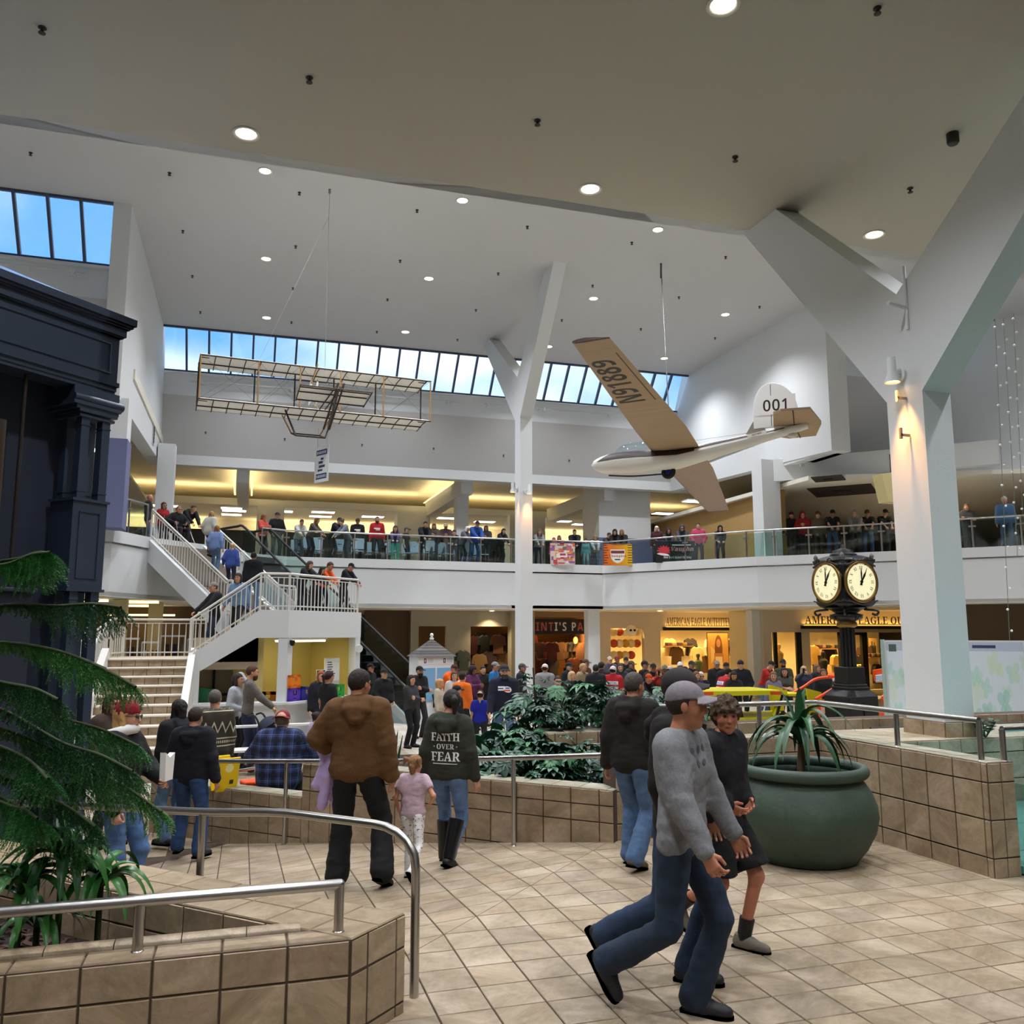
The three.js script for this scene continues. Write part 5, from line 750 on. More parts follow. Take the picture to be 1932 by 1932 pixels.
  poster('dark framed picture of standing figures in the shop behind the street clock', 1637, 1203, 1656, 1235, q2 + 1.5, (c) => { c.fillStyle = '#caa25a'; c.fillRect(0, 0, 128, 192); c.fillStyle = '#3b3326'; c.fillRect(20, 90, 88, 102); c.fillStyle = '#6a5a3d'; c.fillRect(40, 40, 20, 60); c.fillRect(74, 52, 18, 60); });
  // round white and red toys in the left window of the right-hand group
  for (let i = 0; i < 14; i++) { const p = atQ(1158 + (i % 5) * 11, 1192 + Math.floor(i / 5) * 22, FRONT + 0.5); const o = one('round_toy', new THREE.SphereGeometry(0.19, 14, 10), std([0xe9d39a, 0xc24f2c, 0xf0e2b8, 0xd9a545][i % 4], 0.7), `round plush toy in the shop window, ${['top', 'middle', 'bottom'][Math.floor(i / 5)]} row, ${ord(i % 5)} from left`, 'toy', 'round toys in the shop window'); o.position.copy(p); }
  const sk = thing('round_toy', 'large white round skull-faced toy at the top of the toy window', 'toy', atQ(1191, 1190, FRONT - 0.02)); mesh('head', new THREE.SphereGeometry(0.27, 18, 14).scale(1, 1, 0.6), std(0xf2e6c4, 0.6), sk); mesh('eye', new THREE.SphereGeometry(0.05, 10, 8).scale(1.4, 1, 0.5).translate(-0.09, 0.02, 0.15), M.black, sk); mesh('eye', new THREE.SphereGeometry(0.05, 10, 8).scale(1.4, 1, 0.5).translate(0.09, 0.02, 0.15), M.black, sk);
  // shelves
  for (const [p0, p1, py, q, lab] of [[1256, 1305, 1219, FRONT + 1.4, 'wooden shelf with folded clothes in the left bay of the clothing shop'], [1540, 1580, 1224, q2 + 1.6, 'lit wall shelf in the shop left of the street clock'], [1636, 1662, 1240, q2 + 1.2, 'display shelf in the shop right of the street clock']]) { const t = thing('wall_shelf', lab, 'shelf', atQ((p0 + p1) / 2, py, q)); const w = pxX(p1, q) - pxX(p0, q); mesh('board', lbox(w, 0.05, 0.4), std(0x8a6534, 0.6), t); for (let i = 0; i < 5; i++) mesh('folded_clothes', rbox(w / 6, 0.14, 0.3, 0.03, -w / 2 + w * (i + 0.5) / 5, 0.1, 0), std(cols[(i * 3) % 10], 0.9), t); }
  // pendant lamp
  const pd = thing('pendant_lamp', 'glowing orange pendant lamp inside the shop with the painted sign', 'lamp', atQ(1086, 1208, FRONT + 1)); mesh('shade', new THREE.SphereGeometry(0.13, 14, 10).scale(0.8, 1.2, 0.8), glow(0xffa030, 3), pd); mesh('cord', bar(W3(0, 0.15, 0), W3(0, 0.95, 0), 0.008, 5), M.black, pd); { const L = new THREE.PointLight(0xffa040, 6); L.position.set(0, 0, 0.2); pd.add(L); }
  // back of the court at left: department store opening
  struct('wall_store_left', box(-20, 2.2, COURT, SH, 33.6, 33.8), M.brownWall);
  for (const [i, px] of [222, 290].entries()) struct('wall_store_pillar', box(pxX(px - 13, 27 + i * 2.5), pxX(px + 13, 27 + i * 2.5), COURT, SH, 27 + i * 2.5, 27.5 + i * 2.5), std(0xc9b98c, 0.8));
  for (const [k, [p0, p1, py, q]] of [[160, 205, 1123, 27.2], [238, 300, 1127, 28], [238, 285, 1143, 31.5], [200, 330, 1160, 33]].entries()) { const a = atQ(p0, py, q), b = atQ(p1, py, q), t = thing('strip_lamp', `glowing ceiling strip in the store under the left gallery, ${ord(k)} from the front`, 'lamp', V((a.x + b.x) / 2, Math.min(SH - 0.04, a.y), q)); mesh('diffuser', lbox(b.x - a.x, 0.06, 0.1), glow(0xffe4a0, 3), t); const L = new THREE.RectAreaLight(0xffe0a8, 8, b.x - a.x, 0.1); L.position.y = -0.06; L.rotation.x = -Math.PI / 2; t.add(L); }
  for (const [k, [p0, p1, py, q]] of [[236, 262, 1205, 26], [270, 300, 1212, 26.4], [305, 350, 1200, 27], [160, 186, 1196, 25.4], [355, 395, 1206, 27.4], [190, 212, 1204, 26.2]].entries()) { const a = atQ(p0, py, q), b = atQ(p1, py, q), w = b.x - a.x, t = thing('display_rack', `white stock rack in the store behind the lower stairs, ${ord(k)} in the row`, 'rack', V((a.x + b.x) / 2, COURT, q)), hh = a.y - COURT; mesh('shelf', merged([lbox(w, 0.05, 0.5, 0, hh, 0), lbox(w, 0.04, 0.5, 0, hh * 0.66, 0), lbox(w, 0.04, 0.5, 0, hh * 0.33, 0)]), std(0xe8e8e4, 0.5), t); mesh('frame', merged([-1, 1].map((s) => lbox(0.04, hh, 0.04, s * w / 2, hh / 2, 0.2))), std(0xd8d8d4, 0.4), t); for (let i = 0; i < 6; i++) mesh('stock', rbox(w / 7, hh * 0.22, 0.3, 0.03, -w / 2 + w * (i + 0.5) / 6, hh * (i % 2 ? 0.8 : 0.46), 0), std([0x2a2626, 0x6a6660, 0xc8c4bc, 0x3a3030, 0x8a7a5a, 0x20242c][(i + k) % 6], 0.9), t); }
}
{ // info hut
  const c = atD(812, 1395, 25.5), t = thing('info_hut', 'small white information hut with a grey shingled hip roof in front of the escalator end', 'hut', W3(c.x, COURT, c.z), 0.2), yA = (py) => atD(812, py, 25.5).y - COURT;
  const w = 1.1, y0 = yA(1238), y1 = yA(1206);
  mesh('body', lbox(w, y0, 0.7, 0, y0 / 2, 0), std(0xe8ecf0, 0.6), t);
  for (const s of [-1, 1]) mesh('blue_panel', lbox(0.46, y0 - (yA(1253)) * 0 - 1.0, 0.02, s * 0.26, yA(1290), 0.36), std(0x7fb4dd, 0.5), t);
  mesh('print', new THREE.PlaneGeometry(w, 0.2).translate(0, y0 - 0.12, 0.356), std(0xffffff, 0.6, { map: textTex(256, 48, '#eef1f4', (k) => { k.fillStyle = '#222'; for (const x of [40, 180]) { k.fillRect(x, 8, 16, 32); k.fillStyle = '#eef1f4'; k.fillRect(x + 5, 14, 6, 20); k.fillStyle = '#222'; } k.fillStyle = '#9aa3ad'; for (const x of [66, 206]) for (let i = 0; i < 3; i++) k.fillRect(x, 12 + i * 9, 40, 3); }) }), t);
  const rows = 6; for (let i = 0; i < rows; i++) { const k0 = i / rows, k1 = (i + 1) / rows + 0.03, rr = (k) => (1 - k) * 0.72 + 0.02, yy = (k) => y0 + (y1 - y0) * Math.min(1, k); mesh('shingle_row', new THREE.CylinderGeometry(rr(Math.min(1, k1)), rr(k0) + 0.02, yy(k1) - yy(k0), 4, 1).rotateY(Math.PI / 4).scale(1.12, 1, 0.8).translate(0, (yy(k0) + yy(k1)) / 2, 0), std([0x55524e, 0x4a4744, 0x5f5b56][i % 3], 0.9), t); }
  mesh('finial', lathe([[0.05, 0], [0.07, 0.04], [0.03, 0.09], [0.06, 0.13], [0.04, 0.18], [0, 0.2]], 12).translate(0, y1 - 0.02, 0), std(0xeceef0, 0.5), t);
}
function wheel(r, w, rim = 0x2a2a2a) { return [new THREE.TorusGeometry(r * 0.72, r * 0.28, 12, 28).scale(1, 1, w / (r * 0.56)), new THREE.CylinderGeometry(r * 0.5, r * 0.5, w * 0.8, 20).rotateX(Math.PI / 2)]; }
const unseen = 0;
{ // yellow race car: local x to the right along the body
  const a = atD(1300, 1352, 20.6), b = atD(1500, 1352, 21.6), t = thing('race_car', 'bright yellow open race car with a flat wing parked in the court', 'car', W3(a.x, COURT, a.z), -0.02), L = 2.75, yel = std(0xd4cc12, 0.35), olive = std(0x8d8a1a, 0.4);
  const yA = (py) => atD(1400, py, 21).y - COURT;
  mesh('floor_pan', prism([W3(-0.3, yA(1352) - 0.03, 0.6), W3(L, yA(1352) - 0.03, 0.6), W3(L, yA(1352) - 0.03, -0.9), W3(-0.3, yA(1352) - 0.03, -0.9)], W3(0, 0.07, 0)), yel, t);
  mesh('nose', prism([W3(-0.7, yA(1356), 0), W3(0.3, yA(1344), 0), W3(1.2, yA(1340), 0), W3(1.2, yA(1354), 0)], W3(0, 0, -0.8)), yel, t);
  mesh('roof_wing', merged([prism([W3(-0.2, yA(1302), 0.65), W3(2.2, yA(1304), 0.65), W3(2.2, yA(1304), -0.95), W3(-0.2, yA(1302), -0.95)], W3(0, 0.035, 0)), lbox(2.4, 0.1, 0.03, 1.0, yA(1304), 0.66)]), yel, t);
  mesh('wing_underside', lbox(2.3, 0.03, 1.5, 1.0, yA(1306), -0.15), olive, t); mesh('red_edge', merged([lbox(0.35, 0.07, 0.01, 0.1, yA(1303), 0.68), lbox(0.3, 0.07, 0.01, 1.9, yA(1305), 0.68)]), std(0xd84a2a, 0.4), t);
  mesh('cage_tube', merged([[0.1, 0.3], [1.1, 1.0], [2.0, 2.2]].flatMap(([p, q]) => [bar(W3(p, yA(1350), 0.5), W3(q, yA(1305), 0.5), 0.03, 8), bar(W3(p, yA(1350), -0.8), W3(q, yA(1305), -0.8), 0.03, 8)]).concat([bar(W3(0.3, yA(1326), 0.5), W3(2.6, yA(1322), 0.5), 0.03, 8)])), M.black, t);
  mesh('rear_panel', merged([prism([W3(2.75, yA(1350), 0.7), W3(2.7, yA(1297), 0.7), W3(3.1, yA(1305), 0.7), W3(3.12, yA(1350), 0.7)], W3(0, 0, -0.04)), prism([W3(2.75, yA(1350), -0.9), W3(2.7, yA(1297), -0.9), W3(3.1, yA(1305), -0.9), W3(3.12, yA(1350), -0.9)], W3(0, 0, -0.04)), lbox(0.5, 0.05, 1.5, 2.5, yA(1309), -0.1)]), yel, t);
  mesh('tail_arm', bar(W3(2.2, yA(1322), 0.3), W3(1.9, yA(1350), 0.5), 0.05, 6), yel, t); mesh('engine', rbox(0.9, 0.35, 0.6, 0.08, 0.9, 0.45, -0.15), std(0x2a2a2c, 0.5), t);
  for (const [x, z] of [[0.05, 0.7], [0.05, -1.0], [2.45, 0.75], [2.45, -1.0]]) mesh('wheel', merged(wheel(0.33, 0.3)).translate(x, 0.34, z), M.rubber, t);
}
{ // orange race car
  const a = atD(1520, 1350, 20.6), t = thing('race_car', 'fluorescent orange race car with white and blue graphics behind the street clock', 'car', W3(a.x, COURT, a.z), -0.15), org = std(0xff5416, 0.35), yA = (py) => atD(1590, py, 20.9).y - COURT;
  const S = 20.9 / 1630 * 1.05, X = (px) => (px - 1520) * S;
  const gTex = (fn, w = 256, h = 128) => std(0xffffff, 0.4, { map: textTex(w, h, '#ff5a1e', fn) });
  const poly = (pts, m, name, z0 = 0.7, d = 0.05) => mesh(name, prism(pts.map(([px, py]) => W3(X(px), yA(py), z0)), W3(0, 0, -d)), m, t);
  poly([[1516, 1316], [1548, 1312], [1552, 1352], [1540, 1375], [1520, 1360]], org, 'nose_panel');
  poly([[1566, 1325], [1592, 1318], [1592, 1352], [1560, 1372]], org, 'hood_panel'); poly([[1640, 1330], [1668, 1322], [1668, 1375], [1600, 1385], [1600, 1350]], org, 'side_panel');
  poly([[1620, 1262], [1663, 1254], [1664, 1290], [1622, 1282]], org, 'spoiler', 0.72, 0.06);
  mesh('roof_bar', tube([W3(X(1516), yA(1314), 0.6), W3(X(1545), yA(1298), 0.6), W3(X(1570), yA(1283), 0.6), W3(X(1603), yA(1279), 0.6)], 0.035, 24, 8), org, t); mesh('roof_bar', tube([W3(X(1516), yA(1314), -0.7), W3(X(1545), yA(1298), -0.7), W3(X(1570), yA(1283), -0.7), W3(X(1603), yA(1279), -0.7)], 0.035, 24, 8), org, t);
  mesh('roof', prism([W3(X(1592), yA(1280), 0.65), W3(X(1605), yA(1276), 0.65), W3(X(1605), yA(1276), -0.75), W3(X(1592), yA(1280), -0.75)], W3(0, 0.05, 0)), org, t);
  mesh('cage_tube', merged([[[1663, 1288], [1638, 1312]], [[1638, 1312], [1645, 1330]], [[1652, 1300], [1660, 1325]], [[1546, 1316], [1566, 1345]], [[1603, 1282], [1612, 1330]]].map(([p, q]) => bar(W3(X(p[0]), yA(p[1]), 0.6), W3(X(q[0]), yA(q[1]), 0.6), 0.035, 8))), org, t);
  mesh('spoiler_print', new THREE.PlaneGeometry(X(1662) - X(1622), yA(1264) - yA(1284)).translate((X(1622) + X(1662)) / 2, yA(1274), 0.73), gTex((c) => { c.fillStyle = '#e9eef6'; c.beginPath(); c.moveTo(0, 40); c.lineTo(256, 10); c.lineTo(256, 90); c.lineTo(0, 128); c.fill(); c.fillStyle = '#7f93b5'; for (let i = 0; i < 4; i++) { c.beginPath(); c.moveTo(0, 60 + i * 18); c.lineTo(256, 30 + i * 16); c.lineTo(256, 36 + i * 16); c.lineTo(0, 70 + i * 18); c.fill(); } }), t);
  mesh('nose_print', new THREE.PlaneGeometry(X(1550) - X(1520), yA(1316) - yA(1350)).translate((X(1520) + X(1550)) / 2, yA(1334), 0.71), gTex((c) => { c.fillStyle = '#ffb8a0'; c.beginPath(); c.ellipse(50, 50, 44, 34, 0, 0, 7); c.fill(); c.fillStyle = '#f4eef4'; c.fillRect(120, 6, 110, 70); c.fillStyle = '#7a2a5a'; c.fillRect(150, 16, 44, 44); c.fillStyle = '#4c3a7a'; c.fillRect(0, 92, 256, 14); }), t);
  mesh('side_print', new THREE.PlaneGeometry(X(1668) - X(1640), 0.3).translate((X(1640) + X(1668)) / 2, yA(1337), 0.71), gTex((c) => { c.fillStyle = '#1b1740'; c.font = 'italic bold 90px sans-serif'; c.textBaseline = 'middle'; c.fillText('SPEC', 10, 66, 240); }), t);
  mesh('number_print', new THREE.PlaneGeometry(0.22, 0.22).translate(X(1648), yA(1350), 0.72), std(0xffffff, 0.4, { map: textTex(64, 64, '#33306a', (c) => { c.fillStyle = '#fff'; c.font = 'bold 44px sans-serif'; c.textAlign = 'center'; c.fillText('85', 32, 48); }) }), t);
  for (const [px, z] of [[1548, 0.75], [1548, -0.9], [1640, 0.75], [1640, -0.9]]) mesh('wheel', merged(wheel(0.34, 0.3)).translate(X(px), 0.35, z), M.rubber, t);
  mesh('body_core', rbox(X(1650) - X(1530), 0.5, 1.2, 0.08, (X(1530) + X(1650)) / 2, 0.5, -0.1), M.black, t);
}
{ // clover-printed hoarding
  const D = 17.2, a = atD(1666, 1208, D), b = atD(1935, 1208, D * 0.93), h = a.y - COURT;
  const cl = textTex(1024, 512, '#d7e2ea', (c) => { const r = rng(9); for (let i = 0; i < 60; i++) { const x = r() * 1024, y = 60 + r() * 440, s = 22 + r() * 36; c.fillStyle = ['rgba(150,200,190,.55)', 'rgba(170,215,200,.55)', 'rgba(190,220,200,.6)', 'rgba(205,222,190,.5)'][i % 4]; for (let k = 0; k < 4; k++) { const an = k * Math.PI / 2 + r(); c.beginPath(); c.ellipse(x + Math.cos(an) * s * 0.6, y + Math.sin(an) * s * 0.6, s * 0.55, s * 0.45, an, 0, 7); c.fill(); } } for (let i = 0; i < 140; i++) { c.fillStyle = `rgba(${120 + r() * 60},${160 + r() * 40},${180 + r() * 30},.4)`; c.beginPath(); c.arc(430 + r() * 160, 380 + r() * 120, 3 + r() * 10, 0, 7); c.fill(); } c.fillStyle = '#b9c3d4'; c.fillRect(0, 0, 1024, 36); c.fillStyle = '#4d5f58'; c.fillRect(20, 10, 60, 30); c.fillStyle = '#3a3c66'; c.font = 'italic bold 34px sans-serif'; c.fillText('EXO', 560, 28); c.fillRect(660, 12, 170, 12); });
  const w = W3().subVectors(b, a).setY(0), t = thing('hoarding', 'white temporary wall printed with pale green clovers behind the large column', 'partition', W3(a.x, COURT, a.z), Math.atan2(-w.z, w.x)), L = w.length();
  mesh('panel', lbox(L, h, 0.1, L / 2, h / 2, -0.06), M.white, t); mesh('print', new THREE.PlaneGeometry(L - 0.1, h - 0.06).translate(L / 2, h / 2, 0.002), std(0xffffff, 0.7, { map: cl }), t); mesh('end_post', lbox(0.06, h + 0.03, 0.16, -0.02, h / 2, -0.04), std(0x9fb3a4, 0.5), t);
  struct('wall_right_shop', wall([22, 24.5], [33.5, 15.5], COURT, SH, 0.3), M.brownWall);
}
{ // crates, bin, signs and small things around the booth
  const crate = (c) => { const m = std(c, 0.5), g = []; const w = 0.34, h = 0.28; g.push(lbox(w, 0.02, w, 0, 0.01, 0)); for (let k = 0; k < 4; k++) { const f = [lbox(w, 0.05, 0.02, 0, h - 0.025, w / 2), lbox(w, 0.05, 0.02, 0, 0.03, w / 2), lbox(0.12, h, 0.02, -0.11, h / 2, w / 2), lbox(0.12, h, 0.02, 0.11, h / 2, w / 2), lbox(0.1, 0.06, 0.02, 0, 0.1, w / 2)]; f.forEach((x) => g.push(x.rotateY(k * Math.PI / 2))); } return [merged(g), m]; };
  const put = (px, py, D, c, lab) => { const [g, m] = crate(c), p = atD(px, py, D); const o = one('crate', g, m, lab, 'crate'); o.position.set(p.x, p.y, p.z); o.rotation.y = 0.5; return o; };
  const y0 = 0.552; const at = (s, w) => V(KX + Math.SQRT1_2 * (s + w), y0, BF + Math.SQRT1_2 * (s - w));
  [[0.22, 0x5a35b0, 'purple plastic crate on the booth counter, under the orange one'], [0.62, 0x3b3fa8, 'blue plastic crate on the booth counter beside the purple one'], [1.75, 0x1f9a3a, 'green plastic crate on the booth counter near its right end']].forEach(([s, c, l]) => { const [g, m] = crate(c); const o = one('crate', g, m, l, 'crate'); o.position.copy(at(s, -0.12)); o.rotation.y = Math.PI / 4; });
  { const [g, m] = crate(0xf0801c), o = one('crate', g, m, 'orange plastic crate stacked on the purple crate on the booth counter', 'crate'); o.position.copy(at(0.22, -0.12)).setY(y0 + 0.285); o.rotation.y = Math.PI / 4; }
  { const [g, m] = crate(0xc77a2c), o = one('crate', g, m, 'dull orange crate inside the booth behind the yellow post', 'crate'); o.position.copy(V(pxX(510, BF + 1.1), 0.42, BF + 1.1)); const st = one('stool', merged([new THREE.CylinderGeometry(0.18, 0.18, 0.04, 18).translate(0, 0.94, 0), ...[0, 1, 2].map((k) => bar(W3(0.05, 0.92, 0).applyAxisAngle(W3(0, 1, 0), k * 2.1), W3(0.18, 0, 0).applyAxisAngle(W3(0, 1, 0), k * 2.1), 0.015, 6))]), std(0xd9d4c6, 0.5), 'pale stool under the dull orange crate inside the booth', 'stool'); st.position.copy(V(pxX(510, BF + 1.1), COURT, BF + 1.1)); }
  const bin = thing('wheeled_bin', 'dark green plastic bin with a sloping lid behind the left end of the booth counter', 'bin', V(pxX(392, BF + 0.6), 0.25, BF + 0.6)); mesh('body', prism([W3(-0.22, -0.8, 0.2), W3(0.22, -0.8, 0.2), W3(0.3, 0.55, 0.2), W3(-0.12, 0.62, 0.2), W3(-0.3, 0.1, 0.2)], W3(0, 0, -0.4)), std(0x14683c, 0.5), bin); mesh('handle', bar(W3(-0.34, 0.12, 0.2), W3(-0.34, 0.12, -0.2), 0.03, 8), M.black, bin);
  for (const [s, w, h, lab, c] of [[1.5, 0.3, 0.42, 'small framed notice standing on the booth counter', '#2a2c2e'], [1.9, 0.55, 0.55, 'white notice board standing on the booth counter behind the green crate', '#f2f2ee']]) { const t = thing('notice', lab, 'sign', at(s, -0.32).setY(y0 + (s > 1.6 ? 0.62 : 0.42)), Math.PI / 4); mesh('board', lbox(w, h, 0.02), std(0xe9e9e4, 0.6), t); mesh('print', new THREE.PlaneGeometry(w * 0.94, h * 0.94).translate(0, 0, 0.012), std(0xffffff, 0.6, { map: textTex(96, 96, c, (k) => { k.fillStyle = c === '#2a2c2e' ? '#dcdcdc' : '#333'; for (let i = 0; i < 7; i++) k.fillRect(14, 14 + i * 10, 30 + hash3(i, 2, 7) * 36, 4); }) }), t); mesh('foot', lbox(w, 0.4, 0.02, 0, -h / 2 - 0.19, 0), std(0xcfcfca, 0.6), t); }
  // bench with steel frame in front of the booth
  const bp = atD(530, 1390, 16.6), bn = thing('bench', 'white bench on a black frame in front of the booth', 'bench', W3(bp.x, COURT, bp.z), 0.1);
  for (const y of [0.45, 0.85]) mesh('plank', rbox(1.9, 0.05, y > 0.5 ? 0.08 : 0.4, 0.015, 0, y, y > 0.5 ? -0.22 : 0), std(0xe3e4e2, 0.5), bn); mesh('frame', merged([-0.85, 0, 0.85].flatMap((x) => [bar(W3(x, 0, 0.18), W3(x, 0.43, 0.18), 0.018, 6), bar(W3(x, 0, -0.2), W3(x, 0.87, -0.22), 0.018, 6), bar(W3(x, 0.06, 0.2), W3(x, 0.06, -0.22), 0.018, 6)]).concat([bar(W3(-0.85, 0.2, -0.2), W3(0.85, 0.2, -0.2), 0.018, 6)])), M.black, bn);
  // stroller
  const sp = atD(512, 1425, 16.5), st = thing('stroller', 'dark blue folding stroller with black curved handles beside the man in grey', 'stroller', W3(sp.x, -0.5, sp.z), -0.35), ink = std(0x1b2236, 0.8);
  mesh('seat', prism([W3(-0.12, 0.32, 0.2), W3(0.22, 0.3, 0.2), W3(0.36, 0.42, 0.2), W3(-0.08, 0.86, 0.2), W3(-0.2, 0.8, 0.2)], W3(0, 0, -0.4)), ink, st); mesh('canopy', new THREE.SphereGeometry(0.26, 16, 10, 0, Math.PI * 2, 0, 1.3).rotateZ(0.6).translate(-0.02, 0.74, 0), ink, st);
  for (const z of [-0.22, 0.22]) { mesh('handle', tube([W3(0.35, 0.15, z), W3(-0.1, 0.7, z), W3(-0.22, 0.95, z), W3(-0.3, 1.03, z), W3(-0.4, 1.0, z)], 0.018, 24, 7), M.black, st); mesh('leg', merged([bar(W3(-0.15, 0.78, z), W3(0.4, 0.08, z), 0.014, 6), bar(W3(0.1, 0.5, z), W3(-0.3, 0.08, z), 0.014, 6)]), std(0xc8cacc, 0.3, { metalness: 0.8 }), st); for (const x of [0.4, -0.3]) mesh('wheel', merged(wheel(0.08, 0.04)).translate(x, 0.08, z), M.rubber, st); }
  // caution sign and orange cloth near the ramp
  const wp = atD(422, 1487, 11.2), ws = thing('caution_sign', 'yellow folding wet-floor sign on the low planter ledge', 'sign', W3(wp.x, wp.y - 0.02, wp.z), 0.5); for (const s of [-1, 1]) { const pl = mesh('leaf', rbox(0.28, 0.42, 0.02, 0.01, 0, 0.2, 0).rotateX(s * 0.2).translate(0, 0, s * 0.06), std(0xf0c800, 0.4), ws); if (s > 0) mesh('print', new THREE.PlaneGeometry(0.24, 0.36).translate(0, 0.2, 0.012).rotateX(0.2).translate(0, 0, 0.06), std(0xffffff, 0.5, { map: textTex(64, 96, '#f0c800', (c) => { c.fillStyle = '#f6e9a0'; c.beginPath(); c.arc(32, 26, 15, 0, 7); c.fill(); c.fillStyle = '#33301a'; c.fillRect(38, 66, 14, 14); }) }), pl); }
  const oc = atD(483, 1476, 11.9); const ob = one('folded_vest', rbox(0.36, 0.07, 0.28, 0.03), std(0xff5a1c, 0.8), 'fluorescent orange folded vest lying on the low tiled ledge', 'vest'); ob.position.copy(oc); ob.rotation.y = 0.3;
  handrail('short low steel handrail on the planter ledge beside the yellow sign', [atD(434, 1494, 11.3).setY(0.1 + 0.02), atD(434, 1457, 11.3), atD(498, 1446, 12.1), atD(498, 1475, 12.1)], [], 0.02);
  // green tub under the seated man
  const tp = atD(600, 1505, 11.7), tb = thing('plant_tub', 'wide grey-green planter tub behind the tiled wall on whose rim a man sits', 'pot', W3(tp.x, COURT + 0.0, tp.z)); mesh('bowl', lathe([[0, 0], [0.5, 0], [0.75, 0.4], [0.78, 0.62], [0.72, 0.62], [0.6, 0.5], [0, 0.48]], 40), std(0x5a6b58, 0.7), tb);
  // pale bench block
  const bb = atD(500, 1470, 13.5); 
}
{ // banners and furniture on the gallery
  const ban = (label, p0, y0, p1, y1, D, draw) => { const a = atD(p0, y0, D), b = atD(p1, y1, D), w = a.distanceTo(b.clone().setY(a.y)), h = a.y - b.y, t = thing('banner', label, 'banner', W3((a.x + b.x) / 2, (a.y + b.y) / 2, (a.z + b.z) / 2), YAW * 0 + Math.atan2(-(b.z - a.z), b.x - a.x)); mesh('cloth', sheet((u, v) => W3((u - 0.5) * w, (v - 0.5) * h, 0.02 * Math.sin(u * 9) + 0.01 * Math.sin(v * 5)), 16, 6), std(0xffffff, 0.8, { map: textTex(256, 192, null, draw), side: THREE.DoubleSide }), t); mesh('hem', bar(W3(-w / 2, h / 2, 0), W3(w / 2, h / 2, 0), 0.015, 6), std(0x555, 0.6), t); };
  const rr = rng(4);
  ban('pale banner crowded with coloured sponsor logos on the gallery railing', 1038, 1024, 1085, 1066, 34.2, (c) => { c.fillStyle = '#d9c2b4'; c.fillRect(0, 0, 256, 192); for (let i = 0; i < 46; i++) { c.fillStyle = ['#c4475a', '#d98a3a', '#8a5aa0', '#e8e0d4', '#b86a8a', '#7a6a5a', '#d86a4a'][i % 7]; c.fillRect(rr() * 220, rr() * 170, 20 + rr() * 50, 10 + rr() * 26); } c.fillStyle = '#e9e2da'; c.fillRect(90, 84, 80, 40); c.fillStyle = '#a03a5a'; c.fillRect(100, 92, 60, 18); });
  ban('orange and yellow banner with a white shield on the gallery railing', 1139, 1026, 1193, 1067, 34.0, (c) => { const g = c.createLinearGradient(0, 0, 256, 0); g.addColorStop(0, '#e0641e'); g.addColorStop(1, '#e8c01e'); c.fillStyle = g; c.fillRect(0, 0, 256, 192); c.fillStyle = '#5a2a12'; for (let i = 0; i < 8; i++) { c.fillRect(0, 10 + i * 22, 26 + (i % 3) * 8, 8); c.fillRect(216, 10 + i * 22, 40, 7); } c.fillStyle = '#f2efe8'; c.beginPath(); c.moveTo(60, 50); c.lineTo(190, 50); c.lineTo(190, 100); c.quadraticCurveTo(180, 160, 125, 172); c.quadraticCurveTo(66, 160, 60, 100); c.fill(); c.fillStyle = '#7a3a3a'; c.fillRect(64, 60, 122, 26); c.fillStyle = '#a8342a'; c.font = 'bold 30px serif'; c.textAlign = 'center'; c.fillText('Champion', 125, 118); c.fillStyle = '#222'; c.fillRect(98, 134, 50, 10); });
  ban('black banner with red and white script lettering on the gallery railing', 1236, 1021, 1312, 1062, 33.2, (c) => { c.fillStyle = '#17171b'; c.fillRect(0, 0, 256, 192); c.fillStyle = '#c4323e'; for (let i = 0; i < 7; i++) { c.beginPath(); c.ellipse(56, 82, 46, 9, i * 0.5, 0, 7); c.fill(); } c.fillStyle = '#eee8ea'; c.beginPath(); c.ellipse(50, 118, 40, 10, 0.2, 0, 7); c.fill(); c.fillStyle = '#e8a8ac'; c.font = 'italic bold 50px serif'; c.fillText('Vaughn', 96, 86, 150); c.fillStyle = '#f2f2f2'; c.fillRect(110, 30, 120, 8); c.font = 'italic bold 26px serif'; c.fillText('New York Styled Clothing', 50, 152, 180); });
  // white-framed chairs in the food court, seen through the glass
  const chairG = merged([rbox(0.42, 0.03, 0.42, 0.01, 0, 0.45, 0), rbox(0.42, 0.42, 0.03, 0.012, 0, 0.72, -0.2), ...[[-0.19, -0.19], [0.19, -0.19], [-0.19, 0.19], [0.19, 0.19]].map(([x, z]) => bar(W3(x, 0, z), W3(x, 0.45, z), 0.014, 6)), bar(W3(-0.2, 0.45, -0.2), W3(-0.2, 0.9, -0.21), 0.014, 6), bar(W3(0.2, 0.45, -0.2), W3(0.2, 0.9, -0.21), 0.014, 6)]), cm = std(0xb4c6d8, 0.5), r = rng(8);
  const chairLabel = (i) => `pale metal chair behind the gallery railing, ${ord(i % 11)} from the left in the ${i < 11 ? 'front' : 'rear'} row`;
  const proto = thing('gallery_chair', chairLabel(0), 'chair', V(2.2, UP, 33.4), 0.2, 'pale chairs behind the gallery railing');
  mesh('seat', rbox(0.42, 0.03, 0.42, 0.01, 0, 0.45, 0), cm, proto); mesh('backrest', rbox(0.42, 0.42, 0.03, 0.012, 0, 0.72, -0.2), cm, proto); for (const [x, z] of [[-0.19, -0.2], [0.19, -0.2], [-0.19, 0.19], [0.19, 0.19]]) mesh('leg', bar(W3(x, 0, z), W3(x, z < 0 ? 0.9 : 0.45, z), 0.014, 6), M.steel, proto);
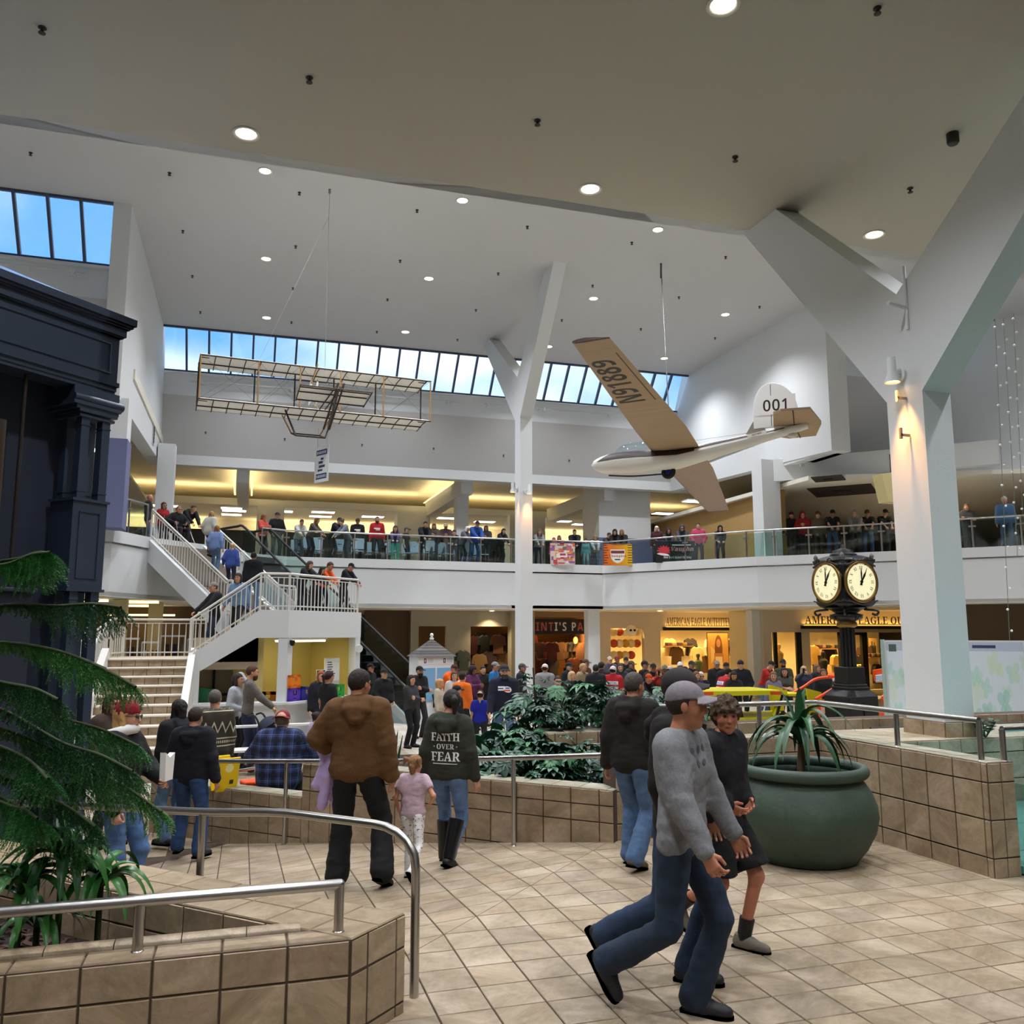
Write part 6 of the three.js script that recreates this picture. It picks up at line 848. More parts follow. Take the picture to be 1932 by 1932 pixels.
  for (let i = 1; i < 22; i++) { const c = proto.clone(); c.name = numbered('gallery_chair'); c.userData.label = chairLabel(i); scene.add(c); const x = 1.8 + (i % 11) * 0.72 + r() * 0.1; c.position.copy(V(x, UP, 33.6 + Math.floor(i / 11) * 1.0 + r() * 0.3)); c.rotation.y = (r() - 0.5) * 1.5 + (i % 2 ? Math.PI : 0); }
  for (let i = 0; i < 6; i++) { const t = thing('gallery_table', `dark cafe table behind the gallery railing, ${ord(i)} from the left`, 'table', V(2.2 + i * 1.5, UP, 34.3), 0, 'dark tables behind the gallery railing'); mesh('top', rbox(0.8, 0.03, 0.7, 0.01, 0, 0.73, 0), M.black, t); mesh('pedestal', merged([bar(W3(0, 0.02, 0), W3(0, 0.72, 0), 0.03, 8), new THREE.CylinderGeometry(0.25, 0.27, 0.02, 16).translate(0, 0.01, 0)]), M.black, t); }
  // speaker box, vents, spots, track bars, string lights
  const spk = thing('speaker_box', 'beige angular box speaker hanging beside the large column', 'speaker', atD(1672, 922, 24)); mesh('cabinet', prism([W3(-0.28, 0.38, 0.2), W3(0.4, 0.5, 0.2), W3(0.4, -0.4, 0.2), W3(-0.12, -0.4, 0.2)], W3(0, 0, -0.4)), std(0xcfc08a, 0.7), spk); mesh('bracket', bar(W3(0.2, 0.4, 0), W3(0.2, 1.0, 0), 0.02, 6), M.black, spk);
  const vent = (label, p, w, h, ry, dark = 0x3a3d40) => { const t = thing('air_vent', label, 'vent', p, ry); mesh('frame', merged([lbox(w, 0.03, 0.03, 0, h / 2, 0), lbox(w, 0.03, 0.03, 0, -h / 2, 0), lbox(0.03, h, 0.03, -w / 2, 0, 0), lbox(0.03, h, 0.03, w / 2, 0, 0)]), M.white, t); mesh('back', lbox(w, h, 0.01), std(dark, 0.8), t); for (let i = 1; i < 6; i++) mesh('slat', lbox(w, 0.012, 0.02, 0, -h / 2 + h * i / 6, 0.008).rotateX(0), std(dark + 0x202020, 0.6), t); return t; };
  vent('square white-framed vent in the gallery front at the right edge', atQ(1880, 1094, 21.3).add(W3(0, 0, 0.0)), 0.5, 0.5, -Math.PI / 4, 0x9a9da2).position.copy(V(23.35, atQ(1880, 1094, 20.9).y, 20.86));
  vent('dark vent in the left return wall of the bay', V(BL + 0.02, atQ(313, 823, 32.6).y, 32.2), 0.5, 0.8, Math.PI / 2);
  vent('dark vent in the diagonal white wall at the right', V(27.0, 9.3, 22.95), 0.75, 0.6, -Math.PI / 4 - 0.1);
  const spot = (label, P, ang, on) => { const t = thing('wall_spotlight', label, 'spotlight', P, ang); mesh('plate', new THREE.CylinderGeometry(0.09, 0.09, 0.03, 18).rotateZ(Math.PI / 2), M.white, t); mesh('arm', bar(W3(0, 0, 0), W3(-0.16, 0.0, 0.05), 0.02, 8), M.white, t); mesh('housing', lathe([[0, 0.22], [0.05, 0.22], [0.055, 0.02], [0.1, -0.1], [0.095, -0.11], [0.04, 0], [0, 0]], 20).translate(-0.17, -0.02, 0.05), M.white, t); mesh('lens', new THREE.CircleGeometry(0.08, 18).rotateX(Math.PI / 2).translate(-0.17, -0.105, 0.05), glow(0xffc37a, 6), t); if (on) { const L = new THREE.SpotLight(0xffb05a, on, 0, 0.42, 0.9, 2); L.position.set(-0.17, -0.14, 0.05); L.target.position.set(0.1, -2.2, 0.02); L.shadow.radius = 3; t.add(L, L.target); } return t; };
  spot('white spotlight on the left face of the large column, lighting it warm', atD(1690, 722, 0).copy(V(7.88, atQ(1690, 705, 8.75).y, 8.78)), 0, 16);
  spot('small white spotlight on the front of the central column', V(8.9, atQ(985, 925, 27.4).y, 27.48), Math.PI / 2, 8); spot('small white spotlight on the left face of the central column', V(8.68, atQ(962, 922, 27.8).y, 27.8), 0, 4);
  const bracket = merged([lbox(0.14, 0.03, 0.03, -0.07, 0, 0), lbox(0.03, 0.14, 0.03, -0.13, 0.02, 0)]), fixture = (P, l) => { const o = one('wall_bracket', bracket, std(0x9b8f80, 0.6), l, 'bracket'); o.position.copy(P); }; fixture(V(7.89, atQ(1700, 755, 8.8).y, 8.72), 'small bracket on the large column below its spotlight, upper one'); fixture(V(7.89, atQ(1706, 825, 8.8).y, 8.7), 'small bracket on the large column below its spotlight, lower one'); 
  one('conduit', merged([bar(V(7.885, atQ(1690, 500, 8.6).y, 8.6), V(7.885, atQ(1690, 625, 8.7).y, 8.6), 0.02, 8), bar(V(7.885, atQ(1690, 585, 8.7).y, 8.6), V(7.6, atQ(1690, 580, 8.7).y, 8.6), 0.03, 8)]), M.white, 'white conduit with a short stub on the fork of the large column', 'conduit');
  const track = (label, x0, x1, y, q) => { const t = thing('track_light', label, 'track light', V((x0 + x1) / 2, y, q)), w = x1 - x0; mesh('track', lbox(w, 0.05, 0.06), std(0xcfd3d6, 0.5), t); for (const s of [-0.4, 0.4]) mesh('lamp_head', lathe([[0, 0.1], [0.05, 0.1], [0.06, 0], [0.1, -0.08], [0, -0.06]], 14).translate(s * w, -0.04, -0.02), M.white, t); mesh('arm', merged([-0.45, 0, 0.45].map((s) => lbox(0.03, 0.03, 0.3, s * w, 0.0, -0.15))), M.white, t); };
  for (const [k, [a, b]] of [[-2.4, 1.8], [3.2, 8.2], [9.3, 11.0], [11.6, 15.4]].entries()) track(['track light under the sill of the tall windows, behind the biplane left half', 'track light under the sill of the tall windows, behind the biplane right half', 'short track light under the sill left of the central column', 'track light under the sill behind the sailplane wing'][k], a, b, yC1 - 0.42, QC1 - 0.3);
  track('track light with two spots under the left window above the dark kiosk', -7.4, -4.6, yS1 - 0.35, QS1 - 0.3); track('track light under the right window left of the large column', 19.7, 22, yS1 - 0.35, QS1 - 0.3); track('track light under the window right of the large column', 23.6, 25.2, yS1 - 0.35, QS1 - 0.3);
  // string lights hanging at the right
  for (const [i, [px, p1, y0, y1]] of [[1877, 1905, 600, 1210], [1893, 1920, 600, 1050], [1912, 1931, 590, 1000]].entries()) { const a = atD(px, y0, 20), b = atD(p1, y1, 20), t = thing('string_lights', ['left string of tiny lights hanging at the right edge', 'middle string of tiny lights hanging at the right edge', 'right string of tiny lights hanging at the right edge'][i], 'string lights', O0()); mesh('wire', bar(a, b, 0.006, 4), std(0x6d7a6c, 0.6), t); for (let k = 0; k < 16; k++) { const o = mesh('bulb', new THREE.SphereGeometry(0.028, 8, 6), std(0xf4f4f0, 0.3), t); o.position.lerpVectors(a, b, (k + 0.5) / 16).add(W3(k % 2 ? 0.05 : -0.04, 0, 0.02)); } }
}

// ================================================================ PLANTS
const leafMat = (c, r = 0.45) => new THREE.MeshPhysicalMaterial({ color: c, roughness: r, side: THREE.DoubleSide });
// strap leaf along a curve: width profile, folded along the midrib
function strapLeaf(len, w, rise, droop, fold = 0.25, n = 12, wav = 0) {
  return sheet((u, v) => { const t = u, ang = rise - droop * t * t, x = len * t * Math.cos(rise - droop * t * t * 0.5) , y = len * t * Math.sin(rise - droop * t * 0.62 * t), ww = w * Math.pow(Math.sin(Math.PI * Math.min(1, 0.08 + t * 0.92)), 0.7) * (t > 0.98 ? 0.15 : 1), s = (v - 0.5) * 2; return W3(x - Math.sin(ang) * Math.abs(s) * ww * fold * 0, y + Math.abs(s) * ww * fold + wav * Math.sin(t * 17) * s * ww, s * ww * 0.5); }, n, 4);
}
function rosette(t, n, leaves, mats, seed, y0 = 0, spread = 1) { const r = rng(seed); for (let i = 0; i < n; i++) { const m = mesh('leaf', leaves[Math.floor(r() * leaves.length)], mats[Math.floor(r() * mats.length)], t); m.position.y = y0 + i * 0.004; m.rotation.set(0, i * 2.399 + r() * 0.4, (r() - 0.5) * 0.3 * spread, 'YXZ'); } }
{ // Norfolk pine in the wedge planter
  const base = atD(-70, 1560, 4.75).setY(0.2), t = thing('norfolk_pine', 'dark green conifer with drooping feathery branches filling the left edge', 'tree', base), top = 3.0, r = rng(41);
  mesh('trunk', tube([W3(0, 0, 0), W3(0.02, 1.0, 0.01), W3(0, top, 0)], 0.045, 16, 8), std(0x3b2e22, 0.9), t);
  const greens = [0x2a6a30, 0x347a36, 0x235a2c, 0x3f8238].map((c) => leafMat(c, 0.5)), wood = std(0x34401f, 0.8);
  // one hanging strand: a short twig clothed with needles
  const strand = (L, seed) => { const q = rng(seed), pos = [], n = Math.round(L / 0.003); for (let i = 0; i < n; i++) { const s = i / n, y = -L * s, bx = 0.02 * Math.sin(s * 2.2) * L * 6, a = q() * 6.283, l = 0.017 * (1 - 0.5 * s), c = Math.cos(a), z = Math.sin(a), w = 0.0024; pos.push(bx - z * w, y, c * w, bx + z * w, y, -c * w, bx + c * l, y - l * 1.0, z * l); } const g = new THREE.BufferGeometry(); g.setAttribute('position', new THREE.Float32BufferAttribute(pos, 3)); g.computeVertexNormals(); return g; };
  const strands = [0, 1, 2, 3, 4].map((k) => strand(0.2, 50 + k));
  const branches = [[1085, [40, 1052], [92, 1043], 4.7], [1095, [20, 1062], [95, 1042], 4.55], [1152, [110, 1143], [228, 1146], 4.5], [1212, [110, 1228], [256, 1296], 4.4], [1225, [80, 1225], [200, 1262], 4.9], [1290, [110, 1352], [262, 1408], 4.6], [1310, [120, 1402], [250, 1455], 4.3], [1350, [150, 1440], [305, 1532], 4.4], [1365, [100, 1420], [200, 1440], 4.8], [1420, [110, 1480], [265, 1470], 4.7], [1440, [80, 1500], [180, 1560], 4.35], [1480, [60, 1540], [150, 1600], 4.6], [1400, [30, 1420], [90, 1470], 4.2], [1500, [20, 1520], [70, 1545], 4.25], [1290, [20, 1290], [110, 1320], 4.2]];
  branches.forEach(([sy, mid, tip, D], bi) => {
    const toL = (p) => p.clone().sub(base), A = toL(atD(-70, sy, 4.75)), M2 = toL(atD(mid[0], mid[1], (D + 4.75) / 2)), T = toL(atD(tip[0], tip[1], D)), curve = new THREE.CatmullRomCurve3([A, A.clone().lerp(M2, 0.5).add(W3(0, 0.02, 0)), M2, M2.clone().lerp(T, 0.55).add(W3(0, 0.015, 0)), T]);
    const b = mesh('branch', new THREE.TubeGeometry(curve, 30, 0.008, 6), wood, t), gs = [], n = 170;
    for (let k = 0; k < n; k++) { const s = 0.1 + 0.9 * k / n, p = curve.getPointAt(s), tg = curve.getTangentAt(s), side = W3(-tg.z, 0, tg.x).normalize(), e = k % 2 ? 1 : -1, sc = (0.32 + 0.75 * Math.sin(Math.PI * Math.min(1, (1 - s) * 1.25 + 0.12))) * (0.75 + r() * 0.5), g = strands[Math.floor(r() * 5)].clone(); const dn = W3(0, -1, 0).addScaledVector(side, e * (0.1 + r() * 0.7)).addScaledVector(tg, 0.35 + r() * 0.4).normalize(); g.scale(1, sc, 1).applyQuaternion(new THREE.Quaternion().setFromUnitVectors(W3(0, -1, 0), dn)).translate(p.x, p.y, p.z); gs.push(g); }
    const f = mesh('branchlets', merged(gs), greens[bi % 4], b); f.userData.kind = 'stuff';
  });
  // broad strap-leaved plants below it
  const g1 = [0x2f6a2a, 0x3a7a32, 0x27592a, 0x447f3a].map((c) => leafMat(c, 0.35)), L1 = [strapLeaf(0.34, 0.075, 1.0, 1.9), strapLeaf(0.3, 0.07, 0.6, 1.8), strapLeaf(0.26, 0.07, 1.25, 1.2)];
  for (const [px, py, D, n, s, sc, lab] of [[118, 1625, 4.75, 20, 3, 1.0, 'glossy strap-leaved dracaena below the conifer, the brightest leaves'], [190, 1668, 4.85, 18, 5, 0.9, 'strap-leaved dracaena right of the brightest one, hanging over the tiled ledge'], [40, 1680, 4.6, 18, 7, 0.85, 'shaded strap-leaved plant at the lower left edge'], [70, 1745, 4.75, 16, 9, 0.8, 'dark strap-leaved plant low behind the front ledge']]) { const p = atD(px, py, D), t2 = thing('dracaena', lab, 'plant', W3(p.x, 0.2, p.z)); const h = Math.max(0.05, p.y - 0.2); mesh('stem', bar(W3(0, 0, 0), W3(0, h, 0), 0.016, 8), wood, t2); rosette(t2, n, L1, g1.slice(s > 6 ? 2 : 0), s, h - 0.04); t2.children.forEach((c) => c.name === 'leaf' && c.scale.setScalar(sc)); }
  const round = sheet((u, v) => { const a = u * Math.PI, w = Math.sin(a) * 0.07 * (1 + 0.2 * Math.cos(a)); return W3(0.16 * u, 0.02 * Math.sin(a) + Math.abs(v - 0.5) * 0.02, (v - 0.5) * 2 * w); }, 10, 6);
  const p = thing('leafy_groundcover', 'low plant with broad dark rounded leaves beside the bark mulch', 'plant', atD(235, 1765, 4.95).setY(0.2)); rosette(p, 12, [round], g1.slice(2), 13, 0.06, 2); mesh('stem', bar(W3(0, 0, 0), W3(0, 0.08, 0), 0.01, 6), wood, p);
}
{ // yucca in the green pot
  const t = thing('yucca', 'yucca with long arching dark green sword leaves growing in the green pot', 'plant', V(4.92, 0.67, 7.02)), g = [0x1f4a2c, 0x2a5a34, 0x274f30].map((c) => leafMat(c, 0.4));
  mesh('stem', tube([W3(0, 0, 0), W3(-0.01, 0.12, 0), W3(0.01, 0.34, 0)], 0.035, 10, 8), std(0x7a5f48, 0.9), t);
  const L = [strapLeaf(0.54, 0.085, 1.15, 2.3), strapLeaf(0.48, 0.08, 0.85, 2.2), strapLeaf(0.58, 0.08, 1.35, 2.1), strapLeaf(0.44, 0.07, 0.5, 2.0)]; rosette(t, 24, L, g, 21, 0.3, 0.8);
  for (const [ry, tilt] of [[0.3, 0.05], [2.2, -0.12], [4.2, 0.14]]) { const m = mesh('leaf', strapLeaf(0.52, 0.085, 1.5, 0.35), g[1], t); m.position.y = 0.34; m.rotation.set(0, ry, tilt, 'YXZ'); }
}
{ // broad palmate-leaved shrubs behind the middle wall
  const lobe = (L, w) => sheet((u, v) => W3(L * u * Math.cos(0.5 * u), -0.35 * L * u * u + Math.abs(v - 0.5) * 0.25 * w, (v - 0.5) * 2 * w * Math.sin(Math.PI * Math.pow(u, 0.8)) * 0.5), 6, 2);
  const palm = (n, L, w, arc) => merged(Array.from({ length: n }, (_, i) => lobe(L * (1 - 0.25 * Math.abs(i - (n - 1) / 2) / n * 2), w).toNonIndexed().rotateY((i - (n - 1) / 2) * arc / (n - 1))));
  const leaves = [palm(7, 0.16, 0.05, 4.4), palm(8, 0.14, 0.055, 5.0), palm(6, 0.18, 0.05, 4.0)], g = [0x1f4a33, 0x285a3c, 0x1a3f2e, 0x346b40, 0x16382a].map((c) => leafMat(c, 0.4)), r = rng(61), wood = std(0x4a4030, 0.9);
  const shrubs = [[905, 1450, 10.6, 0.5, 0.6, 56, 'broad-leaved shrub behind the woman in the green hoodie, at the left of the planting'], [945, 1425, 11.2, 0.7, 0.6, 60, 'tall broad-leaved shrub in the middle of the planting, before the standing man in navy'], [1010, 1385, 12.2, 0.6, 0.75, 62, 'upright broad-leaved shrub rising highest in the planting'], [1070, 1335, 12.6, 0.85, 0.7, 66, 'wide broad-leaved shrub behind the tiled boxes'], [1160, 1330, 12.8, 0.8, 0.6, 50, 'broad-leaved shrub behind the man in the dark hoodie'], [1075, 1440, 10.0, 0.55, 0.5, 60, 'broad-leaved shrub hanging over the tiled boxes'], [985, 1455, 10.0, 0.6, 0.4, 56, 'low broad-leaved shrub at the middle wall ledge'], [1250, 1335, 12.8, 0.7, 0.5, 40, 'broad-leaved shrub hidden partly by the boy in the cap']];
  for (const [px, py, D, R, Hh, n, lab] of shrubs) {
    const c = atD(px, py, D), t = thing('broadleaf_shrub', lab, 'shrub', W3(c.x, 0.2, c.z)), h = c.y - 0.2, st = [];
    for (let k = 0; k < 7; k++) st.push(tube([W3(0, 0, 0), W3((r() - 0.5) * R * 0.5, h * 0.6, (r() - 0.5) * R * 0.5), W3((r() - 0.5) * R, h + Hh * 0.3 * r(), (r() - 0.5) * R)], 0.012, 8, 5)); mesh('stem', merged(st), wood, t);
    for (let k = 0; k < n * 1.9; k++) { const a = r() * 6.283, u = Math.sqrt(r()) * R, yy = h + (r() - 0.45) * Hh * 1.1 * Math.sqrt(Math.max(0.05, 1 - (u / R) ** 2)); const m = mesh('leaf', leaves[k % 3], g[Math.floor(r() * 5)], t); m.position.set(Math.cos(a) * u, yy, Math.sin(a) * u); m.rotation.set((r() - 0.5) * 0.9, r() * 6.28, (r() - 0.5) * 0.9 - 0.2); m.scale.setScalar(0.8 + r() * 0.7); }
  }
  // tall thin treelet before the central column
  const c = atD(1006, 1260, 12.4), t = thing('young_tree', 'thin young tree with sparse leaf fans in front of the central column', 'tree', W3(c.x, 0.2, c.z)); mesh('stem', tube([W3(0, 0, 0), W3(0.03, 0.7, 0), W3(0, c.y - 0.2, 0)], 0.012, 12, 6), wood, t); for (let k = 0; k < 22; k++) { const m = mesh('leaf', leaves[k % 3], g[k % 5], t); m.position.set((r() - 0.5) * 0.35, c.y - 0.25 - 0.55 * r(), (r() - 0.5) * 0.35); m.rotation.set((r() - 0.5) * 0.7, r() * 6.28, (r() - 0.5) * 0.7); m.scale.setScalar(0.6); }
}
{ // snake plants and a small dark plant
  const blade = (L, w, b) => sheet((u, v) => W3((v - 0.5) * w * Math.min(1, 0.55 + u * 1.4) * (1 - Math.pow(u, 4)), L * u, b * u * u + Math.abs(v - 0.5) * 0.02), 12, 4);
  const snake = canvasTex(64, 256, (c) => { c.fillStyle = '#24492f'; c.fillRect(0, 0, 64, 256); c.fillStyle = '#3f6a45'; for (let i = 0; i < 40; i++) c.fillRect(hash3(i, 1, 1) * 40 + 8, i * 6.5, 20, 2); c.fillStyle = '#b9c084'; c.fillRect(0, 0, 7, 256); c.fillRect(57, 0, 7, 256); }), m1 = new THREE.MeshPhysicalMaterial({ map: snake, roughness: 0.4, side: THREE.DoubleSide }), m2 = leafMat(0x1d4227, 0.4);
  const mk = (lab, px, py, D, y0, n, L, m, sp, seed) => { const p = atD(px, py, D), t = thing('snake_plant', lab, 'plant', W3(p.x, y0, p.z)), r = rng(seed); for (let i = 0; i < n; i++) { const b = mesh('leaf', blade(L * (0.65 + 0.4 * r()), 0.075, 0.1), m, t); b.position.set((r() - 0.5) * sp, 0, (r() - 0.5) * sp); b.rotation.set((r() - 0.5) * 0.2, r() * 6.28, (r() - 0.5) * 0.35); } };
  mk('dark upright snake plant right of the man in the brown jacket', 738, 1420, 11.4, -0.2, 8, 1.0, m2, 0.3, 3);
  mk('yellow-edged snake plant in the basin behind the boys', 1500, 1385, 10.3, 0.3, 5, 0.72, m1, 0.25, 8);
  const p = atD(1858, 1372, 10.4), t = thing('foliage_plant', 'small dark plant with paired leaflets beside the large column', 'plant', W3(p.x, 0.8, p.z)), lf = sheet((u, v) => W3(0.1 * u, 0.015 * Math.sin(u * 3), (v - 0.5) * 0.06 * Math.sin(Math.PI * u)), 5, 2), r = rng(5);
  for (let k = 0; k < 5; k++) { const a = k * 1.25, st = mesh('stem', bar(W3(0, 0, 0), W3(Math.cos(a) * 0.13, 0.2, Math.sin(a) * 0.13), 0.008, 5), m2, t); for (let i = 0; i < 8; i++) { const b = mesh('leaf', lf, m2, st); const s = 0.3 + 0.09 * i; b.position.set(Math.cos(a) * 0.13 * s, 0.2 * s, Math.sin(a) * 0.13 * s); b.rotation.set(0, -a + (i % 2 ? 1.3 : -1.3), 0.3); } }
}

// ================================================================ PEOPLE: BUILDER
const lerp = (a, b, t) => a + (b - a) * t;
function smin(a, b, k) { const h = k - Math.abs(a - b); return h > 0 ? Math.min(a, b) - h * h / (4 * k) : Math.min(a, b); }
const cap = (a, b, ra, rb = ra) => { const bx = b.x - a.x, by = b.y - a.y, bz = b.z - a.z; return [a.x, a.y, a.z, bx, by, bz, 1 / Math.max(1e-9, bx * bx + by * by + bz * bz), ra, rb - ra]; };
function capD(c, x, y, z) { const px = x - c[0], py = y - c[1], pz = z - c[2]; let t = (px * c[3] + py * c[4] + pz * c[5]) * c[6]; t = t < 0 ? 0 : t > 1 ? 1 : t; const dx = px - c[3] * t, dy = py - c[4] * t, dz = pz - c[5] * t, d = Math.sqrt(dx * dx + dy * dy + dz * dz) - c[7] - c[8] * t; return c[9] ? Math.max(d, (px * c[3] + py * c[4] + pz * c[5]) * Math.sqrt(c[6]) - 1 / Math.sqrt(c[6])) : d; }
const capsField = (list, k) => (x, y, z) => { let d = 1e3; for (const c of list) d = smin(d, capD(c, x, y, z), k); return d; };
const ell = (x, y, z, cx, cy, cz, rx, ry, rz) => { const a = (x - cx) / rx, b = (y - cy) / ry, c = (z - cz) / rz, q = Math.sqrt(a * a + b * b + c * c); return (q - 1) * Math.min(rx, ry, rz) * (q > 1 ? 1 : 1); };
// surface nets over a box; f is a (near) distance field
function surfaceNet(f, lo, hi, h) {
  const nx = Math.ceil((hi[0] - lo[0]) / h) + 1, ny = Math.ceil((hi[1] - lo[1]) / h) + 1, nz = Math.ceil((hi[2] - lo[2]) / h) + 1, v = new Float32Array(nx * ny * nz), B = 4, R = B * h * 0.87;
  const at = (i, j, k) => i + nx * (j + ny * k);
  for (let k0 = 0; k0 < nz; k0 += B) for (let j0 = 0; j0 < ny; j0 += B) for (let i0 = 0; i0 < nx; i0 += B) {
    const c = f(lo[0] + (i0 + 1.5) * h, lo[1] + (j0 + 1.5) * h, lo[2] + (k0 + 1.5) * h), far = Math.abs(c) > R * 1.5 + 2 * h;
    for (let k = k0; k < Math.min(nz, k0 + B); k++) for (let j = j0; j < Math.min(ny, j0 + B); j++) for (let i = i0; i < Math.min(nx, i0 + B); i++) v[at(i, j, k)] = far ? c : f(lo[0] + i * h, lo[1] + j * h, lo[2] + k * h);
  }
  const id = new Int32Array(nx * ny * nz).fill(-1), pos = [], idx = [], E = [[0, 1], [2, 3], [4, 5], [6, 7], [0, 2], [1, 3], [4, 6], [5, 7], [0, 4], [1, 5], [2, 6], [3, 7]], q = new Float32Array(8);
  for (let k = 0; k < nz - 1; k++) for (let j = 0; j < ny - 1; j++) for (let i = 0; i < nx - 1; i++) {
    let m = 0; for (let n = 0; n < 8; n++) { q[n] = v[at(i + (n & 1), j + ((n >> 1) & 1), k + (n >> 2))]; if (q[n] < 0) m |= 1 << n; }
    if (m === 0 || m === 255) continue; let x = 0, y = 0, z = 0, n = 0;
    for (const [a, b] of E) if ((q[a] < 0) !== (q[b] < 0)) { const t = q[a] / (q[a] - q[b]); x += lerp(a & 1, b & 1, t); y += lerp((a >> 1) & 1, (b >> 1) & 1, t); z += lerp(a >> 2, b >> 2, t); n++; }
    id[at(i, j, k)] = pos.length / 3; pos.push(lo[0] + (i + x / n) * h, lo[1] + (j + y / n) * h, lo[2] + (k + z / n) * h);
  }
  const quad = (a, b, c, d, flip) => { if (a < 0 || b < 0 || c < 0 || d < 0) return; flip ? idx.push(a, c, b, a, d, c) : idx.push(a, b, c, a, c, d); };
  for (let k = 1; k < nz - 1; k++) for (let j = 1; j < ny - 1; j++) for (let i = 1; i < nx - 1; i++) {
    const s = v[at(i, j, k)] < 0;
    if (s !== v[at(i + 1, j, k)] < 0) quad(id[at(i, j - 1, k - 1)], id[at(i, j, k - 1)], id[at(i, j, k)], id[at(i, j - 1, k)], !s);
    if (s !== v[at(i, j + 1, k)] < 0) quad(id[at(i - 1, j, k - 1)], id[at(i - 1, j, k)], id[at(i, j, k)], id[at(i, j, k - 1)], !s);
    if (s !== v[at(i, j, k + 1)] < 0) quad(id[at(i - 1, j - 1, k)], id[at(i, j - 1, k)], id[at(i, j, k)], id[at(i - 1, j, k)], !s);
  }
  const g = new THREE.BufferGeometry(); g.setAttribute('position', new THREE.Float32BufferAttribute(pos, 3)); g.setIndex(idx); g.computeVertexNormals(); return boxUV(g);
}
function boundsOf(list, pad) { const lo = [1e3, 1e3, 1e3], hi = [-1e3, -1e3, -1e3]; for (const c of list) for (const t of [0, 1]) for (let i = 0; i < 3; i++) { const p = c[i] + c[3 + i] * t, r = c[7] + c[8] * t + pad; lo[i] = Math.min(lo[i], p - r); hi[i] = Math.max(hi[i], p + r); } return [lo, hi]; }
function ik(A, T, l1, l2, pole) {
  const d = W3().subVectors(T, A), L = Math.min(d.length(), l1 + l2 - 0.004); d.normalize(); const a = (l1 * l1 - l2 * l2 + L * L) / (2 * L), h = Math.sqrt(Math.max(0, l1 * l1 - a * a)), p = pole.clone().addScaledVector(d, -pole.dot(d)).normalize();
  return [A.clone().addScaledVector(d, a).addScaledVector(p, h), A.clone().addScaledVector(d, L)];
}
// poses at a stature of 1.75 m: +z is where the person faces, +x their left
const F = (x, z, yaw = 0.15, y = 0, pitch = 0) => ({ x, y, z, yaw, pitch });
const POSES = {
  stand: { hands: [[0.27, 0.78, 0.06], [-0.27, 0.78, 0.06]], feet: [F(0.11, 0.0, 0.2), F(-0.11, 0.02, -0.2)] },
  pocket: { hands: [[0.2, 0.93, 0.13], [-0.2, 0.93, 0.13]], pole: [[1, 0, -0.9], [-1, 0, -0.9]], feet: [F(0.11, 0.02, 0.25), F(-0.12, -0.02, -0.25)] },
  cross: { hands: [[-0.1, 1.19, 0.22], [0.1, 1.14, 0.23]], pole: [[1, -1, -0.1], [-1, -1, -0.1]], feet: [F(0.12, 0, 0.25), F(-0.12, 0, -0.25)], palm: [[0, -0.3, -1], [0, -0.3, -1]] },
  phone: { hands: [[0.02, 1.18, 0.34], [-0.1, 1.2, 0.33]], pole: [[1, -1, -0.3], [-1, -1, -0.3]], feet: [F(0.1, 0, 0.2), F(-0.1, 0.03, -0.2)], headPitch: 0.35, palm: [[-0.4, 0.8, -0.5], [0.4, 0.8, -0.5]], curl: 1.0 },
  raise: { hands: [[0.27, 0.8, 0.08], [-0.08, 1.5, 0.36]], pole: [[0.3, 0, -1], [-1, -1, 0]], feet: [F(0.1, 0, 0.2), F(-0.1, 0.02, -0.2)], palm: [[-1, 0, 0], [0, 0, -1]], curl: 1.1 },
  lean: { lean: 0.45, dz: -0.16, hands: [[0.1, 0.99, 0.42], [-0.1, 0.99, 0.44]], pole: [[1, -0.6, -0.4], [-1, -0.6, -0.4]], feet: [F(0.12, -0.14, 0.15), F(-0.12, -0.22, -0.15)], headPitch: 0.15, palm: [[0, -1, 0.1], [0, -1, 0.1]], curl: 0.9 },
  bend: { lean: 0.85, dz: -0.3, hands: [[0.14, 0.74, 0.42], [-0.1, 0.76, 0.46]], pole: [[1, -0.4, -0.2], [-1, -0.4, -0.2]], feet: [F(0.13, -0.16, 0.15), F(-0.13, -0.26, -0.15)], headPitch: 0.1, palm: [[0, -1, 0.1], [0, -1, 0.1]], curl: 0.9 },
  walk: { hands: [[0.27, 0.82, -0.12], [-0.27, 0.84, 0.2]], feet: [F(0.09, 0.26, 0.08, 0.0, -0.1), F(-0.09, -0.3, -0.05, 0.06, 0.55)], lean: 0.05, dy: -0.03 },
  climb: { hands: [[0.28, 0.95, 0.16], [-0.28, 0.85, -0.02]], feet: [F(0.1, 0.25, 0.1, 0.17), F(-0.1, -0.06, -0.1, 0, 0.2)], lean: 0.2, dy: 0.0, dz: 0.02 },
  sit: { sit: true, dy: -0.42, hands: [[0.14, 0.78, 0.34], [-0.14, 0.78, 0.34]], pole: [[1, -0.3, -0.5], [-1, -0.3, -0.5]], feet: [F(0.14, 0.42, 0.15), F(-0.14, 0.4, -0.15)], lean: 0.1 },
  push: { hands: [[0.2, 1.0, 0.42], [-0.2, 1.0, 0.42]], pole: [[1, -1, -0.5], [-1, -1, -0.5]], feet: [F(0.1, 0.1, 0.1), F(-0.1, -0.1, -0.1)], lean: 0.06, palm: [[0, -1, 0], [0, -1, 0]], curl: 1.1 },
};
const headHeight = {}; // fraction of the stature at which each pose carries the crown
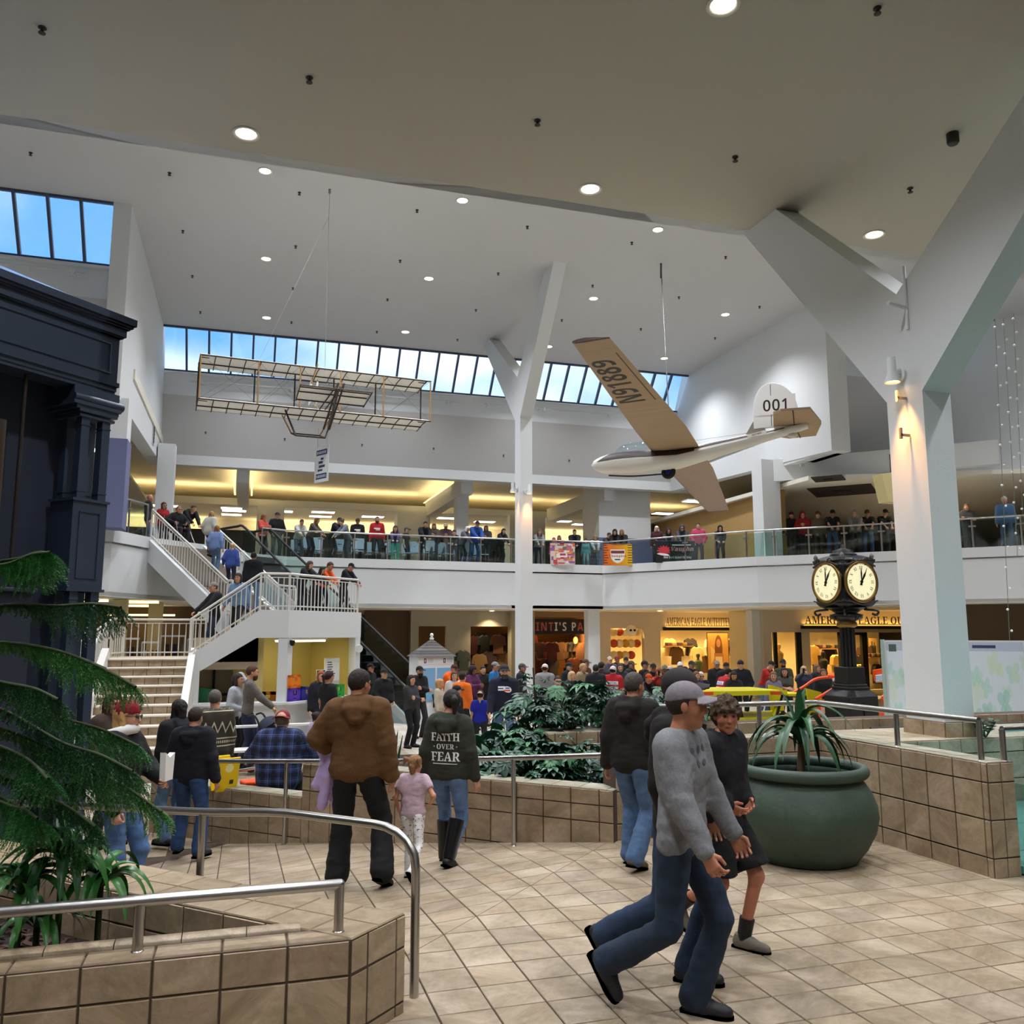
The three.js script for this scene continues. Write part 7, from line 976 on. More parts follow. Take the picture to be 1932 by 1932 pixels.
function rig(pose, o = {}) {
  const P = typeof pose === 'string' ? POSES[pose] : pose, fem = o.fem ? 1 : 0, kid = o.kid ? 1 : 0;
  const pelvis = W3(P.dx ?? 0, 0.93 + (P.dy ?? 0) - (P.lean > 0.5 ? 0.02 : 0), P.dz ?? 0), R = new THREE.Quaternion().setFromEuler(new THREE.Euler(P.lean ?? 0, P.twist ?? 0, P.roll ?? 0, 'YXZ'));
  const T = (x, y, z) => W3(x, y, z).applyQuaternion(R).add(pelvis), sw = 0.178 - 0.022 * fem - 0.012 * kid;
  const sh = [T(sw, 0.465, -0.01), T(-sw, 0.465, -0.01)], neck = T(0, 0.51, -0.015), hc = T(0, 0.665, 0.025);
  const HQ = R.clone().slerp(new THREE.Quaternion(), 0.55).multiply(new THREE.Quaternion().setFromEuler(new THREE.Euler(P.headPitch ?? 0.05, P.headYaw ?? 0, P.headRoll ?? 0, 'YXZ')));
  if ((P.lean ?? 0) > 0.2) hc.add(W3(0, 0.02, 0.01));
  const arms = P.hands.map((h, i) => ik(sh[i], W3(...h), 0.285, 0.25, W3(...(P.pole?.[i] ?? [i ? -0.25 : 0.25, -0.05, -1]))));
  const legs = P.feet.map((f, i) => { const hip = T(i ? -0.092 : 0.092, -0.02, 0); const ank = W3(f.x, 0.085 + f.y + Math.max(0, f.pitch) * 0.09, f.z); const [k, a] = ik(hip, ank, 0.435, 0.425, W3(i ? -0.12 : 0.12, P.sit ? 0.3 : 0, 1)); return { hip, knee: k, ankle: a, f }; });
  return { P, pelvis, R, Ri: R.clone().invert(), T, sh, neck, hc, HQ, arms, legs, fem, kid, fat: o.fat ?? 1 };
}
const tv = new THREE.Vector3();
function torsoField(g, t, cutLo, cutHi = 0.6) { // torso in its own frame, flattened front to back
  const f = g.fat, w = 1 - 0.1 * g.fem, L = [cap(W3(-0.078, 0, 0), W3(0.078, 0, 0), 0.108 + t), cap(W3(-0.05 * f, 0.15, 0.005), W3(0.05 * f, 0.15, 0.005), 0.105 * f + t), cap(W3(-0.082 * w, 0.33, 0.004), W3(0.082 * w, 0.33, 0.004), 0.122 * lerp(1, f, 0.6) + t), cap(W3(-0.125 * w, 0.445, -0.012), W3(0.125 * w, 0.445, -0.012), 0.062 + t), cap(W3(0, 0.47, -0.015), W3(0, 0.515, -0.012), 0.062 + t * 0.8)];
  if (g.fem) L.push(cap(W3(-0.07, 0.345, 0.085), W3(0.07, 0.345, 0.085), 0.05 + t * 0.6));
  const fl = 0.74 + 0.1 * (f - 1);
  return (x, y, z) => { tv.set(x, y, z).sub(g.pelvis).applyQuaternion(g.Ri); const yy = tv.y, zz = tv.z / fl; let d = 1e3; for (const c of L) d = smin(d, capD(c, tv.x, yy, zz), 0.09); return Math.max(d * 0.88, cutLo - yy, yy - cutHi); };
}
const wr = (amp, s) => amp ? (x, y, z) => amp * ((fbm(x * 6 + s, y * 15 + x * 5, z * 6 - s, 3) - 0.5) * 2 + (Math.abs(fbm(x * 9 - s, y * 24 + z * 8, z * 9 + s, 2) - 0.5) - 0.12) * 1.6) : null;
function armCaps(g, t, end = 1, cuff = 0.0) { const out = []; g.arms.forEach(([e, w], i) => { if (end <= 0.6) { const c = cap(g.sh[i], g.sh[i].clone().lerp(e, end / 0.6 * 0.9), 0.056 + t, 0.054 + t * 1.4); c[9] = 1; out.push(c); return; } out.push(cap(g.sh[i], e, 0.055 + t, 0.045 + t), cap(e, e.clone().lerp(w, end), 0.043 + t, 0.033 + t * 0.8 + cuff)); }); return out; }
function legCaps(g, t, end = 1, flare = 0) { const out = []; for (const l of g.legs) { if (end < 0.5) { const c = cap(l.hip, l.hip.clone().lerp(l.knee, end * 2), 0.08 + t * 0.5, 0.085 + t + flare); c[9] = 1; out.push(c); continue; } const ae = l.knee.clone().lerp(l.ankle, (end - 0.5) * 2); const hp = l.hip.clone().lerp(l.knee, 0.12); out.push(cap(l.hip, hp, 0.074 * lerp(1, g.fat, 0.5) + t * 0.3, 0.08 * lerp(1, g.fat, 0.6) + t * 0.7), cap(hp, l.knee, 0.082 * lerp(1, g.fat, 0.6) + t * 0.8, 0.058 + t), cap(l.knee, ae, 0.056 + t, 0.043 + t + flare)); } return out; }
const geoCache = new Map(); const cached = (k, fn) => { if (!geoCache.has(k)) geoCache.set(k, fn()); return geoCache.get(k); };
function topGeo(g, st, cell, seed = 0) { // st: {t, hem, sleeve, hood, wrinkle}
  const A = armCaps(g, st.t, st.sleeve ?? 0.97, st.cuff ?? 0), hood = st.hood ? [cap(g.T(0.07, 0.515, 0.045), g.T(0.085, 0.53, -0.05), 0.032, 0.042), cap(g.T(-0.07, 0.515, 0.045), g.T(-0.085, 0.53, -0.05), 0.032, 0.042), cap(g.T(0.08, 0.525, -0.07), g.T(-0.08, 0.525, -0.07), 0.046), cap(g.T(0.075, 0.47, -0.115), g.T(-0.075, 0.47, -0.115), 0.05), cap(g.T(0.03, 0.4, -0.13), g.T(-0.03, 0.4, -0.13), 0.045)] : [];
  const tf = torsoField(g, st.t, st.hem ?? -0.1, st.collar ? 0.58 : 0.548), af = capsField(A, 0.03), hf = hood.length ? capsField(hood, 0.04) : null, w = wr(st.wrinkle ?? 0, seed), col = st.collar ? cap(g.T(0, 0.5, -0.012), g.T(0, 0.555, 0), 0.07, 0.066) : null;
  const f = (x, y, z) => { let d = smin(tf(x, y, z), af(x, y, z), 0.06); if (hf) d = smin(d, hf(x, y, z), 0.025); if (col) d = smin(d, capD(col, x, y, z), 0.03); if (w && d < 0.05) d += w(x, y, z); return d; };
  const bb = boundsOf([...A, ...hood, cap(g.T(-0.1, st.hem ?? -0.1, 0), g.T(0.1, 0.52, 0), 0.17 * Math.max(1, g.fat))], st.t + 0.06); return surfaceNet(f, bb[0], bb[1], cell);
}
function bottomGeo(g, st, cell, seed = 0) {
  const L = legCaps(g, st.t, st.end ?? 1.0, st.flare ?? 0), tf = torsoField({ ...g, fat: g.fat * 0.97 }, Math.min(st.t, 0.006) - 0.006, -0.2, 0.06), lf = capsField(L, 0.02), w = wr(st.wrinkle ?? 0, seed + 9);
  const a = capsField(L.slice(0, L.length / 2), 0.02), b = capsField(L.slice(L.length / 2), 0.02);
  const f = (x, y, z) => { let d = smin(Math.min(a(x, y, z), b(x, y, z)), tf(x, y, z), 0.05); if (w && d < 0.05) d += w(x, y, z); return d; };
  const bb = boundsOf([...L, cap(g.T(-0.1, -0.05, 0), g.T(0.1, 0.08, 0), 0.14 * Math.max(1, g.fat))], st.t + 0.04); return surfaceNet(f, bb[0], bb[1], cell);
}
function headField(g) { const k = g.fem ? 0.92 : 1; return (x, y, z) => {
  let d = ell(x, y, z, 0, 0.026, -0.012, 0.076, 0.092, 0.095); d = smin(d, ell(x, y, z, 0, -0.028, 0.02, 0.06 * k, 0.084, 0.068), 0.03);
  const ax = Math.abs(x); const q = (c) => capD(c, ax, y, z); d = smin(d, q(HC1), 0.03); d = smin(d, q(HC2), 0.02); d = smin(d, q(HC3), 0.016); d = smin(d, q(HC4), 0.02); d = smin(d, q(HC5), 0.012); d = smin(d, q(HC6), 0.025);
  d = Math.min(d, smin(d, ell(ax, y, z, 0.077, -0.002, -0.012, 0.011, 0.031, 0.019), 0.008));
  d = -smin(-d, Math.sqrt((ax - 0.031) ** 2 + (y - 0.012) ** 2 + (z - 0.104) ** 2) - 0.017, 0.012); return smin(d, q(HC7), 0.025); }; }
const HC1 = cap(W3(0, -0.083, 0.032), W3(0.026, -0.08, 0.03), 0.027), HC2 = cap(W3(0, -0.1, 0.058), W3(0.004, -0.1, 0.058), 0.018), HC3 = cap(W3(0, 0.014, 0.087), W3(0, -0.026, 0.1), 0.007, 0.013), HC4 = cap(W3(0, 0.036, 0.078), W3(0.036, 0.033, 0.07), 0.011), HC5 = cap(W3(0, -0.06, 0.083), W3(0.017, -0.059, 0.078), 0.008), HC6 = cap(W3(0.04, -0.02, 0.058), W3(0.044, -0.03, 0.05), 0.02), HC7 = cap(W3(0, -0.05, -0.02), W3(0, -0.18, -0.035), 0.05, 0.055);
const headGeo = (g, cell) => cached('head' + g.fem + cell, () => surfaceNet(headField(g), [-0.11, -0.2, -0.13], [0.11, 0.14, 0.14], cell));
function handGeo(side, curl, cell) { return cached('hand' + side + curl.toFixed(2) + cell, () => {
  const L = [], pf = [cap(W3(-0.022, 0.02, 0), W3(-0.026, 0.08, 0), 0.016), cap(W3(0.0, 0.015, 0), W3(0.0, 0.085, 0), 0.017), cap(W3(0.02, 0.02, 0), W3(0.026, 0.08, 0), 0.016), cap(W3(0, -0.03, 0), W3(0, 0.02, 0), 0.024, 0.02)];
  [[-0.033, 0.052, 0.0075], [-0.011, 0.066, 0.0085], [0.011, 0.072, 0.0088], [0.033, 0.065, 0.0085]].forEach(([x, l, r], i) => { let p = W3(x, 0.082, 0), a = curl * 0.6; const seg = [0.45, 0.32, 0.25]; for (let s = 0; s < 3; s++) { const q = p.clone().add(W3(x * 0.08, Math.cos(a) * l * seg[s], Math.sin(a) * l * seg[s])); L.push(cap(p, q, r * (1 - 0.08 * s), r * (0.95 - 0.1 * s))); p = q; a += curl * 0.75; } });
  L.push(cap(W3(0.024, 0.02, 0.004), W3(0.05, 0.05, 0.014), 0.013, 0.011), cap(W3(0.05, 0.05, 0.014), W3(0.058 - curl * 0.01, 0.085, 0.022 + curl * 0.012), 0.011, 0.008));
  const pm = capsField(pf, 0.02), f = (x, y, z) => { let d = pm(x, y, z / 0.8) * 0.9; for (const c of L) d = smin(d, capD(c, x, y, z), 0.006); return d; };
  const g = surfaceNet(f, [-0.06, -0.06, -0.04], [0.085, 0.175, 0.11], cell); if (side < 0) { g.scale(-1, 1, 1); const ix = g.index.array; for (let i = 0; i < ix.length; i += 3) { const t = ix[i]; ix[i] = ix[i + 1]; ix[i + 1] = t; } g.computeVertexNormals(); } return g; }); }
function bodyGeo(g, cell, hc, hd, o = {}) {
  const L = [...armCaps(g, -0.008, 1.0), ...legCaps(g, -0.008, 1), cap(g.neck, g.hc.clone().add(W3(0, -0.06, -0.02).applyQuaternion(g.HQ)), 0.055, 0.052)];
  for (const l of g.legs) { const d = W3(Math.sin(l.f.yaw), -Math.sin(l.f.pitch) * 1, Math.cos(l.f.yaw)).normalize(); L.push(cap(l.ankle, l.ankle.clone().addScaledVector(d, 0.03), 0.03, 0.025)); }
  const tf = torsoField(g, -0.012, -0.2), lf = capsField(L, 0.035), bb = boundsOf([...L, cap(g.T(-0.1, 0, 0), g.T(0.1, 0.5, 0), 0.14)], 0.04);
  const parts = [surfaceNet((x, y, z) => smin(tf(x, y, z), lf(x, y, z), 0.04), bb[0], bb[1], cell)];
  const ks = g.kid ? 1.16 : 1; parts.push(headGeo(g, hc).clone().scale(ks, ks, ks).applyMatrix4(new THREE.Matrix4().makeRotationFromQuaternion(g.HQ).setPosition(g.hc)));
  g.arms.forEach(([e, w], i) => { const y = W3().subVectors(w, e).normalize(), pz = W3(...(g.P.palm?.[i] ?? [i ? 1 : -1, 0, 0.25])), z = pz.addScaledVector(y, -pz.dot(y)).normalize(), x = W3().crossVectors(y, z); const side = i ? -1 : 1; // thumb on the front side
    const thumbFront = x.z + 0.3 * x.y > 0 ? 1 : -1; parts.push(handGeo(thumbFront, g.P.curl ?? 0.45, hd).clone().applyMatrix4(new THREE.Matrix4().makeBasis(x, y, z).setPosition(w))); });
  return merged(parts.map((p) => p.toNonIndexed()));
}
const shoeGeo = (style) => cached('shoe' + style, () => { const hi = style === 'boot' ? 0.1 : 0, L = [cap(W3(0, 0.045, -0.055), W3(0, 0.045, 0.03), 0.042, 0.044), cap(W3(0, 0.042, 0.02), W3(0, 0.03, 0.14), 0.046, 0.036), cap(W3(0, 0.05, -0.04), W3(0, 0.1 + hi, -0.035), 0.04, 0.04 + hi * 0.05)], c = capsField(L, 0.03); return surfaceNet((x, y, z) => Math.max(c(x, y, z), 0.014 - y, y - 0.105 - hi), [-0.07, -0.02, -0.12], [0.07, 0.16 + hi, 0.2], 0.012); });
const soleGeo = cached('sole', () => { const s = new THREE.Shape(); s.moveTo(-0.036, -0.095); s.quadraticCurveTo(0, -0.115, 0.036, -0.095); s.quadraticCurveTo(0.04, 0, 0.05, 0.09); s.quadraticCurveTo(0.045, 0.175, 0, 0.178); s.quadraticCurveTo(-0.045, 0.175, -0.05, 0.09); s.quadraticCurveTo(-0.04, 0, -0.036, -0.095); return new THREE.ExtrudeGeometry(s, { depth: 0.02, bevelEnabled: false, curveSegments: 6 }).rotateX(-Math.PI / 2).scale(1, 1, -1).translate(0, 0, 0); });
// hair, hats and beards in head coordinates
const hairGeo = (style, cell = 0.011) => cached('hair' + style + cell, () => {
  const skull = (x, y, z, t) => Math.min(ell(x, y, z, 0, 0.028, -0.014, 0.077 + t, 0.094 + t, 0.097 + t), 1), C = (...a) => cap(...a); let f; const lo = [-0.16, -0.42, -0.2], hi = [0.16, 0.17, 0.16];
  const face = (x, y, z, yl) => { const front = z - 0.03 - Math.max(0, Math.abs(x) - 0.05) * 0.8; return Math.min(front > 0 ? yl - y : Math.max(-0.09 - y + (z > -0.01 ? 0.1 : 0), -1), 1); };
  const n = (x, y, z, a, s) => a * (fbm(x * s, y * s * 0.6, z * s, 2) - 0.5);
  const cutShort = (x, y, z) => { const lim = z > 0.045 ? 0.062 : z > -0.01 ? lerp(0.045, 0.0, (0.045 - z) / 0.055) : lerp(0, -0.075, Math.min(1, (-0.01 - z) / 0.06)); return lim - y; };
  if (style === 'short') f = (x, y, z) => Math.max(skull(x, y, z, 0.008) + n(x, y, z, 0.008, 90), cutShort(x, y, z));
  else if (style === 'mop') { f = (x, y, z) => Math.max(skull(x, y, z, 0.028) + n(x, y, z, 0.045, 55), (z > 0.03 ? 0.03 : z > -0.02 ? 0.0 : -0.09) - y); }
  else if (style === 'long') { const L = [C(W3(0.066, 0.03, -0.02), W3(0.085, -0.2, 0.015), 0.032, 0.03), C(W3(-0.066, 0.03, -0.02), W3(-0.085, -0.2, 0.015), 0.032, 0.03), C(W3(0.04, 0, -0.07), W3(0.05, -0.26, -0.06), 0.045, 0.03), C(W3(-0.04, 0, -0.07), W3(-0.05, -0.26, -0.06), 0.045, 0.03)], c = capsField(L, 0.03); f = (x, y, z) => Math.min(Math.max(skull(x, y, z, 0.013), cutShort(x, y, z)), c(x, y, z)) + n(x, y, z, 0.014, 60); }
  else if (style === 'bob') { const L = [C(W3(0.066, 0.03, -0.02), W3(0.075, -0.09, 0.0), 0.032), C(W3(-0.066, 0.03, -0.02), W3(-0.075, -0.09, 0.0), 0.032), C(W3(0, 0, -0.07), W3(0, -0.09, -0.06), 0.06)], c = capsField(L, 0.03); f = (x, y, z) => Math.min(Math.max(skull(x, y, z, 0.014), cutShort(x, y, z)), c(x, y, z)) + n(x, y, z, 0.014, 60); }
  else if (style === 'ponytail' || style === 'pigtails') { const L = style === 'ponytail' ? [C(W3(0, 0.05, -0.11), W3(0, 0.02, -0.15), 0.028, 0.03), C(W3(0, 0.02, -0.15), W3(0, -0.19, -0.13), 0.034, 0.014)] : [C(W3(0.06, 0.07, -0.06), W3(0.1, 0.07, -0.09), 0.018, 0.026), C(W3(0.1, 0.07, -0.09), W3(0.12, -0.01, -0.1), 0.026, 0.012), C(W3(-0.06, 0.07, -0.06), W3(-0.1, 0.07, -0.09), 0.018, 0.026), C(W3(-0.1, 0.07, -0.09), W3(-0.12, -0.01, -0.1), 0.026, 0.012), C(W3(0, -0.02, -0.08), W3(0, -0.12, -0.06), 0.05, 0.03)], c = capsField(L, 0.02); f = (x, y, z) => Math.min(Math.max(skull(x, y, z, 0.01), cutShort(x, y, z)), c(x, y, z)) + n(x, y, z, 0.008, 60); }
  else if (style === 'bun') { f = (x, y, z) => Math.min(Math.max(skull(x, y, z, 0.01), cutShort(x, y, z)), ell(x, y, z, 0, 0.07, -0.12, 0.045, 0.045, 0.04)) + n(x, y, z, 0.008, 60); }
  else if (style === 'undercap') f = (x, y, z) => Math.max(skull(x, y, z, 0.006), (z > 0.02 ? 0.07 : z > -0.02 ? -0.005 : -0.085) - y, y - 0.05);
  else if (style === 'beard') f = (x, y, z) => Math.max(smin(ell(x, y, z, 0, -0.065, 0.035, 0.062, 0.055, 0.058), ell(x, y, z, 0, -0.1, 0.052, 0.035, 0.03, 0.035), 0.02) - 0.004 + n(x, y, z, 0.006, 80), y + 0.035 - Math.abs(x) * 0.5, -(Math.sqrt(x * x * 0.5 + (y + 0.058) ** 2 + (z - 0.105) ** 2) - 0.014));
  else if (style === 'cap') { const brim = (x, y, z) => { const r = Math.sqrt(x * x * 1.25 + (z - 0.05) ** 2); return Math.max(Math.abs(y - (0.052 - 0.16 * (z - 0.08) * 0.6 - x * x * 3)) - 0.006, r - 0.125, 0.055 - z); }; f = (x, y, z) => Math.min(Math.max(ell(x, y, z, 0, 0.04, -0.012, 0.086, 0.092, 0.106), 0.04 + (z < 0 ? z * 0.2 : 0) - y), brim(x, y, z)); }
  else if (style === 'beanie') f = (x, y, z) => Math.max(ell(x, y, z, 0, 0.045, -0.014, 0.09, 0.105, 0.11), (z > 0 ? 0.035 : 0.035 + z * 0.4) - y) + n(x, y, z, 0.006, 120);
  else if (style === 'hood') f = (x, y, z) => { const o = smin(ell(x, y, z, 0, 0.02, -0.03, 0.112, 0.13, 0.125), ell(x, y, z, 0, -0.13, -0.05, 0.13, 0.1, 0.12), 0.05), inn = ell(x, y, z, 0, -0.01, 0.08, 0.068, 0.1, 0.12); return Math.max(o, -inn, z - 0.085); };
  return surfaceNet(f, lo, hi, cell);
});
const eyesGeo = cached('eyes', () => merged([-1, 1].map((s) => new THREE.SphereGeometry(0.0105, 10, 8).scale(1.25, 0.75, 0.8).translate(s * 0.031, 0.011, 0.0835)))), browsGeo = cached('brows', () => merged([-1, 1].map((s) => new THREE.CapsuleGeometry(0.004, 0.024, 3, 6).rotateZ(Math.PI / 2 + s * -0.12).translate(s * 0.032, 0.034, 0.0885)))), mouthGeo = cached('mouth', () => new THREE.CapsuleGeometry(0.0052, 0.026, 3, 8).rotateZ(Math.PI / 2).scale(1, 0.75, 0.7).translate(0, -0.059, 0.0885)), glassesGeo = cached('glasses', () => merged([-1, 1].flatMap((s) => [new THREE.SphereGeometry(0.021, 12, 8).scale(1.1, 0.85, 0.25).translate(s * 0.033, 0.01, 0.1), bar(W3(s * 0.055, 0.016, 0.095), W3(s * 0.08, 0.012, -0.01), 0.0025, 4)]).concat([bar(W3(-0.014, 0.014, 0.103), W3(0.014, 0.014, 0.103), 0.002, 4)])));
const clothNoise = noiseTex(128, (u, v) => { const k = 225 + 30 * (pnoise(u, v, 40, 2) - 0.5) * 2; return [k, k, k]; }, true, 3);
const matCache = new Map(); const cm = (c, r = 0.9, k = '') => { const key = c + '|' + r + k; if (!matCache.has(key)) matCache.set(key, std(c, r, k === 'cloth' ? { map: clothNoise } : {})); return matCache.get(key); };
const SKIN = [0xc68f72, 0xcf9a7e, 0xba8266, 0xd3a488];
const SHIRT = { hoodie: { t: 0.026, hem: -0.14, hood: 1, name: 'hoodie' }, jacket: { t: 0.034, hem: -0.14, collar: 1, name: 'jacket' }, sweater: { t: 0.02, hem: -0.12, name: 'sweater' }, tee: { t: 0.015, hem: -0.12, sleeve: 0.5, name: 't_shirt' }, coat: { t: 0.036, hem: -0.3, collar: 1, name: 'coat' } };
const PANTS = { jeans: { t: 0.012, name: 'trousers', flare: 0.012 }, slim: { t: 0.004, name: 'trousers' }, shorts: { t: 0.022, end: 0.44, flare: 0.015, name: 'shorts' } };
// the person itself; o: pose, H, pos, face (degrees from facing the camera, + turns to the picture's right), colours and styles
function person(o) {
  const q = o.fine ?? 0, cell = [0.03, 0.02, 0.014][q], hcell = [0.0125, 0.009, 0.0055][q], hd = [0.0075, 0.0065, 0.005][q];
  const pk = typeof o.pose === 'string' ? o.pose + (o.fem ? 'f' : '') + (o.kid ? 'k' : '') + (o.fat ?? '') : 'u' + (o.seed = (person.n = (person.n ?? 0) + 1)), g = rig(o.pose, o), s = o.H / (1.755 + (o.kid ? 0.02 : 0));
  const t = thing('person', o.label, 'person', o.pos, 0, o.group); const toC = W3().subVectors(EYE, o.pos); t.rotation.y = Math.atan2(toC.x, toC.z) + (o.face ?? 0) * Math.PI / 180; t.scale.set(s * (o.wide ?? 1), s, s * (o.wide ?? 1));
  const W = [0, 0.006, 0.011][q], key = pk + q, S = { ...(SHIRT[o.top ?? 'hoodie']), ...(o.topX ?? {}) }, B = { ...(PANTS[o.bottom ?? 'jeans']), ...(o.bottomX ?? {}) };
  const skin = cm(o.skin ?? SKIN[(o.seedC ?? 0) % 4], 0.55);
  mesh('body', cached('body' + key, () => bodyGeo(g, cell, hcell, hd)), skin, t);
  const top = mesh(S.name, cached('top' + key + (o.top ?? 'hoodie') + JSON.stringify(o.topX ?? 0), () => topGeo(g, { ...S, wrinkle: W }, cell, o.seed ?? 1)), o.topMat ?? cm(o.tc ?? 0x222428, 0.92, 'cloth'), t);
  mesh(B.name, cached('bot' + key + (o.bottom ?? 'jeans') + JSON.stringify(o.bottomX ?? 0), () => bottomGeo(g, { ...B, wrinkle: W }, cell, o.seed ?? 1)), o.bottomMat ?? cm(o.bc ?? 0x1d2536, 0.9, 'cloth'), t);
  const sm = cm(o.shoe ?? 0x1a1a1c, 0.6), so = cm(o.sole ?? 0x2c2c2c, 0.7);
  for (const l of g.legs) { const m = mesh('shoe', shoeGeo(o.shoeStyle ?? ''), sm, t), e = new THREE.Euler(l.f.pitch, l.f.yaw, 0, 'YXZ'), off = W3(0, -0.085, 0.02).applyEuler(e); m.rotation.copy(e); m.position.copy(l.ankle).add(off); if (q) { const k = mesh('sole', soleGeo, so, m); k.position.y = -0.002; } else { const k = mesh('sole', soleGeo, so, m); } }
  const ks = g.kid ? 1.16 : 1, onHead = (nm, geo, m) => { const k = mesh(nm, geo, m, t); k.position.copy(g.hc); k.quaternion.copy(g.HQ); k.scale.setScalar(ks); return k; };
  const hairM = cm(o.hc ?? 0x2a1d14, 0.8), hcl = [0.0125, 0.01, 0.006][q];
  if (o.hair !== 'bald') onHead('hair', hairGeo(o.hat ? (['long', 'ponytail', 'bob'].includes(o.hair) ? o.hair : 'undercap') : (o.hair ?? 'short'), hcl), hairM);
  if (o.hat === 'capback') { const k = onHead('cap', hairGeo('cap', hcl), cm(o.hatc ?? 0x151517, 0.85, 'cloth')); k.quaternion.multiply(new THREE.Quaternion().setFromEuler(new THREE.Euler(0, Math.PI, 0))); }
  else if (o.hat) onHead(o.hat === 'hood' ? 'hood' : o.hat, hairGeo(o.hat, hcl), cm(o.hatc ?? 0x151517, 0.9, 'cloth'));
  if (o.beard) onHead('beard', hairGeo('beard', hcl), hairM);
  onHead('eyes', eyesGeo, cm(0x1a1411, 0.3)); onHead('eyebrows', browsGeo, hairM); onHead('mouth', mouthGeo, cm(0x9a5a4e, 0.5));
  if (o.glasses) onHead('glasses', glassesGeo, cm(o.glasses === 2 ? 0x0a0a0a : 0x30343a, 0.2));
  if (o.print) printOn(top, ...o.print);
  return (person.last = { t, g, top, s });
}
// a printed patch lying on the cloth: triangles of the garment that face the given side inside a rectangle
function printOn(m, side, x0, x1, y0, y1, tex, name = 'print') {
  const g = m.geometry, p = g.attributes.position, ix = g.index ? g.index.array : null, n = ix ? ix.length : p.count, pos = [], uv = [], A = W3(), Bv = W3(), Cv = W3(), N = W3();
  for (let i = 0; i < n; i += 3) { const [a, b, c] = [0, 1, 2].map((k) => ix ? ix[i + k] : i + k); A.fromBufferAttribute(p, a); Bv.fromBufferAttribute(p, b); Cv.fromBufferAttribute(p, c); N.copy(Bv).sub(A).cross(Cv.clone().sub(A)).normalize(); if (N.z * side < 0.25) continue; const cx = (A.x + Bv.x + Cv.x) / 3, cy = (A.y + Bv.y + Cv.y) / 3; if (cx < Math.min(x0, x1) || cx > Math.max(x0, x1) || cy < y0 || cy > y1) continue; for (const v of [A, Bv, Cv]) { pos.push(v.x + N.x * 0.003, v.y + N.y * 0.003, v.z + N.z * 0.003); uv.push((v.x - x0) / (x1 - x0), (v.y - y0) / (y1 - y0)); } }
  if (!pos.length) return; const q = new THREE.BufferGeometry(); q.setAttribute('position', new THREE.Float32BufferAttribute(pos, 3)); q.setAttribute('uv', new THREE.Float32BufferAttribute(uv, 2)); q.computeVertexNormals(); mesh(name, q, std(0xffffff, 0.85, { map: tex, alphaTest: 0.5 }), m);
}
// crown height of a pose as a fraction of the stature
function crown(pose, o) { const g = rig(pose, o); return (g.hc.y + 0.12 * (o.kid ? 1.16 : 1)) / 1.755; }
// where a person of stature H must stand so that the crown meets the ray through a pixel
function spot(px, py, H, floor, pose, o = {}, Dmin = 0) { const d = rayOf(px, py), y = floor + H * crown(pose, o), D = Math.max(Dmin, (y - EYE.y) / (d.y / d.dot(camF))); return atD(px, py, D).setY(floor); }

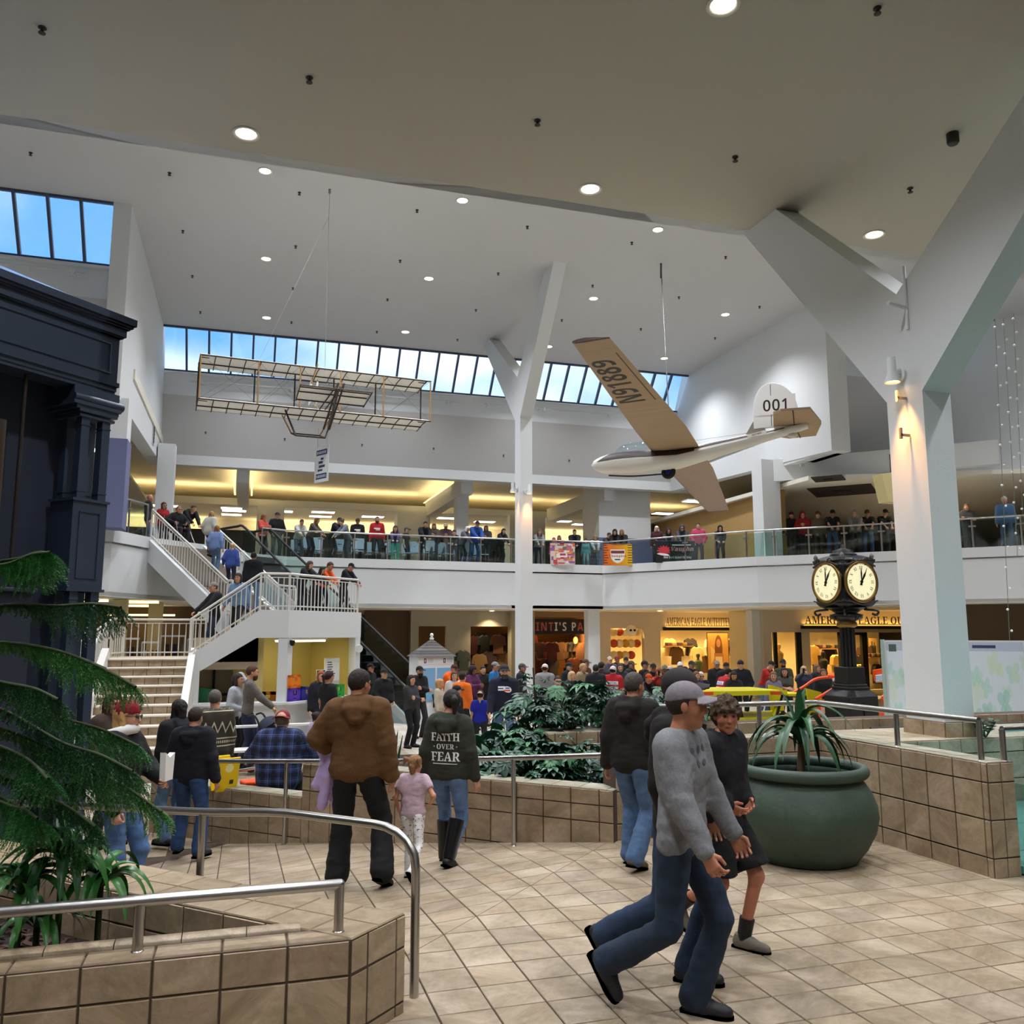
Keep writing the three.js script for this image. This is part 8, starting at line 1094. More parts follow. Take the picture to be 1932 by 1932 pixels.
// ================================================================ PEOPLE: THE CROWD
// rows: [px, py of the crown, stature, pose, facing, top, colour, trousers, hair, hair colour, hat, hat colour, label, extras]
const crowdRows = [];
const onCourt = (rows) => rows.forEach((r, i) => crowdRows.push([COURT, ...r]));
onCourt([
  [698, 1252, 1.8, 'stand', 60, 'jacket', 0x15161a, 0x14161c, 'short', 0x231913, 'cap', 0x111113, 'man in black cap and black jacket at the foot of the escalator, looking right'],
  [724, 1262, 1.76, 'pocket', 40, 'hoodie', 0x14151b, 0x1f2c48, 'short', 0x3a2d24, 'cap', 0x1b1c20, 'man in black hoodie and dark jeans standing left of the escalator foot'],
  [775, 1274, 1.66, 'cross', 50, 'sweater', 0x3a3a3e, 0x121216, 'long', 0x1b120d, 0, 0, 'woman with curly dark hair, black trousers and grey sleeves beside the escalator', { fem: 1 }],
  [791, 1257, 1.8, 'cross', 40, 'hoodie', 0x101116, 0x3a3a3c, 'short', 0x241a14, 'cap', 0x0e0e10, 'bearded man in black cap with folded arms at the end of the escalator', { beard: 1 }],
  [848, 1254, 1.82, 'lean', 55, 'hoodie', 0xff6a12, 0x1b2233, 'short', 0x8a4a2a, 'cap', 0x4a1d20, 'man in fluorescent orange hoodie and dark red cap, bending to talk', { beard: 1, noRail: 1 }],
  [829, 1280, 1.5, 'stand', 70, 'sweater', 0xd8cdb8, 0xb9ac98, 'bob', 0xb8915c, 0, 0, 'fair-haired child in a cream top in front of the orange hoodies', { kid: 1 }],
  [857, 1267, 1.66, 'stand', 10, 'sweater', 0xe4ddd8, 0x2a2c36, 'bob', 0x5a3a28, 0, 0, 'laughing woman in white between the two orange hoodies', { fem: 1 }],
  [872, 1270, 1.68, 'stand', 150, 'hoodie', 0xff7a18, 0x1b1d26, 'short', 0x2a1d14, 'cap', 0x0e0e10, 'person in fluorescent orange hoodie and black cap seen from behind'],
  [861, 1292, 1.5, 'stand', 120, 'jacket', 0x17171c, 0x1a1d28, 'short', 0x2a1d14, 'cap', 0x0c0c0e, 'boy in black cap and black jacket in front of the orange hoodie', { kid: 1 }],
  [891, 1257, 1.74, 'phone', 50, 'hoodie', 0x5a1c4e, 0x1c1c24, 'long', 0x140e0c, 'hood', 0x2a1422, 'woman in plum hoodie looking at her phone before the dim shop', { fem: 1, skin: 0x8a5a40 }],
  [911, 1257, 1.7, 'stand', 20, 'jacket', 0x2a1e1c, 0x1c1c22, 'short', 0x1b120d, 0, 0, 'person in dark brown jacket behind the plum hoodie'],
  [933, 1249, 1.83, 'stand', 70, 'tee', 0x1f77b8, 0x2a3040, 'short', 0x4a3a2c, 'cap', 0x8f8f92, 'man in bright blue t-shirt and grey cap'],
  [951, 1254, 1.83, 'walk', 5, 'hoodie', 0x161a33, 0x4a6488, 'short', 0x3a332e, 'cap', 0x22242e, 'man in navy hoodie with a printed chest walking towards the camera', { beard: 1, fat: 1.12, fine: 1, D: 18 }],
  [906, 1301, 1.4, 'stand', 175, 'tee', 0x1420a0, 0x23262e, 'short', 0x2a1d14, 'capback', 0x101014, 'boy in royal blue t-shirt and black cap seen from behind', { kid: 1, fine: 1 }],
  [984, 1252, 1.8, 'stand', 75, 'jacket', 0x17191f, 0x22252c, 'short', 0x4a4038, 'cap', 0x4a4a4c, 'man in dark jacket and grey cap right of the navy hoodie'],
  [1028, 1253, 1.8, 'stand', 175, 'hoodie', 0x9a9a9c, 0x2a2f3a, 'short', 0x3a2a20, 'capback', 0xdedede, 'man in grey hoodie and white cap seen from behind'],
  [1052, 1274, 1.62, 'stand', 10, 'sweater', 0x34382a, 0x23262e, 'short', 0x2a1d14, 0, 0, 'boy in olive sweater with dark sunglasses before the shrubs', { glasses: 2, kid: 1 }],
  [1072, 1250, 1.8, 'stand', 60, 'jacket', 0x131418, 0x1c1f28, 'short', 0x2a1d14, 'cap', 0x101012, 'man in black cap and black top under the painted shop sign'],
  [1078, 1267, 1.66, 'stand', 50, 'hoodie', 0x1a1c1f, 0x22242c, 'long', 0xb59a70, 0, 0, 'woman with long straight blond hair in a black hoodie', { fem: 1 }],
  [1099, 1252, 1.8, 'stand', 55, 'hoodie', 0x9a8568, 0x2a2c34, 'short', 0xa88a5e, 0, 0, 'fair young man in beige hoodie'],
  [1104, 1244, 1.86, 'stand', 60, 'jacket', 0x6a4526, 0x22242c, 'short', 0x2a1d14, 'cap', 0x4d3a2a, 'tall man in tan brown jacket and brown cap'],
  [1124, 1254, 1.8, 'stand', 170, 'jacket', 0x15171f, 0x1a1c24, 'short', 0x15100d, 0, 0, 'dark-haired man in black seen from behind left of the red official jacket'],
  [1134, 1249, 1.82, 'stand', 150, 'jacket', 0x1c1d26, 0x1a1c24, 'short', 0x15100d, 0, 0, 'second dark-haired man in black beside him, half hidden'],
  [1150, 1239, 1.84, 'stand', 20, 'jacket', 0x5a525e, 0x1f2230, 'short', 0x4a3a30, 'cap', 0xc9b79a, 'man in grey jacket and beige cap at the back of the crowd'],
  [1164, 1238, 1.85, 'stand', 15, 'jacket', 0x2a1a1e, 0x1f2230, 'short', 0x2a1d14, 'cap', 0x8a1f24, 'man in dark red cap at the back of the crowd'],
  [1156, 1257, 1.76, 'stand', 168, 'jacket', 0xc8202a, 0xb01c26, 'short', 0x2a1d14, 'capback', 0xe6e6e8, 'official in red jacket with white lettering and a white cap, seen from behind', { fine: 1, official: 1 }],
  [1181, 1240, 1.84, 'stand', 0, 'jacket', 0x1a1a1e, 0x1a1c24, 'short', 0x2a1d14, 'cap', 0x17171a, 'man in black cap in the back row right of the dark red cap'],
  [1170, 1252, 1.76, 'stand', 10, 'jacket', 0x2a2a2e, 0x1a1c24, 'bob', 0x3a2a1c, 0, 0, 'brown-haired woman in the crowd behind the red official', { fem: 1 }],
  [1190, 1247, 1.8, 'stand', 60, 'jacket', 0x26201c, 0x1a1c24, 'short', 0x3a2a20, 'cap', 0x5a4a34, 'man in khaki cap looking right in the crowd'],
  [1215, 1247, 1.82, 'stand', 65, 'sweater', 0x2a1c1c, 0x1a1c24, 'short', 0x2a1d14, 'cap', 0x101012, 'man in black cap and maroon-black sweater left of the red-haired woman'],
  [1232, 1252, 1.78, 'stand', 10, 'jacket', 0x1b1b20, 0x1a1c24, 'short', 0x2a1d14, 'cap', 0x111114, 'man in black cap facing the camera behind the red-haired woman'],
  [1217, 1270, 1.6, 'lean', 40, 'jacket', 0x14161e, 0x1a1c24, 'short', 0x2a1d14, 'cap', 0xd8541c, 'boy in orange cap and black jacket leaning forward', { kid: 1, noRail: 1 }],
  [1243, 1261, 1.68, 'raise', 10, 'sweater', 0xa82c22, 0x22242c, 'long', 0x7a3a1e, 0, 0, 'red-haired woman in red holding up a phone', { fem: 1 }],
  [1254, 1255, 1.76, 'stand', 0, 'jacket', 0x1c1c20, 0x1a1c24, 'short', 0x3a2a20, 'cap', 0x77705e, 'man in tan cap right of the red-haired woman'],
  [1264, 1257, 1.74, 'stand', 165, 'jacket', 0x17181c, 0x1a1c24, 'short', 0x2a1d14, 'capback', 0xd6d6d6, 'man in white cap seen from behind near the yellow car'],
  [1283, 1249, 1.8, 'stand', 5, 'jacket', 0x15161a, 0x1a1c24, 'short', 0x2a1d14, 'cap', 0xe8e8e8, 'man in white cap behind the sheet of paper'],
  [1304, 1247, 1.82, 'stand', 40, 'jacket', 0x26262c, 0x1a1c24, 'short', 0x2a1d14, 'cap', 0x30323a, 'man in slate cap left of the tall shop pillar'],
  [1292, 1258, 1.72, 'phone', 20, 'jacket', 0x17171b, 0x1a1c24, 'short', 0x2a1d14, 'cap', 0x131316, 'person holding up a white sheet of paper in the crowd', { sheet: 1 }],
  [1313, 1267, 1.64, 'stand', 40, 'jacket', 0x4a3a6a, 0x1a1c24, 'bob', 0x7a4a3a, 0, 0, 'woman in violet jacket partly hidden left of the white-haired woman', { fem: 1 }],
  [1322, 1268, 1.62, 'stand', 15, 'jacket', 0x1b1c2c, 0x1a1c24, 'bob', 0xd9d4cc, 0, 0, 'white-haired woman with glasses in a dark jacket beside the yellow car', { fem: 1, glasses: 1 }],
  [1352, 1247, 1.8, 'stand', 10, 'jacket', 0x1d1b1e, 0x1a1c24, 'short', 0x2a1d14, 'cap', 0x8a8078, 'man in grey cap behind the yellow car'],
  [1370, 1250, 1.79, 'stand', 0, 'jacket', 0x1a1b20, 0x1a1c24, 'short', 0x2a1d14, 'cap', 0x17181c, 'man in black cap behind the bending official'],
  [1364, 1262, 1.74, 'lean', 120, 'jacket', 0xc8202a, 0x16161a, 'short', 0x15100d, 'cap', 0x101012, 'official in red jacket and black cap bending beside the yellow car', { official: 1, noRail: 1 }],
  [1384, 1267, 1.64, 'phone', 10, 'hoodie', 0x16161b, 0x16161a, 'long', 0x2a1a12, 0, 0, 'girl in black hoodie looking down right of the bending official', { fem: 1 }],
  [1397, 1247, 1.84, 'pocket', 5, 'jacket', 0x171a26, 0x15161c, 'short', 0x2a1d14, 'beanie', 0x22242e, 'man in dark navy jacket and beanie behind the yellow car, hands in pockets'],
  [1446, 1247, 1.82, 'lean', 60, 'tee', 0xb8241e, 0x4a6488, 'short', 0x4a3a30, 'cap', 0x17181a, 'man in red and black short-sleeved shirt and cap at the tail of the yellow car', { noRail: 1, fine: 1 }],
  [1459, 1266, 1.6, 'stand', 0, 'sweater', 0x8a7d96, 0x2a2c36, 'long', 0x6a5040, 0, 0, 'girl in pale lilac top between two adults by the yellow car', { fem: 1, kid: 1 }],
  [1477, 1244, 1.86, 'stand', 5, 'tee', 0x4a4a3a, 0x1c1f28, 'short', 0x1b120d, 'cap', 0x15161a, 'bearded man in dark cap standing behind the woman in olive', { beard: 1 }],
  [1480, 1260, 1.7, 'cross', 0, 'tee', 0x4a4c3c, 0x1c1f28, 'long', 0x17100c, 0, 0, 'dark-haired woman in olive t-shirt with crossed arms', { fem: 1, fat: 1.1 }],
  [1516, 1257, 1.7, 'raise', 10, 'hoodie', 0x2f3446, 0x23283a, 'long', 0xc2a276, 0, 0, 'blond woman with glasses in slate hoodie raising a phone near the orange car', { fem: 1, glasses: 1, fat: 1.08 }],
  [1540, 1254, 1.7, 'stand', 60, 'jacket', 0x191a20, 0x191c26, 'long', 0x6a4c34, 0, 0, 'long-haired girl in black looking right, next to the slate hoodie', { fem: 1 }],
  [1553, 1262, 1.66, 'stand', 10, 'hoodie', 0x15161b, 0x191c26, 'long', 0x5a3c28, 0, 0, 'brown-haired girl in black hoodie facing the camera behind the orange car', { fem: 1 }],
  [1585, 1261, 1.66, 'cross', 5, 'sweater', 0xd8c6c4, 0x2a2c36, 'long', 0x4a2c1e, 0, 0, 'woman in pale pink top left of the street clock post', { fem: 1 }],
  [1576, 1284, 1.5, 'stand', 0, 'hoodie', 0x4a4744, 0x191c26, 'long', 0x2a1a14, 0, 0, 'child in grey hoodie in front of the woman in pink', { kid: 1 }],
  [620, 1266, 1.68, 'stand', 130, 'tee', 0x0f0f12, 0x3a4250, 'ponytail', 0x2c120f, 0, 0, 'woman with dark red hair in black top leaning at the booth counter', { fem: 1, D: 18.4 }],
  [606, 1266, 1.68, 'stand', 20, 'hoodie', 0x1a1d2a, 0x191c26, 'long', 0x8a4a24, 0, 0, 'auburn-haired person inside the booth behind the counter', { fem: 1, D: 19.7 }],
]);
const galleryRows = [
  [282, 933, 1.8, 'stand', 80, 'jacket', 0x15161c, 0x7590ae, 'bald', 0, 0, 0, 'bald man in black jacket and light jeans at the left end of the gallery'],
  [309, 948, 1.66, 'stand', 30, 'tee', 0xb01c26, 0x22242c, 'bob', 0x3a241a, 0, 0, 'woman in red t-shirt with glasses at the stair head', { fem: 1, glasses: 1 }],
  [359, 954, 1.7, 'bend', 30, 'hoodie', 0x0f1013, 0x16181e, 'short', 0x4a3020, 0, 0, 'person in black hoodie bending over the wheelchair at the stair head'],
  [497, 971, 1.66, 'phone', 50, 'jacket', 0xc8513f, 0x1a1c22, 'bob', 0x7a3a24, 0, 0, 'woman in coral jacket photographing with a phone at the escalator head', { fem: 1 }],
  [523, 967, 1.84, 'pocket', 15, 'hoodie', 0x111216, 0x16181e, 'short', 0x2a1d14, 'cap', 0x17181c, 'tall man in black hoodie and cap next to the coral jacket'],
  [567, 981, 1.62, 'lean', 20, 'jacket', 0xc9c6bf, 0x6a7484, 'ponytail', 0x2a1d16, 0, 0, 'dark-haired woman in white leaning on the glass railing', { fem: 1 }],
  [592, 977, 1.66, 'lean', 60, 'sweater', 0x5a5048, 0x23262e, 'long', 0x6a4630, 0, 0, 'brown-haired woman in taupe leaning on the railing, looking right', { fem: 1 }],
  [634, 977, 1.8, 'lean', 60, 'hoodie', 0x191b24, 0x23262e, 'short', 0x2a1d14, 'cap', 0x22242c, 'man in dark hoodie with white letters and cap leaning sideways on the railing'],
  [651, 981, 1.66, 'lean', -60, 'hoodie', 0x7d8794, 0x3a4454, 'bun', 0x33241a, 0, 0, 'woman in blue-grey hoodie with hair in a bun leaning on the railing', { fem: 1 }],
  [675, 978, 1.8, 'stand', 0, 'hoodie', 0x121216, 0x1a1c22, 'short', 0x2a1d14, 'cap', 0x3a3a40, 'man in black hoodie with pale chest print left of the red hoodie'],
  [712, 975, 1.84, 'stand', 0, 'hoodie', 0xb51620, 0x22242c, 'short', 0x2a1d14, 0, 0, 'bearded man in bright red hoodie with white print', { beard: 1, fat: 1.1, printRed: 1 }],
  [746, 992, 1.5, 'lean', 0, 'sweater', 0x5a4480, 0x4ac0a8, 'long', 0x3a2418, 0, 0, 'girl in violet sweater with mint green trousers behind the glass', { kid: 1, fem: 1 }],
  [767, 994, 1.55, 'stand', 60, 'tee', 0x34363c, 0x2a2d36, 'short', 0x2a1d14, 'cap', 0x4a4c50, 'boy in grey t-shirt and cap at a white post of the gallery', { kid: 1 }],
  [801, 985, 1.76, 'lean', 15, 'jacket', 0x101114, 0x1c222c, 'short', 0x17100c, 0, 0, 'dark-haired person in black jacket leaning on the railing'],
  [819, 988, 1.66, 'phone', 0, 'jacket', 0x4a3c32, 0x2a3a4c, 'long', 0x4a2e1e, 0, 0, 'brown-haired woman in brown cardigan holding a phone', { fem: 1 }],
  [841, 988, 1.76, 'phone', 10, 'jacket', 0x4a2e34, 0x2a3a4c, 'short', 0x3a2a20, 'cap', 0xb9a48a, 'man in maroon plaid shirt and beige cap', {}],
  [857, 1000, 1.5, 'lean', 0, 'hoodie', 0x121318, 0x1c222c, 'short', 0x17100c, 0, 0, 'boy in black leaning over the railing', { kid: 1 }],
  [877, 994, 1.62, 'lean', 50, 'jacket', 0x6a6472, 0x3a3c44, 'bob', 0xd4cfc4, 0, 0, 'white-haired woman in grey jacket at the railing', { fem: 1 }],
  [898, 984, 1.8, 'lean', 20, 'jacket', 0x2450a0, 0x2c4c7a, 'short', 0x2a1d14, 'cap', 0x15161a, 'man in blue jacket with black vest and cap looking down'],
  [917, 992, 1.68, 'phone', 0, 'jacket', 0x2a2a2c, 0x23262e, 'long', 0x2a1812, 0, 0, 'long-haired woman in black vest with glasses', { fem: 1, glasses: 1 }],
  [947, 998, 1.62, 'lean', 30, 'hoodie', 0x15151a, 0x1c1e26, 'long', 0x17100c, 0, 0, 'black-haired woman in black left of the central column', { fem: 1 }],
  [1000, 1006, 1.6, 'stand', -20, 'jacket', 0x17181c, 0x1c1e26, 'short', 0x17100c, 0, 0, 'person in black half hidden right of the central column'],
  [1017, 999, 1.68, 'lean', 10, 'sweater', 0x8d8d92, 0x1f2a44, 'long', 0x5a3c28, 0, 0, 'brown-haired woman in grey top right of the central column', { fem: 1 }],
  [1045, 1014, 1.3, 'stand', 0, 'sweater', 0xd83a80, 0x2a2c34, 'bob', 0xb06a60, 'beanie', 0xd03a7a, 'small child in pink hat above the pale banner', { kid: 1 }],
  [1055, 1011, 1.55, 'lean', 0, 'sweater', 0xc04468, 0x2a2c34, 'long', 0x6a4a34, 0, 0, 'woman in pink top leaning above the pale banner', { fem: 1 }],
  [1084, 1000, 1.76, 'lean', 0, 'jacket', 0x171926, 0x1c222c, 'short', 0x17100c, 0, 0, 'man in dark navy jacket leaning on the railing beside the pale banner', { fat: 1.15 }],
  [1105, 1016, 1.35, 'stand', 0, 'sweater', 0x7ab0b4, 0x8ab4b8, 'long', 0x17100c, 0, 0, 'dark-haired little girl in pale teal behind the glass', { kid: 1, fem: 1 }],
  [1122, 1011, 1.55, 'lean', 10, 'jacket', 0xb9c0c6, 0x6a7a8a, 'bob', 0x8a6a4c, 0, 0, 'woman in pale jacket resting her chin on her hand left of the orange banner', { fem: 1 }],
  [1146, 1005, 1.55, 'lean', 30, 'jacket', 0x3a3c4a, 0x23262e, 'short', 0x2a1d14, 0, 0, 'boy in grey-blue above the left edge of the orange banner', { kid: 1 }],
  [1160, 1000, 1.66, 'lean', 0, 'hoodie', 0x17171b, 0x23262e, 'long', 0x120c0a, 'hood', 0x131317, 'person in black hood above the orange banner', { fem: 1 }],
  [1174, 1000, 1.66, 'lean', -10, 'jacket', 0x201c1a, 0x23262e, 'long', 0x7a5a38, 0, 0, 'woman with light brown hair in black above the orange banner', { fem: 1 }],
  [1239, 993, 1.66, 'stand', 0, 'jacket', 0x4a1a26, 0x2a2c34, 'bob', 0xdcd6cc, 0, 0, 'white-haired woman in burgundy jacket at the black banner', { fem: 1 }],
  [1260, 998, 1.64, 'lean', 10, 'hoodie', 0x33343a, 0x23262e, 'short', 0x17100c, 'hood', 0x2c2d33, 'person in dark grey hood leaning above the black banner'],
  [1286, 992, 1.7, 'lean', 5, 'hoodie', 0x44454b, 0x23262e, 'short', 0x2a1d14, 'hood', 0x3e3f45, 'person in grey hood with sunglasses above the black banner', { glasses: 2 }],
  [1317, 987, 1.8, 'pocket', 5, 'hoodie', 0xe0527a, 0x15161a, 'short', 0x2a1d14, 0, 0, 'young man in bright pink hoodie and black trousers'],
  [1358, 993, 1.7, 'lean', 5, 'hoodie', 0x141518, 0x17181c, 'short', 0x17100c, 'hood', 0x101114, 'person in black hood right of the pink hoodie'],
  [1402, 1001, 1.55, 'stand', 30, 'jacket', 0x23252c, 0x2c3c58, 'short', 0x3a2a20, 'cap', 0x8a8a8c, 'seated-height person in a pale cap near the white corner pier'],
  [1444, 977, 1.72, 'lean', 40, 'hoodie', 0x13151b, 0x1a1d26, 'short', 0x15100d, 0, 0, 'boy in black hoodie at the corner of the right wing railing'],
  [1467, 977, 1.68, 'lean', 10, 'jacket', 0x2e2624, 0x1a1d26, 'short', 0x15100d, 'hood', 0x26201f, 'person in dark brown hooded coat behind the child in green'],
  [1459, 1010, 1.15, 'stand', 120, 'jacket', 0x6ac42a, 0x1f2a3c, 'short', 0x3a2a1c, 0, 0, 'small child in bright green jacket behind the glass railing', { kid: 1 }],
  [1492, 967, 1.8, 'stand', 30, 'jacket', 0x1c1c22, 0x2c3026, 'short', 0x2a1d14, 'beanie', 0x6a1a22, 'man in black and white varsity jacket with a dark red hat'],
  [1514, 966, 1.78, 'phone', 5, 'hoodie', 0xb8202c, 0x181a20, 'short', 0x2a1d14, 'hood', 0xb8202c, 'person in red hoodie with the hood up and a backpack'],
  [1543, 966, 1.74, 'stand', -5, 'sweater', 0x6a5442, 0x34302c, 'mop', 0x5a3a22, 0, 0, 'curly brown-haired young man in brown sweater'],
  [1569, 963, 1.82, 'lean', 10, 'tee', 0x15171c, 0x3a5e8e, 'short', 0x2a1d14, 'cap', 0x17181c, 'man in black shirt, cap and blue jeans leaning on the right wing railing', { fat: 1.1 }],
  [1612, 964, 1.74, 'lean', 0, 'hoodie', 0x8d857c, 0x23262e, 'short', 0x2a1d14, 'hood', 0x8a8279, 'person in grey-beige hood leaning with a folder behind the clock'],
  [1635, 963, 1.78, 'lean', 5, 'tee', 0x17181c, 0x3a5e8e, 'short', 0x2a1d14, 'cap', 0x3a352c, 'man in black t-shirt and patterned cap right of the grey hood'],
  [1667, 962, 1.78, 'lean', 20, 'tee', 0x131418, 0x23262e, 'short', 0x2a1d14, 'cap', 0x101114, 'man in black shirt and black cap next to the large column'],
  [1823, 951, 1.7, 'cross', 10, 'jacket', 0x33353a, 0x1a1d26, 'long', 0x5a4232, 0, 0, 'woman with long hair in dark grey jacket right of the large column', { fem: 1 }],
  [1894, 938, 1.82, 'stand', 5, 'jacket', 0x4c7098, 0x3a5478, 'short', 0xb9b4ac, 'beanie', 0xc4bcb8, 'man in blue denim jacket and pale cap at the right edge of the gallery'],
];
function crowdPerson(floor, r, i, Dmin = 0) {
  const [px, py, H, pose, face, top, tc, bc, hair, hc, hat, hatc, label, x = {}] = r; let pos;
  if (x.D) { pos = atD(px, py, x.D).setY(floor); } else pos = spot(px, py, H, floor, pose, x, Dmin);
  if (floor === UP) { // keep behind the railing
    let best = null; for (let D = 24; D < 44; D += 0.1) { const p = atD(px, py, D), a = p.x, q = -p.z; let inside = false; const poly = [...inset(EDGE, pose === 'lean' ? 0.62 : 0.42), [40, 50], [-30, 50]]; for (let k = 0, j = poly.length - 1; k < poly.length; j = k++) { const [x1, y1] = poly[k], [x2, y2] = poly[j]; if ((y1 > q) !== (y2 > q) && a < (x2 - x1) * (q - y1) / (y2 - y1) + x1) inside = !inside; } if (inside) { best = D; break; } }
    const D0 = pos.dot(camF); if (best && D0 < best) { pos = atD(px, py, best); }
    pos.setY(UP);
  }
  const D = W3().subVectors(pos, EYE).dot(camF), Hh = (atD(px, py, D).y - floor) / crown(pose, x);
  return person({ pose, H: Math.max(0.85 * H, Math.min(1.12 * H, Hh)), pos, face, top, tc, bc, hair, hc, hat: hat || null, hatc, label, seedC: i * 7 + (px | 0), ...x });
}
const OFFICIAL = textTex(256, 128, null, (c) => { c.clearRect(0, 0, 256, 128); c.fillStyle = '#dfe4f2'; c.fillRect(6, 14, 244, 44); c.fillStyle = '#4a3f7a'; c.font = 'bold 42px sans-serif'; c.textAlign = 'center'; c.textBaseline = 'middle'; c.fillText('OFFICIAL', 128, 37, 232); c.fillStyle = '#e6e2ea'; c.fillRect(6, 84, 244, 12); c.fillStyle = '#6a2a3a'; c.fillRect(6, 104, 244, 6); });
crowdRows.forEach(([f, ...r], i) => { const p = crowdPerson(f, r, i); const x = r[13] ?? {}; if (x.official) printOn(p.top, -1, 0.17, -0.17, 1.1, 1.36, OFFICIAL); if (x.sheet) { const s = mesh('sheet', lbox(0.3, 0.22, 0.004, -0.02, 1.26, 0.37), cm(0xe9e9e6, 0.7), p.t); } if (r[3] === 'raise' || r[3] === 'phone' && !x.sheet) mesh('phone', rbox(0.07, 0.14, 0.01, 0.004, r[3] === 'raise' ? -0.07 : -0.03, r[3] === 'raise' ? 1.6 : 1.24, r[3] === 'raise' ? 0.4 : 0.38), M.black, p.t);
  if (r[12].includes('printed chest')) printOn(p.top, 1, -0.13, 0.13, 1.15, 1.34, textTex(128, 96, null, (c) => { c.clearRect(0, 0, 128, 96); c.fillStyle = '#e8ecf4'; c.fillRect(6, 14, 60, 16); c.fillRect(6, 38, 50, 14); c.beginPath(); c.ellipse(88, 42, 36, 26, 0.3, 0, 7); c.fill(); c.fillStyle = '#e0602a'; c.fillRect(56, 44, 56, 14); c.fillStyle = '#2a4a9a'; c.fillRect(70, 26, 36, 10); })); });
galleryRows.forEach((r, i) => { const p = crowdPerson(UP, r, i + 60); const x = r[13] ?? {}; if (x.printRed || r[12].includes('pale chest')) printOn(p.top, 1, -0.12, 0.12, 1.18, 1.3, textTex(64, 32, null, (c) => { c.clearRect(0, 0, 64, 32); c.fillStyle = '#f0ecec'; c.fillRect(2, 4, 60, 12); c.fillRect(20, 18, 40, 10); })); if (r[3] === 'phone') mesh('phone', rbox(0.07, 0.14, 0.01, 0.004, -0.03, 1.24, 0.38), M.black, p.t); });
{ // people on stairs and landing; the floor under each is given
  const L = L2 + 0.01;
  const rows = [
    [1, 395, 974, 1.66, 'climb', 150, 'jacket', 0xd6d2c8, 0x23262e, 'long', 0x9a7448, 0, 0, 'woman in white jacket with long fair hair at the top of the upper stairs', { fem: 1, D: 25.6, fl: 4.3 }],
    [1, 407, 1002, 1.7, 'climb', 165, 'sweater', 0x7f9cd0, 0x5a7898, 'long', 0x8a5c30, 0, 0, 'woman in light blue top with long hair and shoulder bag climbing the upper stairs', { fem: 1, D: 24.9, fl: 3.75, fat: 1.15 }],
    [1, 437, 1030, 1.66, 'climb', 170, 'sweater', 0x3f58a8, 0x33354e, 'ponytail', 0xb59a74, 0, 0, 'woman in royal blue sweater with fair ponytail on the upper stairs', { fem: 1, D: 24.2, fl: 3.2 }],
    [1, 479, 1042, 1.7, 'stand', 175, 'hoodie', 0x14161e, 0x5a7898, 'short', 0x17100c, 0, 0, 'person in black hoodie seen from behind at the foot of the upper stairs', { D: 23.2, fl: 2.6 }],
    [1, 452, 1082, 1.66, 'walk', -30, 'sweater', 0x6f8fb0, 0x141418, 'bob', 0x2a1a16, 0, 0, 'dark-haired woman in pale blue sweater coming down the stairs, looking down', { fem: 1, D: 20.6, fl: 1.82 }],
    [1, 408, 1099, 1.78, 'push', -70, 'hoodie', 0x1c1c20, 0x2a3650, 'short', 0x4a4038, 'cap', 0x8f8b80, 'man in grey cap and black sweatshirt with camouflage sleeves on the stair landing', { D: 20.6, fl: 1.52 }],
    [1, 577, 1059, 1.5, 'lean', 55, 'hoodie', 0x121317, 0x131419, 'long', 0x3a2a20, 0, 0, 'long-haired person in black hoodie leaning on the landing rail', { fem: 1, D: 21.0, fl: L }],
    [1, 601, 1070, 1.42, 'lean', 60, 'sweater', 0x33302f, 0x131419, 'long', 0x120c0a, 0, 0, 'dark-haired woman in grey-black leaning far over the landing rail', { fem: 1, D: 21.1, fl: L }],
    [1, 616, 1060, 1.32, 'lean', 50, 'sweater', 0xff6a1e, 0x1f2036, 'short', 0x4a2e1c, 0, 0, 'boy in bright orange sports shirt at the landing rail', { kid: 1, D: 21.4, fl: L }],
    [1, 655, 1063, 1.5, 'lean', 55, 'hoodie', 0x14151a, 0x131419, 'short', 0x2a1d14, 'cap', 0x101014, 'man in black hoodie and black cap leaning on the right end of the landing rail', { D: 21.6, fl: L }],
  ];
  rows.forEach(([, ...r], i) => { const x = r[13]; crowdPerson(x.fl, r, i + 150); });
  // person seated in a wheelchair at the stair head
  const w = atD(334, 966, 26.9).setY(UP), wc = thing('wheelchair', 'wheelchair with chrome frame at the head of the stairs', 'wheelchair', w.clone(), 0.9); for (const s of [-0.28, 0.28]) { mesh('wheel', new THREE.TorusGeometry(0.29, 0.02, 8, 28).rotateY(Math.PI / 2).translate(s, 0.3, -0.05), M.rubber, wc); mesh('side_frame', merged([bar(W3(s, 0.48, 0.3), W3(s, 0.1, 0.5), 0.014, 6), bar(W3(s, 0.48, -0.2), W3(s, 0.95, -0.25), 0.014, 6), bar(W3(s, 0.7, -0.2), W3(s, 0.7, 0.25), 0.016, 6), bar(W3(s, 0.7, 0.25), W3(s, 0.48, 0.3), 0.014, 6)]), M.steel, wc); mesh('footrest', lbox(0.16, 0.02, 0.2, s * 0.5, 0.08, 0.52), M.black, wc); }
  mesh('seat', lbox(0.5, 0.04, 0.45, 0, 0.46, 0.05), M.black, wc); mesh('backrest', lbox(0.5, 0.42, 0.03, 0, 0.7, -0.2), M.black, wc);
  person({ pose: { ...POSES.sit, hands: [[0.24, 0.72, 0.2], [-0.24, 0.72, 0.2]] }, H: 1.7, pos: w.clone(), face: 35, top: 'jacket', tc: 0x101116, bc: 0x2a1a26, hair: 'short', hc: 0x7a6a5c, label: 'person in black seated in the wheelchair', glasses: 1 });
}

